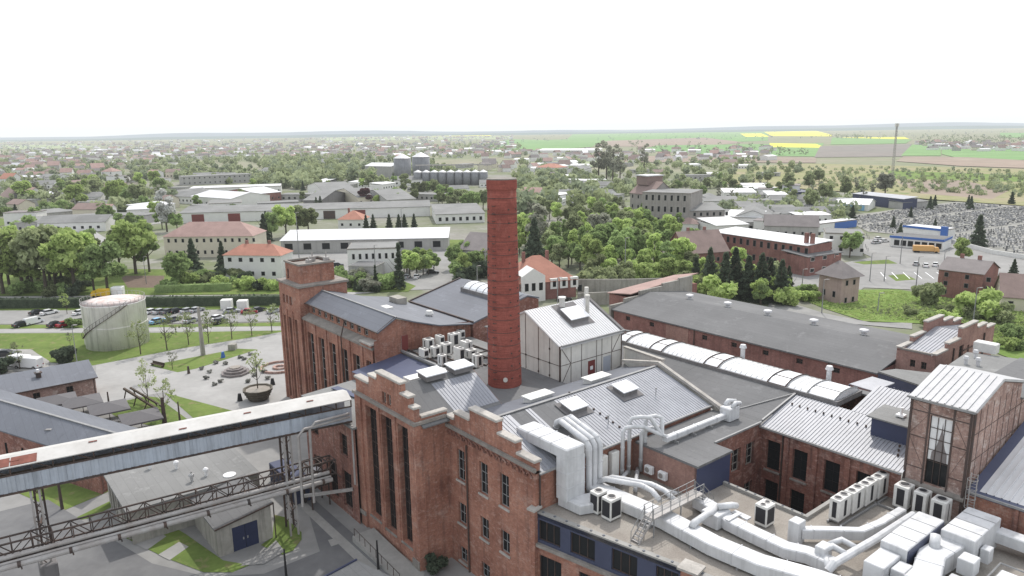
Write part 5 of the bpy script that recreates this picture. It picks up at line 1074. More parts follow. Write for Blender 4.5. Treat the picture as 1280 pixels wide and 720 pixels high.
# right side
gsheet('yard',[(1040,300),(1290,296),(1500,330),(1500,400),(1290,372),(1130,362),(1080,360),(1060,376),(1020,372),(985,356),(975,345),(1090,322)],'asphalt_light',.012)
gsheet('road',[(965,352),(1000,346),(1030,352),(1012,372),(985,378),(1030,392),(1090,404),(1140,404),(1140,412),(1060,405),(985,393),(960,385)],'asphalt_light',.02)
lawn([(996,371),(1016,363),(1060,363),(1120,362),(1180,372),(1260,382),(1320,400),(1320,470),(1240,440),(1150,405),(1080,402),(1030,386)],.024,'meadow','meadow')
lawn([(1110,345),(1130,343),(1145,350),(1120,352)],.03); lawn([(1065,328),(1110,325),(1122,330),(1080,331)],.03)
for k in range(9): gsheet('parking_line',[(1100+k*14,341),(1101.2+k*14,341),(1108+k*15,349),(1106.8+k*15,349)],'white_paint',.03)
gsheet('cemetery_ground',[(1050,272),(1120,262),(1200,252),(1290,258),(1500,262),(1500,330),(1290,328),(1190,300),(1085,290)],'cemetery_ground',.02)
# far fields (flat crop fields and meadows out to the horizon)
F=[('field_green',[(610,180),(640,174),(720,176),(700,190),(600,192)]),('field_green',[(640,176),(800,172),(800,180),(640,190)]),('field_pale',[(400,172),(640,170),(640,174),(400,176)]),
('field_green',[(720,164),(960,160),(960,176),(800,182),(700,182)]),('field_brown',[(760,176),(880,172),(930,178),(870,184),(740,183)]),('field_green',[(820,182),(1030,179),(1020,196),(900,194),(800,188)]),
('field_yellow',[(955,164.8),(1020,163.6),(1040,168.6),(1040,170.6),(965,170.2)]),('field_yellow',[(925,167),(952,166.8),(962,171),(932,171)]),('field_yellow',[(962,179),(1020,180),(1033,185),(962,184)]),('field_yellow',[(1050,172),(1130,171.4),(1137,174),(1060,173.6)]),
('field_yellow',[(510,167.2),(605,166.4),(615,170),(520,170.4)]),('field_dark',[(1025,183),(1140,180),(1128,196),(1018,197)]),('field_green',[(1140,181),(1176,182),(1176,195),(1126,195)]),('field_green',[(1177,187),(1290,186),(1320,200),(1210,201),(1177,193)]),
('field_green',[(1040,172),(1140,174.5),(1132,179.6),(1038,181)]),('field_brown',[(1130,196),(1210,197),(1320,203),(1320,212),(1200,208),(1120,202)]),('field_brown',[(780,195),(1020,197.5),(1020,204),(780,203)]),
('scrub',[(1010,205),(1330,213),(1330,262),(1160,250),(1050,240),(900,230),(900,210)]),('field_brown',[(1120,228),(1200,225),(1260,240),(1240,250),(1150,243)]),('meadow',[(1110,214),(1280,220),(1280,228),(1110,224)]),
('field_pale',[(0,182),(100,180),(130,184),(20,188)]),('field_pale',[(660,203),(760,200),(760,208),(680,213)]),('field_green',[(1250,166),(1500,168),(1500,176),(1250,172)])]
for i,(mt_,px) in enumerate(F): gsheet('field',px,mt_,.10+.02*i)
# low hazy ridges at the horizon
def ridge(name,y,x0,x1,h0,h1,mt_,seed,n=160):
    rs=np.random.default_rng(seed); m=M(); v=[]
    for i in range(n+1):
        x=x0+(x1-x0)*i/n; hh=h0+(h1-h0)*(.5+.5*math.sin(i*.11+seed)+.25*math.sin(i*.37+seed*2)+.12*rs.random()); v+= [(x,y,-1),(x,y+300,max(2,hh)),(x,y+3000,max(2,hh)*.6)]
    f=[]
    for i in range(n): 
        for j in range(2): f.append((i*3+j,(i+1)*3+j,(i+1)*3+j+1,i*3+j+1))
    m.mesh(v,f); return tag(m.build(name,mt_,smooth=True),kind='structure')
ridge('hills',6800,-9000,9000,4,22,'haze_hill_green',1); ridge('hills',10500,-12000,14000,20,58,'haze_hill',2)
# ================================================= MID DISTANCE BUILDINGS
def bframe(p0,p1,z=0):
    a=G(*p0); b=G(*p1); d=(b-a); return a,math.atan2(d.y,d.x),d.length
def grid(face,p,L,h,cols,rows,ww,wh,z0=1.0,m0=1.5,proud=True):
    return [(face,p,m0+(L-2*m0-ww)*(i/(cols-1) if cols>1 else .5),z0+(h-z0-.8-wh)*(j/(rows-1) if rows>1 else .3),ww,wh) for i in range(cols) for j in range(rows)]
def house(name,label,cat,p0,p1,depth,h,roof='gable',rh=3,mw='plaster_white',mr='tile_red',win=None,over=.4,chim=0,group=None,axis='x',frame='plaster_dark',wl=None,Lw=None):
    q,rz,L=bframe(p0,p1); L=Lw or L
    t=thing(name,label,cat,q,rz,group); OFF[t.name]=(0,0,0)
    W=depth; m=M(); m.box(0,L,0,W,0,h)
    if roof=='gable':
        if axis=='x': m.mesh([(0,0,h),(0,W,h),(0,W/2,h+rh)],[(0,1,2)]); m.mesh([(L,0,h),(L,W,h),(L,W/2,h+rh)],[(0,1,2)])
        else: m.mesh([(0,0,h),(L,0,h),(L/2,0,h+rh)],[(0,1,2)]); m.mesh([(0,W,h),(L,W,h),(L/2,W,h+rh)],[(0,1,2)])
    m.build('wall',mw,t); o=over; z=h+.02; m=M()
    if roof=='hip':
        k=min(L,W)/2; c=[(-o,-o,z),(L+o,-o,z),(L+o,W+o,z),(-o,W+o,z)]
        r0,r1=((k,W/2,h+rh),(L-k,W/2,h+rh)) if L>=W else ((L/2,k,h+rh),(L/2,W-k,h+rh))
        if L>=W: m.mesh(c+[r0,r1],[(0,1,5,4),(1,2,5),(2,3,4,5),(3,0,4),(3,2,1,0)])
        else: m.mesh(c+[r0,r1],[(0,1,4),(1,2,5,4),(2,3,5),(3,0,4,5),(3,2,1,0)])
    elif roof=='gable':
        s=rh/(W/2 if axis=='x' else L/2)
        if axis=='x': m.slab([(-o,-o,z-o*s),(L+o,-o,z-o*s),(L+o,W/2,h+rh+.02),(-o,W/2,h+rh+.02)],.15); m.slab([(-o,W/2+.01,h+rh+.02),(L+o,W/2+.01,h+rh+.02),(L+o,W+o,z-o*s),(-o,W+o,z-o*s)],.15)
        else: m.slab([(-o,-o,z-o*s),(L/2,-o,h+rh+.02),(L/2,W+o,h+rh+.02),(-o,W+o,z-o*s)],.15); m.slab([(L/2+.01,-o,h+rh+.02),(L+o,-o,z-o*s),(L+o,W+o,z-o*s),(L/2+.01,W+o,h+rh+.02)],.15)
    elif roof=='mono': m.slab([(-o,-o,h+.1),(L+o,-o,h+.1),(L+o,W+o,h+rh),(-o,W+o,h+rh)],.2); 
    else: m.box(-.15,L+.15,-.15,W+.15,h+.0,h+.35); m.build('roof_edge','cornice' if mw!='plaster_grey' else 'concrete',t); m=M(); m.box(.2,L-.2,.2,W-.2,h+.36,h+.42)
    rf=m.build('roof',mr,t)
    for k in range(chim):
        x=L*(.3+.4*k); y=W*.55 if axis=='x' else W*(.3+.4*k); m=M(); m.box(x-.45,x+.45,y-.4,y+.4,h+rh*.5,h+rh+1.1); m.build('chimney','brick_red',rf)
    src={}
    for (face,p,u,zz,ww,wh) in (win or []):
        P=wp(face,p); key=(face,p,ww,wh)
        if key not in src:
            m=M(); q0=P(0,0,-.05);q1=P(ww,wh,.02); m.box(min(q0[0],q1[0]),max(q0[0],q1[0]),min(q0[1],q1[1]),max(q0[1],q1[1]),0,wh); w_=m.build('window',frame,t)
            m=M(); m.q(P(.1,.1,-.07),P(ww-.1,.1,-.07),P(ww-.1,wh-.1,-.07),P(.1,wh-.1,-.07)); g=m.build('pane','glass',w_); src[key]=(w_,g); first=True
        else:
            w0,g0=src[key]; w_=w0.copy(); col.objects.link(w_); g=g0.copy(); col.objects.link(g); g.parent=w_
        w_.location=(u,0,zz) if face in 'FB' else (0,u,zz)
    return t,L
gd=grid
def H_(*a,**k): return house(*a,**k)
t,L=H_('cream_house','long cream two storey house with a pink hipped roof and a row of small windows','house',(207,322),(318,321),15,8.3,'hip',5,'plaster_cream','tile_pale',win=gd('F',0,38,8.3,13,2,1,1.5,1.3))
t,L=H_('white_villa','white villa with an orange hipped roof and two balconies','house',(282,349),(353,350),9.5,8.2,'hip',3.2,'plaster_white','tile_red',win=gd('F',0,19.5,8.2,5,2,1.3,1.4,1.4),chim=2)
t,L=H_('white_hall','long white hall with a plain white sloping roof','industrial building',(352,317),(560,313),17,5.2,'mono',2.2,'plaster_grey','metal_white',win=gd('F',0,66,5.4,9,1,3.2,2.6,1.2))
t,L=H_('grey_office','flat roofed white office block with two rows of small dark windows','office building',(436,346),(497,344),14,9.2,'flat',0,'plaster_white','felt_light',win=gd('F',0,17,9.2,7,1,.9,1.9,5.6)+gd('R',17.2,14,9.2,3,2,.9,1.6,1.6))
t,L=H_('entrance_block','low white entrance block with a dark canopy in front of the grey office','building',(437,352),(470,353),8,5,'flat',0,'plaster_grey','felt',win=gd('F',0,12,5,3,1,1.6,1.8,1))
t,L=H_('red_roof_cottage','small white cottage with a bright red roof behind the long white hall','cottage',(423,287),(454,287),12,5,'hip',4,'plaster_white','tile_red',win=gd('F',0,13,5,3,1,1.2,1.3,1.4),chim=1)
t,L=H_('storage_row','very long low white storage row with red doors across the middle distance','storage building',(226,279),(538,270),18,5.5,'mono',2.0,'plaster_white','felt_light',win=None)
for k in (5,21,64,78): m=M(); m.box(k*1.2,k*1.2+6.5,-.12,0,.1,4.6); m.build('door','door_red' if k!=64 else 'steel_dark',t)
t,L=H_('storage_row','shorter white storage row with many small doors at the right end of the long one','storage building',(545,280),(606,278),40,5,'mono',1.5,'plaster_white','felt_light',win=gd('F',0,26,5,7,1,1.5,2,1))
for i,(p0,p1,dp,h_,rf,rh,mw,mr,lab) in enumerate([
((380,262),(402,262),50,6,'gable',4,'plaster_dark','felt_light','grey pitched warehouse at the left end of the warehouse group'),((405,249),(445,247),70,6,'gable',4,'plaster_white','felt_light','long grey warehouse with pale gable behind the storage row'),
((448,258),(480,256),60,6,'gable',4,'plaster_cream','felt_light','warehouse with a cream gable wall left of the dark red tree'),((485,262),(520,260),70,6,'gable',4,'plaster_grey','felt_light','grey long roofed warehouse right of the cream gable'),
((383,235),(398,235),50,4,'mono',2,'plaster_dark','metal_white','low dark shed with small white roof domes'),((228,232),(315,228),20,8,'flat',0,'plaster_grey','felt_light','long grey flat roofed block at the left edge of the warehouses'),
((237,246),(352,242),26,6,'flat',0,'plaster_white','metal_white','wide low building with a bright white roof'),((240,258),(290,262),30,7,'gable',3,'plaster_white','metal_white','white roofed hall with a low gable'),
((322,255),(352,252),40,7,'gable',3,'brick_red','metal_white','red walled hall with a white gabled roof'),((262,270),(303,268),22,7,'flat',0,'plaster_white','felt_light','flat white building with a ribbon window'),
((575,335),(607,338),16,7,'gable',5,'plaster_grey','tile_grey','plain grey rendered house just left of the chimney'),((20,292),(118,286),30,5,'flat',0,'plaster_grey','felt_light','low grey yard building beside the bending road'),
((40,280),(95,275),26,5,'flat',0,'plaster_grey','felt_light','row of grey garages behind the low yard building'),((0,312),(52,308),16,5,'mono',1,'plaster_white','felt_light','pale low shed hidden behind the park trees'),
((96,262),(185,258),20,4,'flat',0,'plaster_grey','felt_light','low market stall building in the storage yard'),((130,243),(158,243),18,9,'flat',0,'plaster_cream','felt_light','cream apartment block among the trees at left'),
((128,228),(142,228),14,11,'hip',4,'plaster_white','tile_pale','white house with a tower like hipped roof at far left'),((0,232),(15,232),14,7,'gable',5,'plaster_white','tile_red','orange roofed house at the left frame edge'),((14,252),(34,254),14,6,'gable',5,'plaster_white','tile_pale','pale gabled house near the left frame edge'),((0,256),(13,258),14,6,'gable',6,'plaster_dark','tile_brown','dark gabled house at the left frame edge'),
((76,236),(112,235),16,6,'flat',0,'sky_blue_paint','felt_light','flat shed with a blue front wall at left'),((700,234),(740,236),16,6,'flat',0,'plaster_white','metal_white','low white shed in the green belt right of the chimney'),((645,252),(700,256),18,6,'flat',0,'plaster_white','metal_white','white workshop just right of the chimney top'),
((670,217),(695,218),20,7,'hip',4,'plaster_white','tile_red','pale house with a red roof right of the chimney top'),((712,212),(735,212),20,5,'mono',1,'plaster_white','metal_white','isolated white roofed shed beyond the tall bare trees')]):
    H_('town_building',lab,'building',p0,p1,dp,h_,rf,rh,mw,mr,win=gd('F',0,(G(*p1)-G(*p0)).length,h_,max(2,int((G(*p1)-G(*p0)).length/4.5)),2 if h_>7 else 1,1.2,1.3,1.4) if mw not in('sky_blue_paint',) else None)
# manor with white gable, right of the chimney
t,L=H_('manor_house','manor house with an orange tiled roof, white central gable and dormers','house',(645,378),(720,371),16,5.2,'hip',6.5,'brick_red','tile_red',win=gd('F',0,22,5.2,2,1,1.4,2,1.2),chim=2)
m=M(); m.box(1.5,8.5,-1.2,0,0,7.4); m.mesh([(1.5,-1.2,7.4),(8.5,-1.2,7.4),(5,-1.2,9.6),(1.5,4.5,7.4),(8.5,4.5,7.4),(5,4.5,9.6)],[(0,1,2),(0,2,5,3),(1,4,5,2)]); m.build('gable_front','plaster_white',t)
for x in (2.3,4.4,6.6): m=M(); m.box(x,x+1.1,-1.27,-1.2,3.2,5.4); m.build('window','glass',t)
for x in (10.5,13.5,16.8): m=M(); m.box(x,x+2.4,-.25,1,3.0,6.0); d=m.build('dormer','plaster_white',t); m=M(); m.box(x+.7,x+1.7,-.3,-.25,3.6,5.4); m.build('pane','glass',d)
# old brown roofed brick house
H_('farm_house','brick house with a steep faded tile roof among the trees right of the belt','house',(858,336),(910,332),15,5.5,'gable',6.5,'brick_red','tile_brown',win=gd('F',0,18,5.5,5,1,1.1,1.4,1.4),chim=2)
t,L=H_('red_factory','long red brick factory with a white flat roof and tall dark windows','industrial building',(888,321),(1006,343),13,9.6,'mono',.8,'brick_red','metal_white',win=gd('F',0,44,9.6,14,2,1.3,2.2,1.6))
for x in (L-3.5,L-1.2): m=M(); m.box(x,x+1.1,3,4.1,8,13.2); m.build('chimney','brick_red',t)
H_('red_annex','lower red brick annex with a dark flat roof at the end of the red factory','building',(1008,346),(1050,339),10,6.5,'mono',1,'brick_red','felt',win=gd('F',0,17,7,3,2,2,1.3,1.2),frame='plaster_white')
t,L=H_('signal_house','square pinkish rendered house with a steep pyramid roof beside the road','house',(1022,374),(1050,381),6.8,7.4,'hip',4.0,'plaster_pink','tile_grey',win=gd('F',0,7.4,7.4,2,1,1.0,1.7,.3)+gd('R',7.65,6.8,7.4,2,2,1.0,1.5,.3),over=1.0,chim=1)
t,L=H_('brick_depot','dark red brick house with a grey gabled roof behind two round bushes','house',(1170,370),(1225,378),13,8,'gable',2.6,'brick_red','tile_grey',win=gd('F',0,14.5,8,3,3,1.1,1.3,1),chim=2)
H_('tiled_cottage','weathered orange tiled cottage at the right frame edge','cottage',(1250,388),(1300,392),12,4,'gable',5,'plaster_cream','tile_brown',win=gd('F',0,10,4,2,1,1.2,1.3,1.2))
H_('white_block','white two storey block with a grey flat roof behind the small round tree','building',(1030,318),(1078,320),14,8,'flat',0,'plaster_white','felt_light',win=gd('F',0,15,8,4,2,1.2,1.3,1.5)+gd('R',15.2,14,8,3,2,1.1,1.3,1.5))
H_('white_row','long whitewashed building with a plain gable right of the factory roof','building',(955,300),(1022,302),12,6.5,'gable',4,'plaster_grey','tile_grey',win=gd('F',0,24,6.5,7,1,1,1.2,2))
# fuel station
t,L=H_('fuel_station','white fuel station shop with blue trimmed flat roofs','fuel station',(1112,308),(1178,314),12,4,'flat',0,'plaster_white','felt',win=gd('F',0,20,4,7,1,2,2.2,.6))
m=M(); m.box(-.25,L+.25,-.28,-.16,3.6,4.5); m.box(L+.16,L+.3,-.2,12.2,3.6,4.5); m.build('fascia','sky_blue_paint',t)
t,L=H_('fuel_canopy','second blue edged flat canopy standing behind the fuel station shop','canopy',(1128,298),(1178,304),9,5.2,'flat',0,'plaster_white','metal_white'); m=M(); m.box(-.25,L+.25,-.28,-.16,4.9,5.8); m.build('fascia','sky_blue_paint',t)
m=M(); m.box(L-.5,L+2,-1.5,-.3,0,7); m.build('price_pylon','sky_blue_paint',t)
t,L=H_('blue_kiosk_row','low blue and white row of market kiosks beyond the white block','kiosk',(1024,290),(1070,284),6,3.5,'flat',0,'plaster_white','metal_white'); m=M(); m.box(L*.4,L,-.2,0,.2,3.4); m.build('shutter','sky_blue_paint',t)
t,L=H_('dark_sheds','long dark navy market hall with a pale roof strip at the edge of the scrub','shed',(1065,254),(1128,262),10,6,'mono',1,'navy','metal_roof')
t,L=H_('grey_wall_row','long pale garage row continuing right from the dark market hall','garage row',(1128,262),(1160,260),10,4,'mono',1,'plaster_grey','felt_light')
t,L=H_('market_tents','white tented market hall roofs left of the dark market hall','market hall',(1042,262),(1085,264),24,3.6,'gable',2.4,'plaster_white','metal_white'); m=M(); m.box(2,L-2,-.3,-.1,.2,3.2); m.build('shutter','car_pale_blue',t)
t,L=H_('market_hall','navy roofed market hall left of the white tents','market hall',(985,248),(1012,247),14,4,'mono',1,'navy','navy')
for i,(p0,p1,lab) in enumerate([((960,254),(985,254),'white roofed yard shed at the left end of the market'),((880,262),(925,262),'pale factory shed right of the old mill'),((905,250),(945,250),'white roofed factory shed behind the pale one'),((925,270),(958,270),'grey yard building behind the long whitewashed one'),((905,283),(950,285),'white roofed storehouse above the red factory'),((960,276),(1000,276),'yard building among bushes above the whitewashed row'),((895,296),(935,294),'white flat roof block directly behind the red factory')]):
    H_('yard_building',lab,'building',p0,p1,18,5,'mono',1.5,'plaster_white','metal_white' if i%2==0 else 'felt_light',win=gd('F',0,12,5,3,1,1.4,1.4,1.5))
# old mill
t,L=H_('old_mill','big grey four storey mill with rows of windows and a flat roof','mill building',(802,284),(862,287),24,17,'flat',0,'plaster_mid','felt_light',win=gd('F',0,23,17,7,3,1.3,2.8,2.5),frame='plaster_grey')
t,L=H_('mansard_mill','brown roofed mill house with a stepped roof left of the grey mill','mill building',(787,276),(812,280),16,15,'gable',6,'plaster_mid','tile_brown',axis='x',win=gd('F',0,9,15,2,3,1.3,2,2),frame='plaster_grey'); m=M(); m.box(0,9,4,14,19,23.5); m.build('attic','tile_brown',t); m=M(); m.box(-.5,9.5,3.5,14.5,23.5,24); m.build('attic_roof','metal_white',t)
t,L=H_('mill_annex','grey annex with a white roof running right from the old mill','mill building',(862,287),(905,286),18,9,'mono',2,'plaster_mid','felt_light',win=gd('F',0,20,9,6,2,1.3,1.8,1.6),frame='plaster_grey')
H_('gatehouse','small gatehouse with a red roof in front of the old mill','building',(846,290),(872,291),8,4,'hip',2.5,'plaster_white','tile_brown')
# silos
def silo(px,py,r_,h_,label,grp):
    t=thing('grain_silo',label,'grain silo',G(px,py),0,grp); OFF[t.name]=(0,0,0); m=M(); m.lathe([(r_,0),(r_,h_)],0,0,20); m.build('shell','silo_steel',t,True); m=M(); m.lathe([(r_*1.03,h_-.1),(r_*.15,h_+r_*.45),(.1,h_+r_*.5)],0,0,20); m.build('roof','metal_white',t)
for k in range(9): silo(523+k*10.2,231+k*.0,3.9,11.5,'small steel grain silo with a conical white roof in the row of nine','small grain silos in a row')
silo(504,228,8.2,23,'left one of two big pale grain silos','big grain silos'); silo(527,225,8.8,23,'right one of two big pale grain silos','big grain silos')
t,L=H_('grain_works','tall grey grain works with a navy panel left of the big silos','industrial building',(457,223),(490,224),22,13,'gable',3,'plaster_grey','metal_white'); m=M(); m.box(9,15,-.3,-.1,.5,12); m.build('door_panel','navy',t)
t=thing('conveyor_gantry','thin steel gantry over the row of small silos','gantry',G(520,228)); OFF[t.name]=(0,0,0); m=M(); m.box(0,72,-.8,.8,15.5,16.6); 
for k in range(9): m.box(4+k*8,4.3+k*8,-.2,.2,0,15.5)
m.build('frame','pipe_grey',t)
# masts
def mast(px,py,h_,label,nm='radio_mast'):
    t=thing(nm,label,'mast',G(px,py)); OFF[t.name]=(0,0,0); m=M(); w=.9
    for x,y in ((-w,-w),(w,-w),(w,w),(-w,w)): m.bar((x,y,0),(x*.5,y*.5,h_),.28)
    for k in range(int(h_/3)): m.bar((-w*(1-.5*k*3/h_),-w*(1-.5*k*3/h_),k*3),(w*(1-.5*k*3/h_),-w*(1-.5*k*3/h_),k*3+3),.18)
    m.build('lattice','pipe_grey',t); m=M(); m.box(-1.8,1.8,-.4,.4,h_-3,h_); m.build('antenna','plaster_white',t)
mast(1115,222,49,'tall slim radio mast standing alone in the scrub at right')
post(697,388,9,'thin street lamp behind the panel hall','street_lamp',r_=.14); 
for i,(px,py,h_) in enumerate(((781,352,14),(501,358,15),(470,352,12),(597,365,8),(503,300,14),(374,324,18))): post(px,py,h_,('tall grey lamp pole beside the beige street wall','lamp pole in the yard beside the pointed dark tree','short lamp pole in front of the office block','lamp pole near the grey house left of the chimney','lamp pole in front of the long white hall','tall lighting mast left of the long white hall')[i],'street_lamp',r_=.16)
for i,(px,py,h_) in enumerate(((1105,352,8),(1125,330,10),(1145,358,9),(1178,345,8),(1087,352,9),(1002,366,7),(1027,392,9),(1097,390,5),(1216,405,9),(1174,300,9),(1250,300,12))): post(px,py,h_,('first','second','third','fourth','fifth','sixth','seventh','eighth','ninth','tenth','eleventh')[i]+' thin lamp pole counted along the open asphalt and meadow at right','street_lamp',r_=.13)
# walls and hedges, beige street wall
def wallthing(name,label,cat,px,h_,w,mt_,z=0):
    ps=[G(*p) for p in px]; t=thing(name,label,cat,ps[0]); OFF[t.name]=tuple(ps[0]); m=M()
    m.duct([(p.x,p.y) for p in ps],w,0,h_); m.build('body',mt_,t); return t
wallthing('street_wall','long beige rendered street wall between manor and long shed','wall',[(722,366),(780,366),(850,364)],4.2,.5,'concrete_wall')
wallthing('street_wall','second beige wall with pillars in front of the street wall','wall',[(722,382),(770,380),(800,372)],3.6,.5,'concrete_wall')
wallthing('cemetery_wall','low white wall in front of the cemetery','wall',[(1185,303),(1240,318),(1290,326)],1.8,.3,'plaster_white')
wallthing('yard_fence','dark board fence behind the park trees on the left','fence',[(115,270),(200,266)],3.0,.3,'leaf_dark')
def hedge(px,h_,w,label,mt_='leaf_dark'):
    ps=[G(*p) for p in px]; t=thing('hedge',label,'hedge',ps[0]); OFF[t.name]=tuple(ps[0]); m=M(); rs=np.random.default_rng(len(label))
    for a,b in zip(ps[:-1],ps[1:]):
        L=(b-a).length; d=(b-a)/L; n_=Vector((-d.y,d.x,0))
        m.duct([(a.x,a.y),(b.x,b.y)],w*.85,0,h_*.9)
        for i in range(int(L*14)):
            c=a+d*rs.uniform(0,L)+n_*rs.uniform(-w/2,w/2)+Vector((0,0,rs.uniform(.2,h_))); s_=.28; u=Vector(rs.normal(size=3)).normalized()*s_; v_=Vector(rs.normal(size=3)).normalized()*s_; m.q(c-u-v_,c+u-v_,c+u+v_,c-u+v_)
    m.build('foliage',mt_,t)
hedge([(-60,386),(110,384),(111,384)],3.0,2.6,'long clipped dark hedge left of the tank'); hedge([(185,383),(358,381)],3.0,2.6,'long clipped dark hedge right of the tank'); hedge([(195,366),(290,363)],2.6,2.2,'clipped hedge on the far side of the street right of the tank','leaf_green'); hedge([(778,320),(816,321)],3.5,5,'square clipped hedge in the green belt right of the manor','leaf_green')
# ================================================= TREES
def crownmesh(name,mt_,shape,nq,seed,hh=10.0,w=4.0,q=.42,trunkh=2.0):
    rs=np.random.default_rng(seed)
    if shape=='cone':
        tier=rs.integers(0,7,nq); f=((tier+.15+.85*rs.random(nq)**.5)/7)**.9; z=trunkh+(hh-trunkh)*(1-f)**1.0; r_=w*f*(.72+.28*rs.random(nq)); z=trunkh+(hh-trunkh)*(1-f); th=rs.uniform(0,2*math.pi,nq); r_=r_*(.62+.5*((f*7)%1))*(1+.2*np.sin(th*5+z*2.3)); C=np.stack([r_*np.cos(th),r_*np.sin(th),z-.3*r_*.4],1)
    else:
        nl={'round':14,'tall':16,'loose':18,'bush':10}[shape]
        lz={'round':(.45,.95),'tall':(.3,.97),'loose':(.35,.97),'bush':(.2,.75)}[shape]
        L=[]
        for i in range(nl):
            u=rs.random(); z=hh*(lz[0]+(lz[1]-lz[0])*u); prof=math.sqrt(max(.05,1-((z/hh-.62)/.5)**2)) if shape!='tall' else math.sqrt(max(.06,1-((z/hh-.6)/.5)**2))
            th=rs.uniform(0,2*math.pi); d=w*prof*rs.uniform(.25,.78); L.append((d*math.cos(th),d*math.sin(th),z,w*rs.uniform(.26,.46)*(1 if shape!='loose' else .75)))
        L=np.array(L); idx=rs.choice(nl,nq,p=L[:,3]**2/np.sum(L[:,3]**2)); dv=rs.normal(size=(nq,3)); dv/=np.linalg.norm(dv,axis=1)[:,None]; rr=rs.random(nq)**.33
        C=L[idx,:3]+dv*(L[idx,3]*rr)[:,None]*np.array([1,1,.8]); C[:,2]=np.maximum(C[:,2],.35)
    u=rs.normal(size=(nq,3)); u/=np.linalg.norm(u,axis=1)[:,None]; v=rs.normal(size=(nq,3)); v-=u*np.sum(u*v,1)[:,None]; v/=np.linalg.norm(v,axis=1)[:,None]
    s=(q*rs.uniform(.6,1.3,nq))[:,None]; u*=s; v*=s*.8
    V=np.stack([C-u-v,C+u-v*.6,C+u*.7+v,C-u*.8+v*.9],1).reshape(-1,3)
    me=bpy.data.meshes.new(name); me.from_pydata(V.tolist(),[],np.arange(nq*4).reshape(-1,4).tolist()); me.materials.append(MT[mt_]); return me
def trunkmesh(hh,r_=.28,limbs=5,seed=0,top=.75):
    rs=np.random.default_rng(seed); m=M(); m.tube([(0,0,0),(.05,0,hh*.3),(.1,.08,hh*.55),(0,.1,hh*top)],[r_*1.2,r_,r_*.7,r_*.2],7)
    for i in range(limbs): th=rs.uniform(0,6.28); z=hh*rs.uniform(.22,.5); d=hh*.24; m.tube([(0,0,z),(d*.5*math.cos(th),d*.5*math.sin(th),z+d*.5),(d*math.cos(th),d*math.sin(th),z+d*1.3)],[r_*.5,r_*.35,r_*.1],5)
    me=bpy.data.meshes.new('trunk'); me.from_pydata([tuple(v) for v in m.v],[],m.f); me.materials.append(MT['bark']); return me
CM={}
SH=dict(round=('round',2300,10,4.3,.40),tall=('tall',2300,14,3.6,.42),bush=('bush',1300,4,2.6,.3),cone=('cone',2100,12,3.0,.38),loose=('loose',210,7,2.2,.17),bare=('loose',900,14,3.4,.30),col=('cone',700,9,.95,.28))
for sn,(shp,nq,hh,w,q) in SH.items():
    for vv in range(2):
        tm=trunkmesh(hh,.26 if sn not in('loose','col','bush') else .09,6 if sn in('loose','bare') else 4,vv,.9 if sn in('loose','bare') else .7)
        for mt_ in (('leaf_dark','leaf_green') if sn in ('cone','col') else ('leaf_bright','leaf_green','leaf_olive','leaf_dark','leaf_grey','leaf_bud','leaf_purple','leaf_plume','leaf_stone')):
            CM[sn,mt_,vv]=(crownmesh('crown',mt_,shp,nq,hash(sn)%97 if 0 else {'round':1,'tall':2,'bush':3,'cone':4,'loose':5,'bare':6,'col':7}[sn]*10+vv,hh,w,q,.6 if sn in('cone','col') else 2),tm,hh)
NT=0
def tree(pos,sn,mt_,h_,label,group,name='tree',rs=random):
    global NT; NT+=1
    cm,tm,hh=CM[sn,mt_,rs.randint(0,1)]; k=h_/hh
    t=thing(name,label,'tree' if name!='shrub' else 'shrub',pos,rs.uniform(0,6.28),group); t.scale=(k*rs.uniform(.9,1.12),k*rs.uniform(.9,1.12),k)
    for nm,me in ((('crown',cm),('trunk',tm)) if sn!='bush' else (('foliage',cm),)): o=bpy.data.objects.new(nm,me); col.objects.link(o); o.parent=t
    if sn=='bush': t.location.z-=.12*h_
    return t
cm,tm,hh=CM['bush','leaf_dark',0]
o=bpy.data.objects.new('foliage',cm); col.objects.link(o); o.parent=SHRUB; SHRUB.scale=(.55,.55,.55)
def inpoly(x,y,P):
    c=False;j=len(P)-1
    for i in range(len(P)):
        if (P[i][1]>y)!=(P[j][1]>y) and x<(P[j][0]-P[i][0])*(y-P[i][1])/(P[j][1]-P[i][1])+P[i][0]: c=not c
        j=i
    return c
def samp(P,n,seed,dmin=0):
    rs=random.Random(seed); xs=[p[0] for p in P];ys=[p[1] for p in P];out=[];k=0
    while len(out)<n and k<n*60:
        k+=1; x=rs.uniform(min(xs),max(xs));y=rs.uniform(min(ys),max(ys))
        if inpoly(x,y,P) and all((x-a)**2+((y-b)*2.2)**2>dmin*dmin for a,b in out): out.append((x,y))
    return out
def belt(P,n,kinds,hr,label,group,seed,dmin=6,name='tree'):
    rs=random.Random(seed)
    for x,y in samp(P,n,seed,dmin):
        sn,mt_=rs.choice(kinds); tree(G(x,y),sn,mt_,rs.uniform(*hr),label,group,name,rs)
B='leaf_bright';Gn='leaf_green';Ol='leaf_olive';Dk='leaf_dark';Gy='leaf_grey';Bd='leaf_bud'
def one(px,py,sn,mt_,h_,label,name='tree'): return tree(G(px,py),sn,mt_,h_,label,None,name,random.Random(int(px*7+py)))
belt([(-10,362),(95,360),(95,368),(-10,369)],9,[('round',B),('tall',B),('round',Bd)],(16,20),'tall bright green park tree in the row at the left frame edge','park trees at the left edge',1,12)
belt([(-10,345),(110,340),(110,356),(-10,358)],10,[('round',B),('round',Ol),('tall',Gn)],(13,17),'bright leafy park tree behind the front row on the left','park trees behind the front row',2,12)
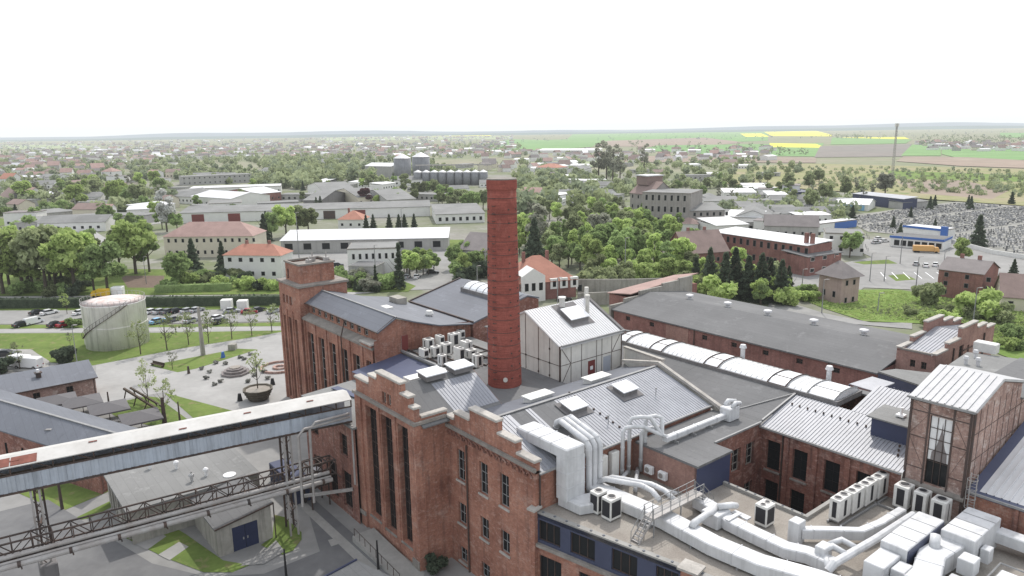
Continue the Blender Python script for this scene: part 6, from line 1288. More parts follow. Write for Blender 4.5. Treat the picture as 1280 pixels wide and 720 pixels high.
one(135,367,'round',Gn,15,'round dense green tree directly behind the tank'); one(118,366,'round',Gn,12,'smaller dark green tree left of the round one behind the tank'); one(170,343,'round',B,18,'big bright green tree beside the cream house'); one(187,340,'tall',Gn,17,'green tree between the bright one and the cream house'); one(150,338,'round',Ol,14,'olive tree left of the big bright tree'); one(222,360,'round',Gn,11,'round green tree on the lawn below the cream house'); one(242,338,'cone',Dk,12,'dark conifer in front of the cream house'); one(279,338,'cone',Dk,11,'slim conifer at the corner of the cream house'); one(331,302,'cone',Dk,13,'dark conifer above the white villa'); one(213,362,'bush',Gn,5,'low bush left of the round tree below the cream house','shrub')
one(209,290,'tall','leaf_plume',21,'pale grey leaning plume above the cream house, built in tree form'); one(222,290,'round',Gn,9,'dark green tree at the foot of the pale grey plume')  # pale plume given the crown and trunk of a tree as stand-in
belt([(20,358),(110,356),(118,370),(20,371)],14,[('bush',Gn),('bush',Dk),('bush',Ol)],(3,5),'low shrub along the street under the park trees','shrubs along the street on the left',3,7,'shrub')
belt([(230,350),(290,345),(358,366),(240,364)],22,[('bush',Gn),('bush',Ol),('bush',B),('bush',Dk)],(2.5,5.5),'garden shrub around the white villa','garden shrubs around the white villa',4,6,'shrub')
for i,(px,py,h_) in enumerate(((176,443,8),(209,438,8.5),(236,431,8),(261,429,8),(290,424,7.5),(315,420,7),(340,415,7))): tree(G(px,py),'loose',Ol,h_,'thin young tree in the row between lawn and path right of the tank','young trees along the path')
one(88,432,'loose',Gy,3.2,'tiny bare sapling alone on the big lawn'); one(80,453,'bush',Dk,4,'small dark conifer bush at the lower edge of the big lawn','shrub'); one(25,462,'loose',Ol,6,'thin tree beside the white van'); one(2,466,'bush',Dk,4,'dark bush at the left frame edge','shrub'); one(84,393,'loose',B,6,'light young tree between the parked cars'); one(92,409,'bush',Gn,3,'small bush beside the footpath left of the tank','shrub')
one(216,462,'loose',Gy,4,'thin sapling on the narrow plaza lawn'); one(186,505,'loose',Bd,7,'sparse young birch at the edge of the parasol lawn'); one(207,520,'loose',Bd,6.5,'sparse young birch beside the thick dark post'); one(180,478,'loose',Bd,5,'sparse sapling on the paved plaza'); tree(G(320,503)+Vector((0,1.5,2.2)),'loose',Bd,7,'thin young tree growing from the round timber tub',None)
for i,q in enumerate(((252,462),(262,466),(258,474),(270,455),(305,450),(313,444),(276,478),(268,482),(300,448),(322,458),(330,466),(335,474),(318,470),(310,478),(282,456))): tree(G(*q),'bush','leaf_stone',.9,'low grey lavender like bush on the paved plaza','grey plaza bushes','shrub')
belt([(372,345),(430,340),(428,360),(390,364)],7,[('bush',Gn),('bush',Dk),('bush',Ol)],(3,6),'shrub beside the brick tower and the white villa','shrubs beside the brick tower',5,8,'shrub')
for px,py,mt_,h_ in ((358,296,B,14),(373,292,Bd,13),(386,293,Ol,12),(340,300,Gn,12)): tree(G(px,py),'round',mt_,h_,'leafy tree left of the long white hall','trees left of the long white hall')
for px,py in ((396,264),(401,262),(345,281),(333,285),(458,291),(467,290),(499,290),(506,290),(518,289),(487,290)): tree(G(px,py),'cone',Dk,9,'dark conifer around the storage row','conifers around the storage row')
one(457,257,'round','leaf_purple',11,'dark red leaved tree between the warehouses'); one(424,247,'bush',Gn,6,'round bush between the warehouse roofs','shrub')
belt([(500,338),(545,326),(545,342),(510,352)],11,[('round',Gn),('round',B)],(5,8),'round green tree beside the office yard','trees beside the office yard',6,7); belt([(420,350),(500,352),(500,366),(420,364)],14,[('bush',Gn),('bush',Dk),('bush',Gy),('cone',Dk)],(2.5,6),'mixed shrub in front of the grey office','shrubs in front of the grey office',7,7,'shrub'); one(500,362,'col',Dk,15,'pointed dark columnar tree by the office yard'); one(470,362,'col',Dk,8,'small pointed conifer in front of the office')
belt([(565,330),(607,335),(607,360),(570,358)],10,[('round',Gn),('round',B),('bush',Dk)],(5,9),'tree in the garden left of the chimney','garden trees left of the chimney',8,7)
belt([(648,300),(850,290),(870,325),(850,345),(740,345),(650,325)],62,[('round',B),('round',Gn),('tall',B),('round',Gn),('tall',B),('tall',Gn),('round',Bd)],(8,13),'spring green tree in the dense belt right of the chimney','trees of the dense belt right of the chimney',9,11)
belt([(648,268),(800,262),(850,295),(650,298)],34,[('round',B),('round',Gn),('bare',Gy),('round',Ol)],(7,11),'tree on the far side of the dense belt right of the chimney','far trees of the dense belt',10,11)
one(668,333,'cone',Dk,18,'broad dark green conifer right of the chimney'); one(676,318,'tall',Gy,19,'pale green willow behind the broad conifer'); one(748,312,'round',Gy,14,'grey green willow in the middle of the green belt')
belt([(735,352),(880,345),(885,352),(740,362)],26,[('round',B),('bush',Ol),('round',Ol),('bush',B)],(5,9),'bushy tree along the street behind the long shed','bushy trees along the street',11,7)
for px,py,h_ in ((869,360,10),(886,366,14),(905,374,14),(917,372,15),(934,374,13),(950,376,14),(961,372,12),(975,378,12.5),(984,374,10)): tree(G(px,py),'cone',Dk,h_,'dark spruce in the row behind the long shed','spruces behind the long shed')
belt([(850,352),(975,352),(985,384),(900,378),(855,368)],30,[('bush',Ol),('round',B),('bush',B),('round',Bd)],(4,9),'bush among the spruces behind the long shed','bushes among the spruces',12,8,'shrub')
one(950,382,'round',Gn,6,'round light bush at the right end of the spruce row','shrub'); one(920,345,'round',B,9,'bright tree in front of the red factory'); one(1062,322,'round',Gn,9,'small round green tree beside the white block'); one(1050,318,'round',Gn,7,'second small green tree beside the white block')
one(1158,380,'bush',Ol,7,'big round olive bush left of the dark brick house','shrub'); one(1222,396,'bush',B,9,'big round green bush in front of the dark brick house','shrub'); one(1246,402,'bush',Ol,6,'olive bush right of the big round one','shrub'); one(1202,332,'round',B,9,'round green tree on the asphalt near the fuel station'); one(1222,308,'cone',Dk,13,'dark conifer at the cemetery wall'); one(1266,346,'cone',Dk,6,'small spruce on the verge at right'); one(1270,372,'bush',B,6,'bright bush beside the tiled cottage','shrub')
belt([(1130,385),(1200,392),(1290,420),(1290,450),(1220,430),(1140,402)],16,[('bush',B),('bush',Gn),('bush',Ol)],(2,4.5),'bush in the meadow behind the stepped brick block','bushes in the right meadow',13,10,'shrub'); belt([(1000,364),(1020,364),(1020,382),(1000,376)],5,[('bush',Gn),('bush',B)],(3,5),'bush beside the pyramid roofed house','bushes beside the pyramid roofed house',14,6,'shrub')
for px,py,h_ in ((1065,275,8),(1138,272,6),(1162,262,8),(1168,258,7),(1210,258,7),(1213,262,8),(1264,256,8),(1116,285,6),(1168,290,6),(1125,292,5),(1222,285,6)): tree(G(px,py),'cone',Dk,h_,'dark columnar conifer scattered over the cemetery','conifers in the cemetery')
one(1106,246,'round',Gy,15,'grey green round tree at the edge of the scrub below the mast')
for px,py,h_ in ((748,226,34),(758,224,36),(766,226,33),(775,228,30),(805,214,30)): tree(G(px,py),'bare',Gy,h_,'tall bare grey poplar beyond the green belt','tall bare poplars')
belt([(800,232),(960,222),(1000,250),(870,255)],30,[('round',Bd),('round',Ol),('bare',Gy),('round',Gn)],(6,10),'tree between old mill and market','trees between mill and market',15,9)
belt([(985,225),(1075,230),(1100,250),(1040,270),(985,262)],18,[('round',Bd),('bare',Gy),('round',Ol)],(8,13),'scrubby tree around the white market tents','trees around the market tents',16,9)
belt([(555,248),(606,262),(606,272),(560,262)],8,[('round',Bd),('round',Gn)],(8,12),'tree in the row left of the chimney top','trees left of the chimney top',17,7)
belt([(450,225),(545,240),(600,262),(520,250),(440,232)],20,[('round',Gn),('round',Ol),('round',Bd)],(8,12),'tree in the belt in front of the grain silos','trees in front of the grain silos',18,7)
belt([(225,210),(600,208),(600,262),(480,262),(380,270),(225,275)],34,[('round',Gn),('round',B),('bush',Gn),('cone',Dk),('round',Ol)],(5,10),'tree standing between the warehouses','trees between the warehouses',41,16)
belt([(0,262),(205,262),(205,300),(0,300)],22,[('round',Gn),('round',B),('bush',Gn),('cone',Dk)],(5,11),'tree around the storage yard at left','trees around the left storage yard',42,14)
belt([(30,240),(215,225),(205,262),(120,262),(20,262)],26,[('round',B),('round',Gn),('round',Bd),('bare',Gy)],(11,17),'tree of the green quarter on the left','trees of the left green quarter',19,10)
def tufts(name,P,n,sz,mk,seed,label):
    rs=np.random.default_rng(seed); pts=samp2(P,n,seed); C=np.array([(G(x,y).x,G(x,y).y,.12) for x,y in pts]); nq=len(C)
    u=rs.normal(size=(nq,3))*np.array([1,1,.35]); u/=np.linalg.norm(u,axis=1)[:,None]; v=rs.normal(size=(nq,3))*np.array([.5,.5,1]); v/=np.linalg.norm(v,axis=1)[:,None]; s=(sz*rs.uniform(.5,1.4,nq))[:,None]
    V=np.stack([C-u*s-v*s*.6,C+u*s-v*s*.6,C+u*s*.6+v*s,C-u*s*.6+v*s],1).reshape(-1,3); me=bpy.data.meshes.new(name); me.from_pydata(V.tolist(),[],np.arange(nq*4).reshape(-1,4).tolist()); me.materials.append(MT[mk]); o=bpy.data.objects.new(name,me); col.objects.link(o); return tag(o,label,'grass',kind='stuff')
def samp2(P,n,seed):
    rs=random.Random(seed); xs=[p[0] for p in P];ys=[p[1] for p in P];out=[]
    while len(out)<n:
        x=rs.uniform(min(xs),max(xs));y=rs.uniform(min(ys),max(ys))
        if inpoly(x,y,P): out.append((x,y))
    return out
tufts('grass_tufts',[(1000,375),(1060,366),(1120,365),(1180,374),(1290,392),(1290,440),(1240,430),(1150,402),(1080,400),(1030,385)],5000,.45,'leaf_bright',3,'rough tall grass tufts over the right meadow')
tufts('grass_tufts',[(1050,388),(1180,376),(1290,396),(1290,440),(1150,402)],1500,.5,'leaf_olive',4,'olive weeds scattered over the right meadow')
# ------------------------------------------------ distant wood masses (nobody could count)
def mass(name,regs,seed,mts=('leaf_far','leaf_far2','leaf_olive')):
    rs=np.random.default_rng(seed); Vv=[];mi=[]
    for P,n,(h0,h1),qn,mk in regs:
        for (x,y) in samp(P,n,seed+len(Vv)%1000):
            p=G(x,y); h_=rs.uniform(h0,h1); w=h_*rs.uniform(.38,.6); d=rs.normal(size=(qn,3)); d/=np.linalg.norm(d,axis=1)[:,None]; C=np.array([p.x,p.y,h_*.52])+d*np.array([w,w,h_*.46])*(rs.random(qn)**.3)[:,None]
            C[:,2]=np.maximum(C[:,2],.3); u=rs.normal(size=(qn,3)); u/=np.linalg.norm(u,axis=1)[:,None]; v=rs.normal(size=(qn,3)); v-=u*np.sum(u*v,1)[:,None]; v/=np.linalg.norm(v,axis=1)[:,None]; s=h_*.11
            Vv.append(np.stack([C-u*s-v*s,C+u*s-v*s,C+u*s+v*s,C-u*s+v*s],1).reshape(-1,3)); mi+= [mk if mk>=0 else int(rs.integers(0,3))]*qn
    V=np.concatenate(Vv); me=bpy.data.meshes.new(name); me.from_pydata(V.tolist(),[],np.arange(len(V)).reshape(-1,4).tolist())
    for k in mts: me.materials.append(MT[k])
    me.polygons.foreach_set('material_index',mi); o=bpy.data.objects.new(name,me); col.objects.link(o)
    return o
o=mass('distant_woodland',[([(-60,215),(240,200),(540,200),(600,225),(450,225),(380,238),(220,225),(-60,240)],640,(6,10),80,-1),([(-60,190),(650,180),(650,198),(-60,212)],950,(6,10),36,-1),([(650,188),(1000,202),(1000,224),(650,262)],360,(5,9),60,-1),([(640,215),(740,235),(760,262),(645,270)],60,(8,13),60,-1),([(980,208),(1330,216),(1330,250),(1000,236)],520,(2,5),40,-1),([(900,245),(1080,250),(1060,285),(900,270)],90,(4,8),40,-1),([(-60,245),(220,228),(235,262),(20,275),(-60,280)],70,(6,12),60,-1),([(330,200),(480,200),(470,228),(340,238)],90,(10,16),50,-1)],5)
tag(o,'hazy mass of distant spring woodland between the town and the fields','woodland',kind='stuff')
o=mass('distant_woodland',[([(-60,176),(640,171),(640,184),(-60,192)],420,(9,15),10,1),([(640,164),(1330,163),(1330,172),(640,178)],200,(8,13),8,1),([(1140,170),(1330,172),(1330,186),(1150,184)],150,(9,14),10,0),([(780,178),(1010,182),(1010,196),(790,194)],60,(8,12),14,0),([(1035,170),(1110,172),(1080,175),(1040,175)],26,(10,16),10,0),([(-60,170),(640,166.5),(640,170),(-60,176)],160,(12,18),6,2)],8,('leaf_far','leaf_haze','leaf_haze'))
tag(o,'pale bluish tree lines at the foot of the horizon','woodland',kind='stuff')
# ------------------------------------------------ distant houses
proto=[]
for i,(mw,mr,L_,W_,h_,rh) in enumerate((('plaster_white','tile_pale',12,10,5,4.5),('plaster_white','tile_brown',11,9,5,4.5),('plaster_cream','tile_grey',14,10,6,4),('plaster_white','metal_white',20,12,5,1.5),('plaster_grey','tile_pale',12,11,6,4.5))):
    t=thing('distant_house',('little red roofed house','little brown roofed house','little grey roofed house','low white roofed building','little pale roofed house')[i],'house',(0,0,0)); OFF[t.name]=(0,0,0)
    m=M(); m.box(0,L_,0,W_,0,h_); m.mesh([(0,0,h_),(0,W_,h_),(0,W_/2,h_+rh)],[(0,1,2)]); m.mesh([(L_,0,h_),(L_,W_,h_),(L_,W_/2,h_+rh)],[(0,1,2)]); m.build('wall',mw,t)
    m=M(); m.slab([(-.4,-.4,h_),(L_+.4,-.4,h_),(L_+.4,W_/2,h_+rh),(-.4,W_/2,h_+rh)],.1); m.slab([(-.4,W_/2+.02,h_+rh),(L_+.4,W_/2+.02,h_+rh),(L_+.4,W_+.4,h_),(-.4,W_+.4,h_)],.1); m.build('roof',mr,t); proto.append(t)
lab=['red roofed','brown roofed','grey roofed','low white roofed','pale roofed']
used=[False]*5
for (P,n,nm) in (([(-20,205),(120,195),(160,215),(60,240),(-20,250)],34,'in the left green quarter'),([(120,178),(330,172),(440,176),(420,190),(140,196)],80,'on the hazy rise at upper left'),([(440,172),(640,178),(640,196),(440,192)],40,'scattered beyond the silos'),([(650,205),(720,205),(690,228),(650,225)],12,'right beside the chimney top'),([(1150,180),(1300,182),(1300,190),(1170,190)],30,'in the far village at right'),([(760,190),(960,192),(960,202),(780,205)],18,'in the fields at centre right'),([(600,198),(660,190),(640,215),(600,215)],14,'left and right of the chimney crown')):
    for j,(x,y) in enumerate(samp(P,n,n+3,3)):
        k=random.choices(range(5),(2,4,6,5,2))[0]; l_=f'tiny {lab[k]} house {nm}'; rz=random.uniform(-.5,.9)
        if not used[k]: t=proto[k]; used[k]=True; t.location=G(x,y); t.rotation_euler=(0,0,rz); t['label']=l_; t['group']=f'distant {lab[k]} houses {nm}'
        else: clone(proto[k],G(x,y),rz,l_,random.uniform(.8,1.25),f'distant {lab[k]} houses {nm}')
for i,(px,py,L_) in enumerate(((55,166,300),)): pass
for i,(p0,p1) in enumerate(((( 672,191),(748,191)),((375,186),(405,188)),((112,190),(128,190)))): H_('distant_shed',('long white roofed farm shed beyond the belt right of the chimney','white roofed shed beyond the warehouses','white shed in the left green quarter')[i],'shed',p0,p1,30,5,'mono',3,'plaster_white','metal_white')
fp=[]
for i,(L_,W_,h_,rf,mw,mr,nm) in enumerate(((26,13,4.5,'flat','plaster_grey','felt_light','flat grey roofed'),(34,16,5,'gable','plaster_white','felt_light','long grey gabled'),(22,12,5,'mono','plaster_white','metal_white','low white roofed'),(15,11,7,'gable','plaster_cream','tile_brown','brown roofed'),(14,11,7,'gable','plaster_white','tile_pale','pale tile roofed'),(18,12,8,'flat','plaster_white','tile_grey','tall grey roofed'))):
    t=thing('town_building',nm,'building',(0,0,0)); OFF[t.name]=(0,0,0); m=M(); m.box(0,L_,0,W_,0,h_)
    if rf=='gable': m.mesh([(0,0,h_),(0,W_,h_),(0,W_/2,h_+3)],[(0,1,2)]); m.mesh([(L_,0,h_),(L_,W_,h_),(L_,W_/2,h_+3)],[(0,1,2)])
    m.build('wall',mw,t); m=M()
    if rf=='gable': m.slab([(-.4,-.4,h_),(L_+.4,-.4,h_),(L_+.4,W_/2,h_+3.1),(-.4,W_/2,h_+3.1)],.15); m.slab([(-.4,W_/2+.02,h_+3.1),(L_+.4,W_/2+.02,h_+3.1),(L_+.4,W_+.4,h_),(-.4,W_+.4,h_)],.15)
    else: m.slab([(-.3,-.3,h_+.3),(L_+.3,-.3,h_+.3),(L_+.3,W_+.3,h_+(1.3 if rf=='mono' else .3)),(-.3,W_+.3,h_+(1.3 if rf=='mono' else .3))],.3)
    m.build('roof',mr,t)
    for k in range(int(L_/4)): m=M(); m.box(1.6+k*4,3.0+k*4,-.06,.02,1.6,3.0); m.build('window','glass',t)
    fp.append([t,nm,False])
rs=random.Random(21)
for P,n,nm,ks,dm in (([(0,226),(220,222),(222,262),(120,290),(0,292)],34,'in the left quarter',(0,1,3,4,5,2),14),([(222,208),(450,200),(600,205),(610,262),(560,250),(470,262),(380,262),(222,270)],26,'around the warehouses',(0,1,2,0,1),18),([(885,236),(1010,240),(1010,285),(900,300)],20,'between old mill and market',(0,2,1,5),14),([(640,200),(740,205),(745,260),(650,262)],14,'just right of the chimney top',(2,0,4,1),12),([(0,200),(220,190),(230,222),(0,226)],24,'in the hazy quarter at upper left',(3,4,5,0),10),([(760,205),(1000,208),(980,230),(800,228)],9,'in the trees beyond the old mill',(2,3,0),14)):
    for x,y in samp(P,n,n*3+1,dm):
        k=rs.choice(ks); l_=f'{fp[k][1]} town building {nm}'; rz=rs.choice((-.12,.1,.35,-.5,1.2)); sc_=rs.uniform(.7,1.1); gr=f'{fp[k][1]} town buildings {nm}'
        if not fp[k][2]: t=fp[k][0]; fp[k][2]=True; t.location=G(x,y); t.rotation_euler=(0,0,rz); t['label']=l_; t['group']=gr
        else: clone(fp[k][0],G(x,y),rz,l_,sc_,gr)
mm=M(); rs=random.Random(4)
def blk(p,mat_i,L_,W_,h_,rh,rz):
    c,s=math.cos(rz),math.sin(rz); T=lambda x,y,z:(p.x+x*c-y*s,p.y+x*s+y*c,z)
    mm.k=0; mm.mesh([T(0,0,0),T(L_,0,0),T(L_,W_,0),T(0,W_,0),T(0,0,h_),T(L_,0,h_),T(L_,W_,h_),T(0,W_,h_)],[(0,1,5,4),(1,2,6,5),(2,3,7,6),(3,0,4,7)])
    mm.k=mat_i; mm.mesh([T(0,0,h_),T(L_,0,h_),T(L_,W_,h_),T(0,W_,h_),T(0,W_/2,h_+rh),T(L_,W_/2,h_+rh)],[(0,1,5,4),(2,3,4,5),(0,4,3),(1,2,5)])
for P,n in (([(-40,178),(640,172),(640,196),(440,200),(220,200),(-40,214)],650),([(1140,178),(1330,180),(1330,190),(1160,188)],90),([(650,190),(960,186),(960,200),(650,205)],80),([(380,171),(640,169),(640,173),(380,175)],160)):
    for x,y in samp(P,n,n+9): blk(G(x,y),rs.choice((1,2,3,3,3,4)),rs.uniform(9,20),rs.uniform(8,11),rs.uniform(4,6.5),rs.uniform(1,4.5),rs.uniform(-.5,.9))
o=mm.build('distant_town',['plaster_white','tile_pale','tile_brown','tile_grey','metal_white']); tag(o,'countless tiny pale houses of the far town below the horizon','town',kind='stuff')
# ================================================= CEMETERY
gm=[]
for i,mk in enumerate(('grave_stone','grave_dark','concrete')):
    t=thing('grave','grave','grave',(0,0,0)); OFF[t.name]=(0,0,0); m=M(); m.bev(-.6,.6,-.1,.12,0,1.25,.08); m.build('headstone',mk,t); m=M(); m.bev(-.55,.55,-2.2,-.15,0,.4,.05); m.build('slab',('grave_stone','concrete','grave_dark')[i],t); gm.append(t)
rs=random.Random(5); sites=[]
CP=[(1052,274),(1120,264),(1200,254),(1290,260),(1330,262),(1330,332),(1290,322),(1195,300),(1085,289)]
org=G(1150,300); e1=Vector((math.cos(.55),math.sin(.55),0)); e2=Vector((-e1.y,e1.x,0))
for i in range(-80,105):
    for j in range(-70,135):
        p=org+e1*(i*2.3+rs.uniform(-.3,.3))+e2*(j*3.5+rs.uniform(-.4,.4))
        if i%14==0 or j%12==0: continue
        d=(p-Vector((0,0,H))); x_=d.dot(CR);y_=d.dot(CU);z_=d.dot(CF); c,s=math.cos(RO),math.sin(RO); X=x_/z_*FX;Y=y_/z_*FX; X,Y=c*X-s*Y,s*X+c*Y; px,py=640+X,360-Y
        if px<1300 and inpoly(px,py,CP) and rs.random()<.95: sites.append((py,p))
sites.sort(key=lambda q:-q[0]); sites=sites[:9000]
gl=('light stone grave in the crowded cemetery at right','dark stone grave in the crowded cemetery at right','pale concrete grave in the crowded cemetery at right')
for k,(py,p) in enumerate(sites[:285]):
    i=rs.choices((0,1,2),(5,2,3))[0]
    if k<3: i=k; t=gm[i]; t.location=p; t.rotation_euler=(0,0,.55); t['label']=gl[i]; t['group']=f'graves {i}'.replace('0','of light stone').replace('1','of dark stone').replace('2','of pale concrete')
    else: clone(gm[i],p,.55+rs.uniform(-.1,.1),gl[i],rs.uniform(.75,1.05))
vb=[];fb=[];mb=[]
mm=M()
for k,(py,p) in enumerate(sites[285:]):
    i=rs.choices((0,1,2),(5,2,3))[0]; mm.k=i; w=rs.uniform(.35,.6); mm.box(p.x-w,p.x+w,p.y-.15,p.y+.15,0,rs.uniform(.6,1.2)); mm.k=(i+1)%3; mm.box(p.x-w*.9,p.x+w*.9,p.y-2.2,p.y-.2,0,.4)
mm.k=1; o=mm.build('graves_beyond',['grave_stone','grave_dark','concrete']); tag(o,'thousands of crowded graves filling the rear of the cemetery','graves',kind='stuff')
# ================================================= VEHICLES
def car(colr,van=False,L_=4.3):
    t=thing('parked_car','car','car',(0,0,0)); OFF[t.name]=(0,0,0); m=M(); hw=.86; L2=L_/2
    if van: prof=[(-L2,.35),(L2,.35),(L2,.95),(L2-.5,1.15),(L2-1.25,1.95),(L2-1.7,2.2),(-L2+.15,2.2),(-L2,2.0)]
    else: prof=[(-L2,.32),(L2,.32),(L2+.02,.62),(L2-.12,.8),(L2-1.1,.93),(-L2+.75,.98),(-L2+.05,.9)]
    n=len(prof); v=[(x,-hw+(.08 if z>1.2 else 0),z) for x,z in prof]+[(x,hw-(.08 if z>1.2 else 0),z) for x,z in prof]
    m.mesh(v,[tuple(range(n-1,-1,-1)),tuple(range(n,2*n))]+[(i,(i+1)%n,n+(i+1)%n,n+i) for i in range(n)]); m.build('body','car_'+colr,t)
    m=M()
    if van: m.mesh([(L2-.55,-.7,1.2),(L2-.55,.7,1.2),(L2-1.22,.66,1.95),(L2-1.22,-.66,1.95)],[(0,1,2,3)]); m.mesh([(L2-.9,-.88,1.25),(L2-1.9,-.88,1.25),(L2-1.9,-.8,1.85),(L2-1.4,-.8,1.85)],[(0,1,2,3)]); m.mesh([(L2-.9,.88,1.25),(L2-1.9,.88,1.25),(L2-1.9,.8,1.85),(L2-1.4,.8,1.85)],[(0,1,2,3)]); m.build('window','glass',t)
    else:
        b=[(L2-1.15,-.8,.93),(L2-1.15,.8,.93),(-L2+.55,.8,.97),(-L2+.55,-.8,.97)]; tp=[(L2-1.95,-.64,1.42),(L2-1.95,.64,1.42),(-L2+1.05,.64,1.42),(-L2+1.05,-.64,1.42)]
        m.mesh(b+tp,[(4,5,6,7),(0,1,5,4),(1,2,6,5),(2,3,7,6),(3,0,4,7)]); m.build('window','glass',t)
        m=M(); m.bev(-L2+1.0,L2-1.9,-.66,.66,1.41,1.47,.03); m.build('roof','car_'+colr,t)
    for x in (-L2+.8,L2-.85):
        for y in (-.86,.86): m=M(); m.tube([(x,y-.1,.33),(x,y+.1,.33)],.33,12); w=m.build('wheel','tyre',t); m=M(); m.tube([(x,y-.11,.33),(x,y+.11,.33)],.19,10); m.build('rim','steel_grey',w)
    m=M(); m.box(L2-.03,L2+.04,-.8,-.5,.6,.75); m.build('headlight','white_paint',t); m=M(); m.box(L2-.03,L2+.04,.5,.8,.6,.75); m.build('headlight','white_paint',t)
    m=M(); m.box(-L2-.03,-L2+.04,-.8,-.55,.7,.88); m.build('tail_light','car_red',t); m=M(); m.box(-L2-.03,-L2+.04,.55,.8,.7,.88); m.build('tail_light','car_red',t)
    return t
PR={}
def park(colr,px,py,rz,label,van=False,sc_=1.0,group=None):
    key=(colr,van); 
    if key not in PR: PR[key]=car(colr,van,5.4 if van else 4.4); t=PR[key]; t.location=G(px,py)+Vector((0,0,.03)); t.rotation_euler=(0,0,rz); t.scale=(sc_,)*3; t['label']=label
    else: t=clone(PR[key],G(px,py)+Vector((0,0,.03)),rz,label,sc_,group)
    if group: t['group']=group
    if van: t['category']='van'
    return t
cars=[('black',48,393,1.0,'black car at the left end of the far parking row'),('white',62,393,1.0,'white car next to the black one in the far parking row'),('white',102,393,1.0,'white car at the left edge of the tank'),('black',28,408,1.1,'black car at the left end of the near parking row'),('black',71,408,1.1,'black car left of the red one in the near parking row'),('red',82,408,1.1,'red car in the near parking row left of the tank'),('black',102,405,.9,'black car in front of the tank edge, right of the red one'),
('white',190,392,1.1,'white car just right of the tank in the far row'),('silver',201,392,1.1,'silver car right of the tank, second in the far row'),('grey',211,392,1.1,'grey car right of the tank, third in the far row'),('black',221,391,1.1,'black car in the far row, fourth right of the tank'),('silver',235,391,1.1,'silver car in the middle of the far row'),('silver',246,390,1.1,'second silver car in the middle of the far row'),('pale_blue',198,404,1.0,'pale blue car in the near row right of the tank'),('grey',217,402,1.1,'grey car in the near row right of the pale blue one'),('silver',240,403,1.1,'silver car in the near row beside the young tree'),('white',272,400,1.1,'white car in the near row left of the black one'),('black',275,404,1.2,'black car in the near row at the right'),('silver',290,391,.3,'long silver car by the white containers'),('red',312,392,.2,'dark red car beside the brick tower'),('silver',343,391,1.0,'silver car partly hidden by the brick tower'),('black',323,390,1.0,'black car left of the silver one near the brick tower'),
('black',541,342,.05,'black car parked across the office yard'),('white',521,348,1.5,'white car in the office yard'),('silver',509,348,1.5,'silver car beside the white one in the office yard'),('white',448,348,1.5,'white car partly hidden by the office shrubs'),('black',422,333,.2,'dark car behind the brick tower roof'),('white',484,349,1.5,'white car between the office shrubs'),
('silver',1145,332,1.0,'silver car at the left of the three on the asphalt'),('white',1157,334,1.1,'white car in the middle of the three on the asphalt'),('white',1169,333,1.0,'white car under the small bush on the asphalt'),('white',1098,300,.4,'white car nearest the white block'),('white',1105,303,.3,'second white car near the white block'),('silver',1095,305,.4,'silver car near the white block'),
('silver',660,382,.2,'silver car in front of the manor house'),('black',652,386,.2,'dark car left of the silver one at the manor house'),('black',705,376,.1,'dark car right of the manor gable'),('black',9,445,.2,'black car parked at the left frame edge')]
for c,px,py,rz,lb in cars: park(c,px,py,rz,lb)
park('white',22,458,2.9,'white van parked beside the thin tree at far left',True,1.15); park('white',36,460,2.95,'second white van nosing out right of the first',True,1.1); park('white',43,405,1.1,'white van in the near parking row',True,.85)
for i in range(26):
    x,y=samp([(640,230),(700,245),(700,256),(645,255)],26,31,2)[i] if i<12 else samp([(960,252),(1040,252),(1040,262),(960,262)],26,32,3)[i]; c=random.choice(('white','silver','black','red','blue','grey')); park(c,x,y,random.uniform(0,3),f'tiny {c} car in the '+('yard right of the chimney top' if i<12 else 'market yard'),group=f'{c} cars in the '+('yard right of the chimney top' if i<12 else 'market yard'))
# yellow delivery vehicle and orange truck
def truck(label,px,py,rz,mt_,L_,trailer=False,sc_=1):
    t=thing('truck',label,'truck',G(px,py)+Vector((0,0,.03)),rz); OFF[t.name]=(0,0,0); t.scale=(sc_,)*3
    m=M(); m.bev(-L_/2,L_/2-2.2,-1.2,1.2,.9,3.3,.12); m.build('cargo_body',mt_,t); m=M(); m.mesh([(L_/2-2.1,-1.15,.6),(L_/2,-1.15,.6),(L_/2,-1.15,1.6),(L_/2-.5,-1.1,2.6),(L_/2-2.1,-1.1,2.7),(L_/2-2.1,1.15,.6),(L_/2,1.15,.6),(L_/2,1.15,1.6),(L_/2-.5,1.1,2.6),(L_/2-2.1,1.1,2.7)],[(0,1,2,3,4),(9,8,7,6,5),(0,5,6,1),(1,6,7,2),(2,7,8,3),(3,8,9,4)]); c=m.build('cab',mt_,t); m=M(); m.mesh([(L_/2+.02,-1,1.65),(L_/2+.02,1,1.65),(L_/2-.45,1,2.55),(L_/2-.45,-1,2.55)],[(0,1,2,3)]); m.build('window','glass',c)
    for x in (-L_/2+1,-L_/2+2.2,L_/2-1.2):
        for y in (-1.05,1.05): m=M(); m.tube([(x,y-.15,.5),(x,y+.15,.5)],.5,12); m.build('wheel','tyre',t)
    m=M(); m.box(-L_/2,L_/2-.3,-.5,.5,.5,.9); m.build('chassis','black',t)
truck('long orange truck parked beside the fuel station',1157,316,-.35,'orange_paint',10.5,sc_=.85); truck('bright yellow delivery van on the street behind the tank',126,372,3.1,'yellow_paint',6.3,sc_=.8)
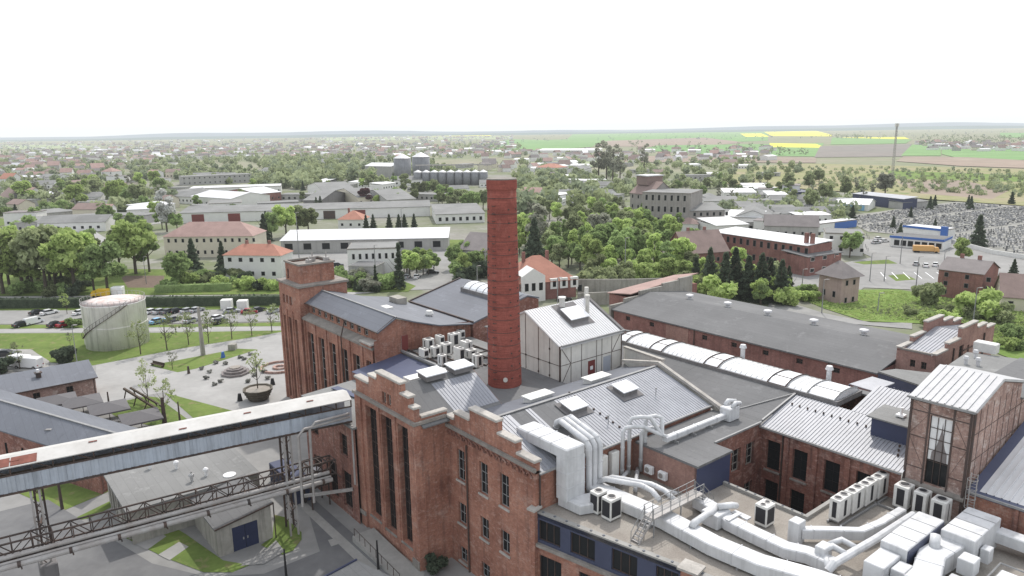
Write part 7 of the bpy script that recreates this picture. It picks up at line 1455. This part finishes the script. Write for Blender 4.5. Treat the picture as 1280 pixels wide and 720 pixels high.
for i,(px,py,mt_,L_) in enumerate(((284,386,'plaster_white',2.9),(304,387,'plaster_white',2.7),(148,369,'white_paint',3.2),(138,257,'orange_paint',6),(183,254,'orange_paint',5),(170,262,'sky_blue_paint',7),(140,251,'navy',3))):
    t=thing('container',('pale square container by the hedge, left of the pair','pale square container by the hedge, right of the pair','small white box trailer on the street right of the yellow van','orange container in the storage yard at left','smaller orange container by the storage yard fence','blue container in the storage yard','navy stack in the storage yard')[i],'container',G(px,py),.1); OFF[t.name]=(0,0,0); m=M(); m.bev(-L_/2,L_/2,-1.2,1.2,.1,2.7,.08); m.build('body',mt_,t); m=M(); m.box(-L_/2+.3,L_/2-.3,-1.23,-1.2,.4,2.4); m.build('door',mt_,t)
for i in range(12):
    q=samp([(110,258),(190,250),(196,262),(120,265)],12,9,4)[i]; t=thing('yard_stack','stack of stored goods in the yard at left','stack',G(*q),random.random(),'stored goods in the left yard'); OFF[t.name]=(0,0,0); m=M(); m.bev(-1.6,1.6,-1,1,0,1.6,.08); m.bev(-1,.8,-.7,.8,1.6,2.3,.06); m.build('goods',random.choice(('plaster_white','steel_grey','orange_paint','sky_blue_paint')),t)
# ================================================= HAZE (absorbing box over the plain; its pale veil is added emission)
hm=bpy.data.materials.new('haze_air'); hm.use_nodes=True; hn=hm.node_tree; hn.nodes.remove(hn.nodes['Principled BSDF'])
ab=hn.nodes.new('ShaderNodeVolumeAbsorption'); ab.inputs['Color'].default_value=(0,0,0,1); ab.inputs['Density'].default_value=HZ
em=hn.nodes.new('ShaderNodeEmission'); em.inputs[0].default_value=(.95,.985,1,1); em.inputs[1].default_value=HZ*1.03
a2=hn.nodes.new('ShaderNodeAddShader'); hn.links.new(ab.outputs[0],a2.inputs[0]); hn.links.new(em.outputs[0],a2.inputs[1]); hn.links.new(a2.outputs[0],hn.nodes['Material Output'].inputs['Volume'])
MT['haze_air']=hm
m=M(); m.box(-30000,30000,-300,45000,-3,260); tag(m.build('haze','haze_air'),kind='structure')
# ================================================= WORLD, SUN, CAMERA
w=bpy.data.worlds.new('World'); sc.world=w; w.use_nodes=True; nt=w.node_tree; bg=nt.nodes['Background']
sky=nt.nodes.new('ShaderNodeTexSky'); sky.sky_type='NISHITA'; sky.sun_disc=False; AZ=R(12); EL=R(52); sky.sun_elevation=EL; sky.sun_rotation=AZ; sky.dust_density=3; sky.air_density=1.2
nt.links.new(sky.outputs[0],bg.inputs[0]); bg.inputs[1].default_value=.08
b2=nt.nodes.new('ShaderNodeBackground'); b2.inputs[0].default_value=(.985,.995,1,1); b2.inputs[1].default_value=.93
ad=nt.nodes.new('ShaderNodeAddShader'); nt.links.new(bg.outputs[0],ad.inputs[0]); nt.links.new(b2.outputs[0],ad.inputs[1]); nt.links.new(ad.outputs[0],nt.nodes['World Output'].inputs[0])
ld=bpy.data.lights.new('Sun','SUN'); ld.energy=2.95; ld.angle=R(1.2); ld.color=(1,.965,.91); lo=bpy.data.objects.new('Sun',ld); col.objects.link(lo)
sd=Vector((math.sin(AZ)*math.cos(EL),math.cos(AZ)*math.cos(EL),math.sin(EL))); lo.rotation_euler=sd.to_track_quat('Z','Y').to_euler()
cd_=bpy.data.cameras.new('Camera'); cam=bpy.data.objects.new('Camera',cd_); col.objects.link(cam); sc.camera=cam
cd_.sensor_width=36; cd_.lens=36*FX/1280; cd_.clip_start=.5; cd_.clip_end=100000
c,s=math.cos(RO),math.sin(RO); rx=CR*c-CU*s; uy=CR*s+CU*c
cam.matrix_world=Matrix(((rx.x,uy.x,-CF.x,0),(rx.y,uy.y,-CF.y,0),(rx.z,uy.z,-CF.z,H),(0,0,0,1)))
sc.view_settings.view_transform='Standard'; sc.view_settings.look='None'; sc.view_settings.exposure=0; sc.view_settings.gamma=1
sc.render.engine='CYCLES'; sc.cycles.use_denoising=True; sc.cycles.max_bounces=5; sc.cycles.diffuse_bounces=3; sc.cycles.glossy_bounces=2; sc.cycles.transparent_max_bounces=4
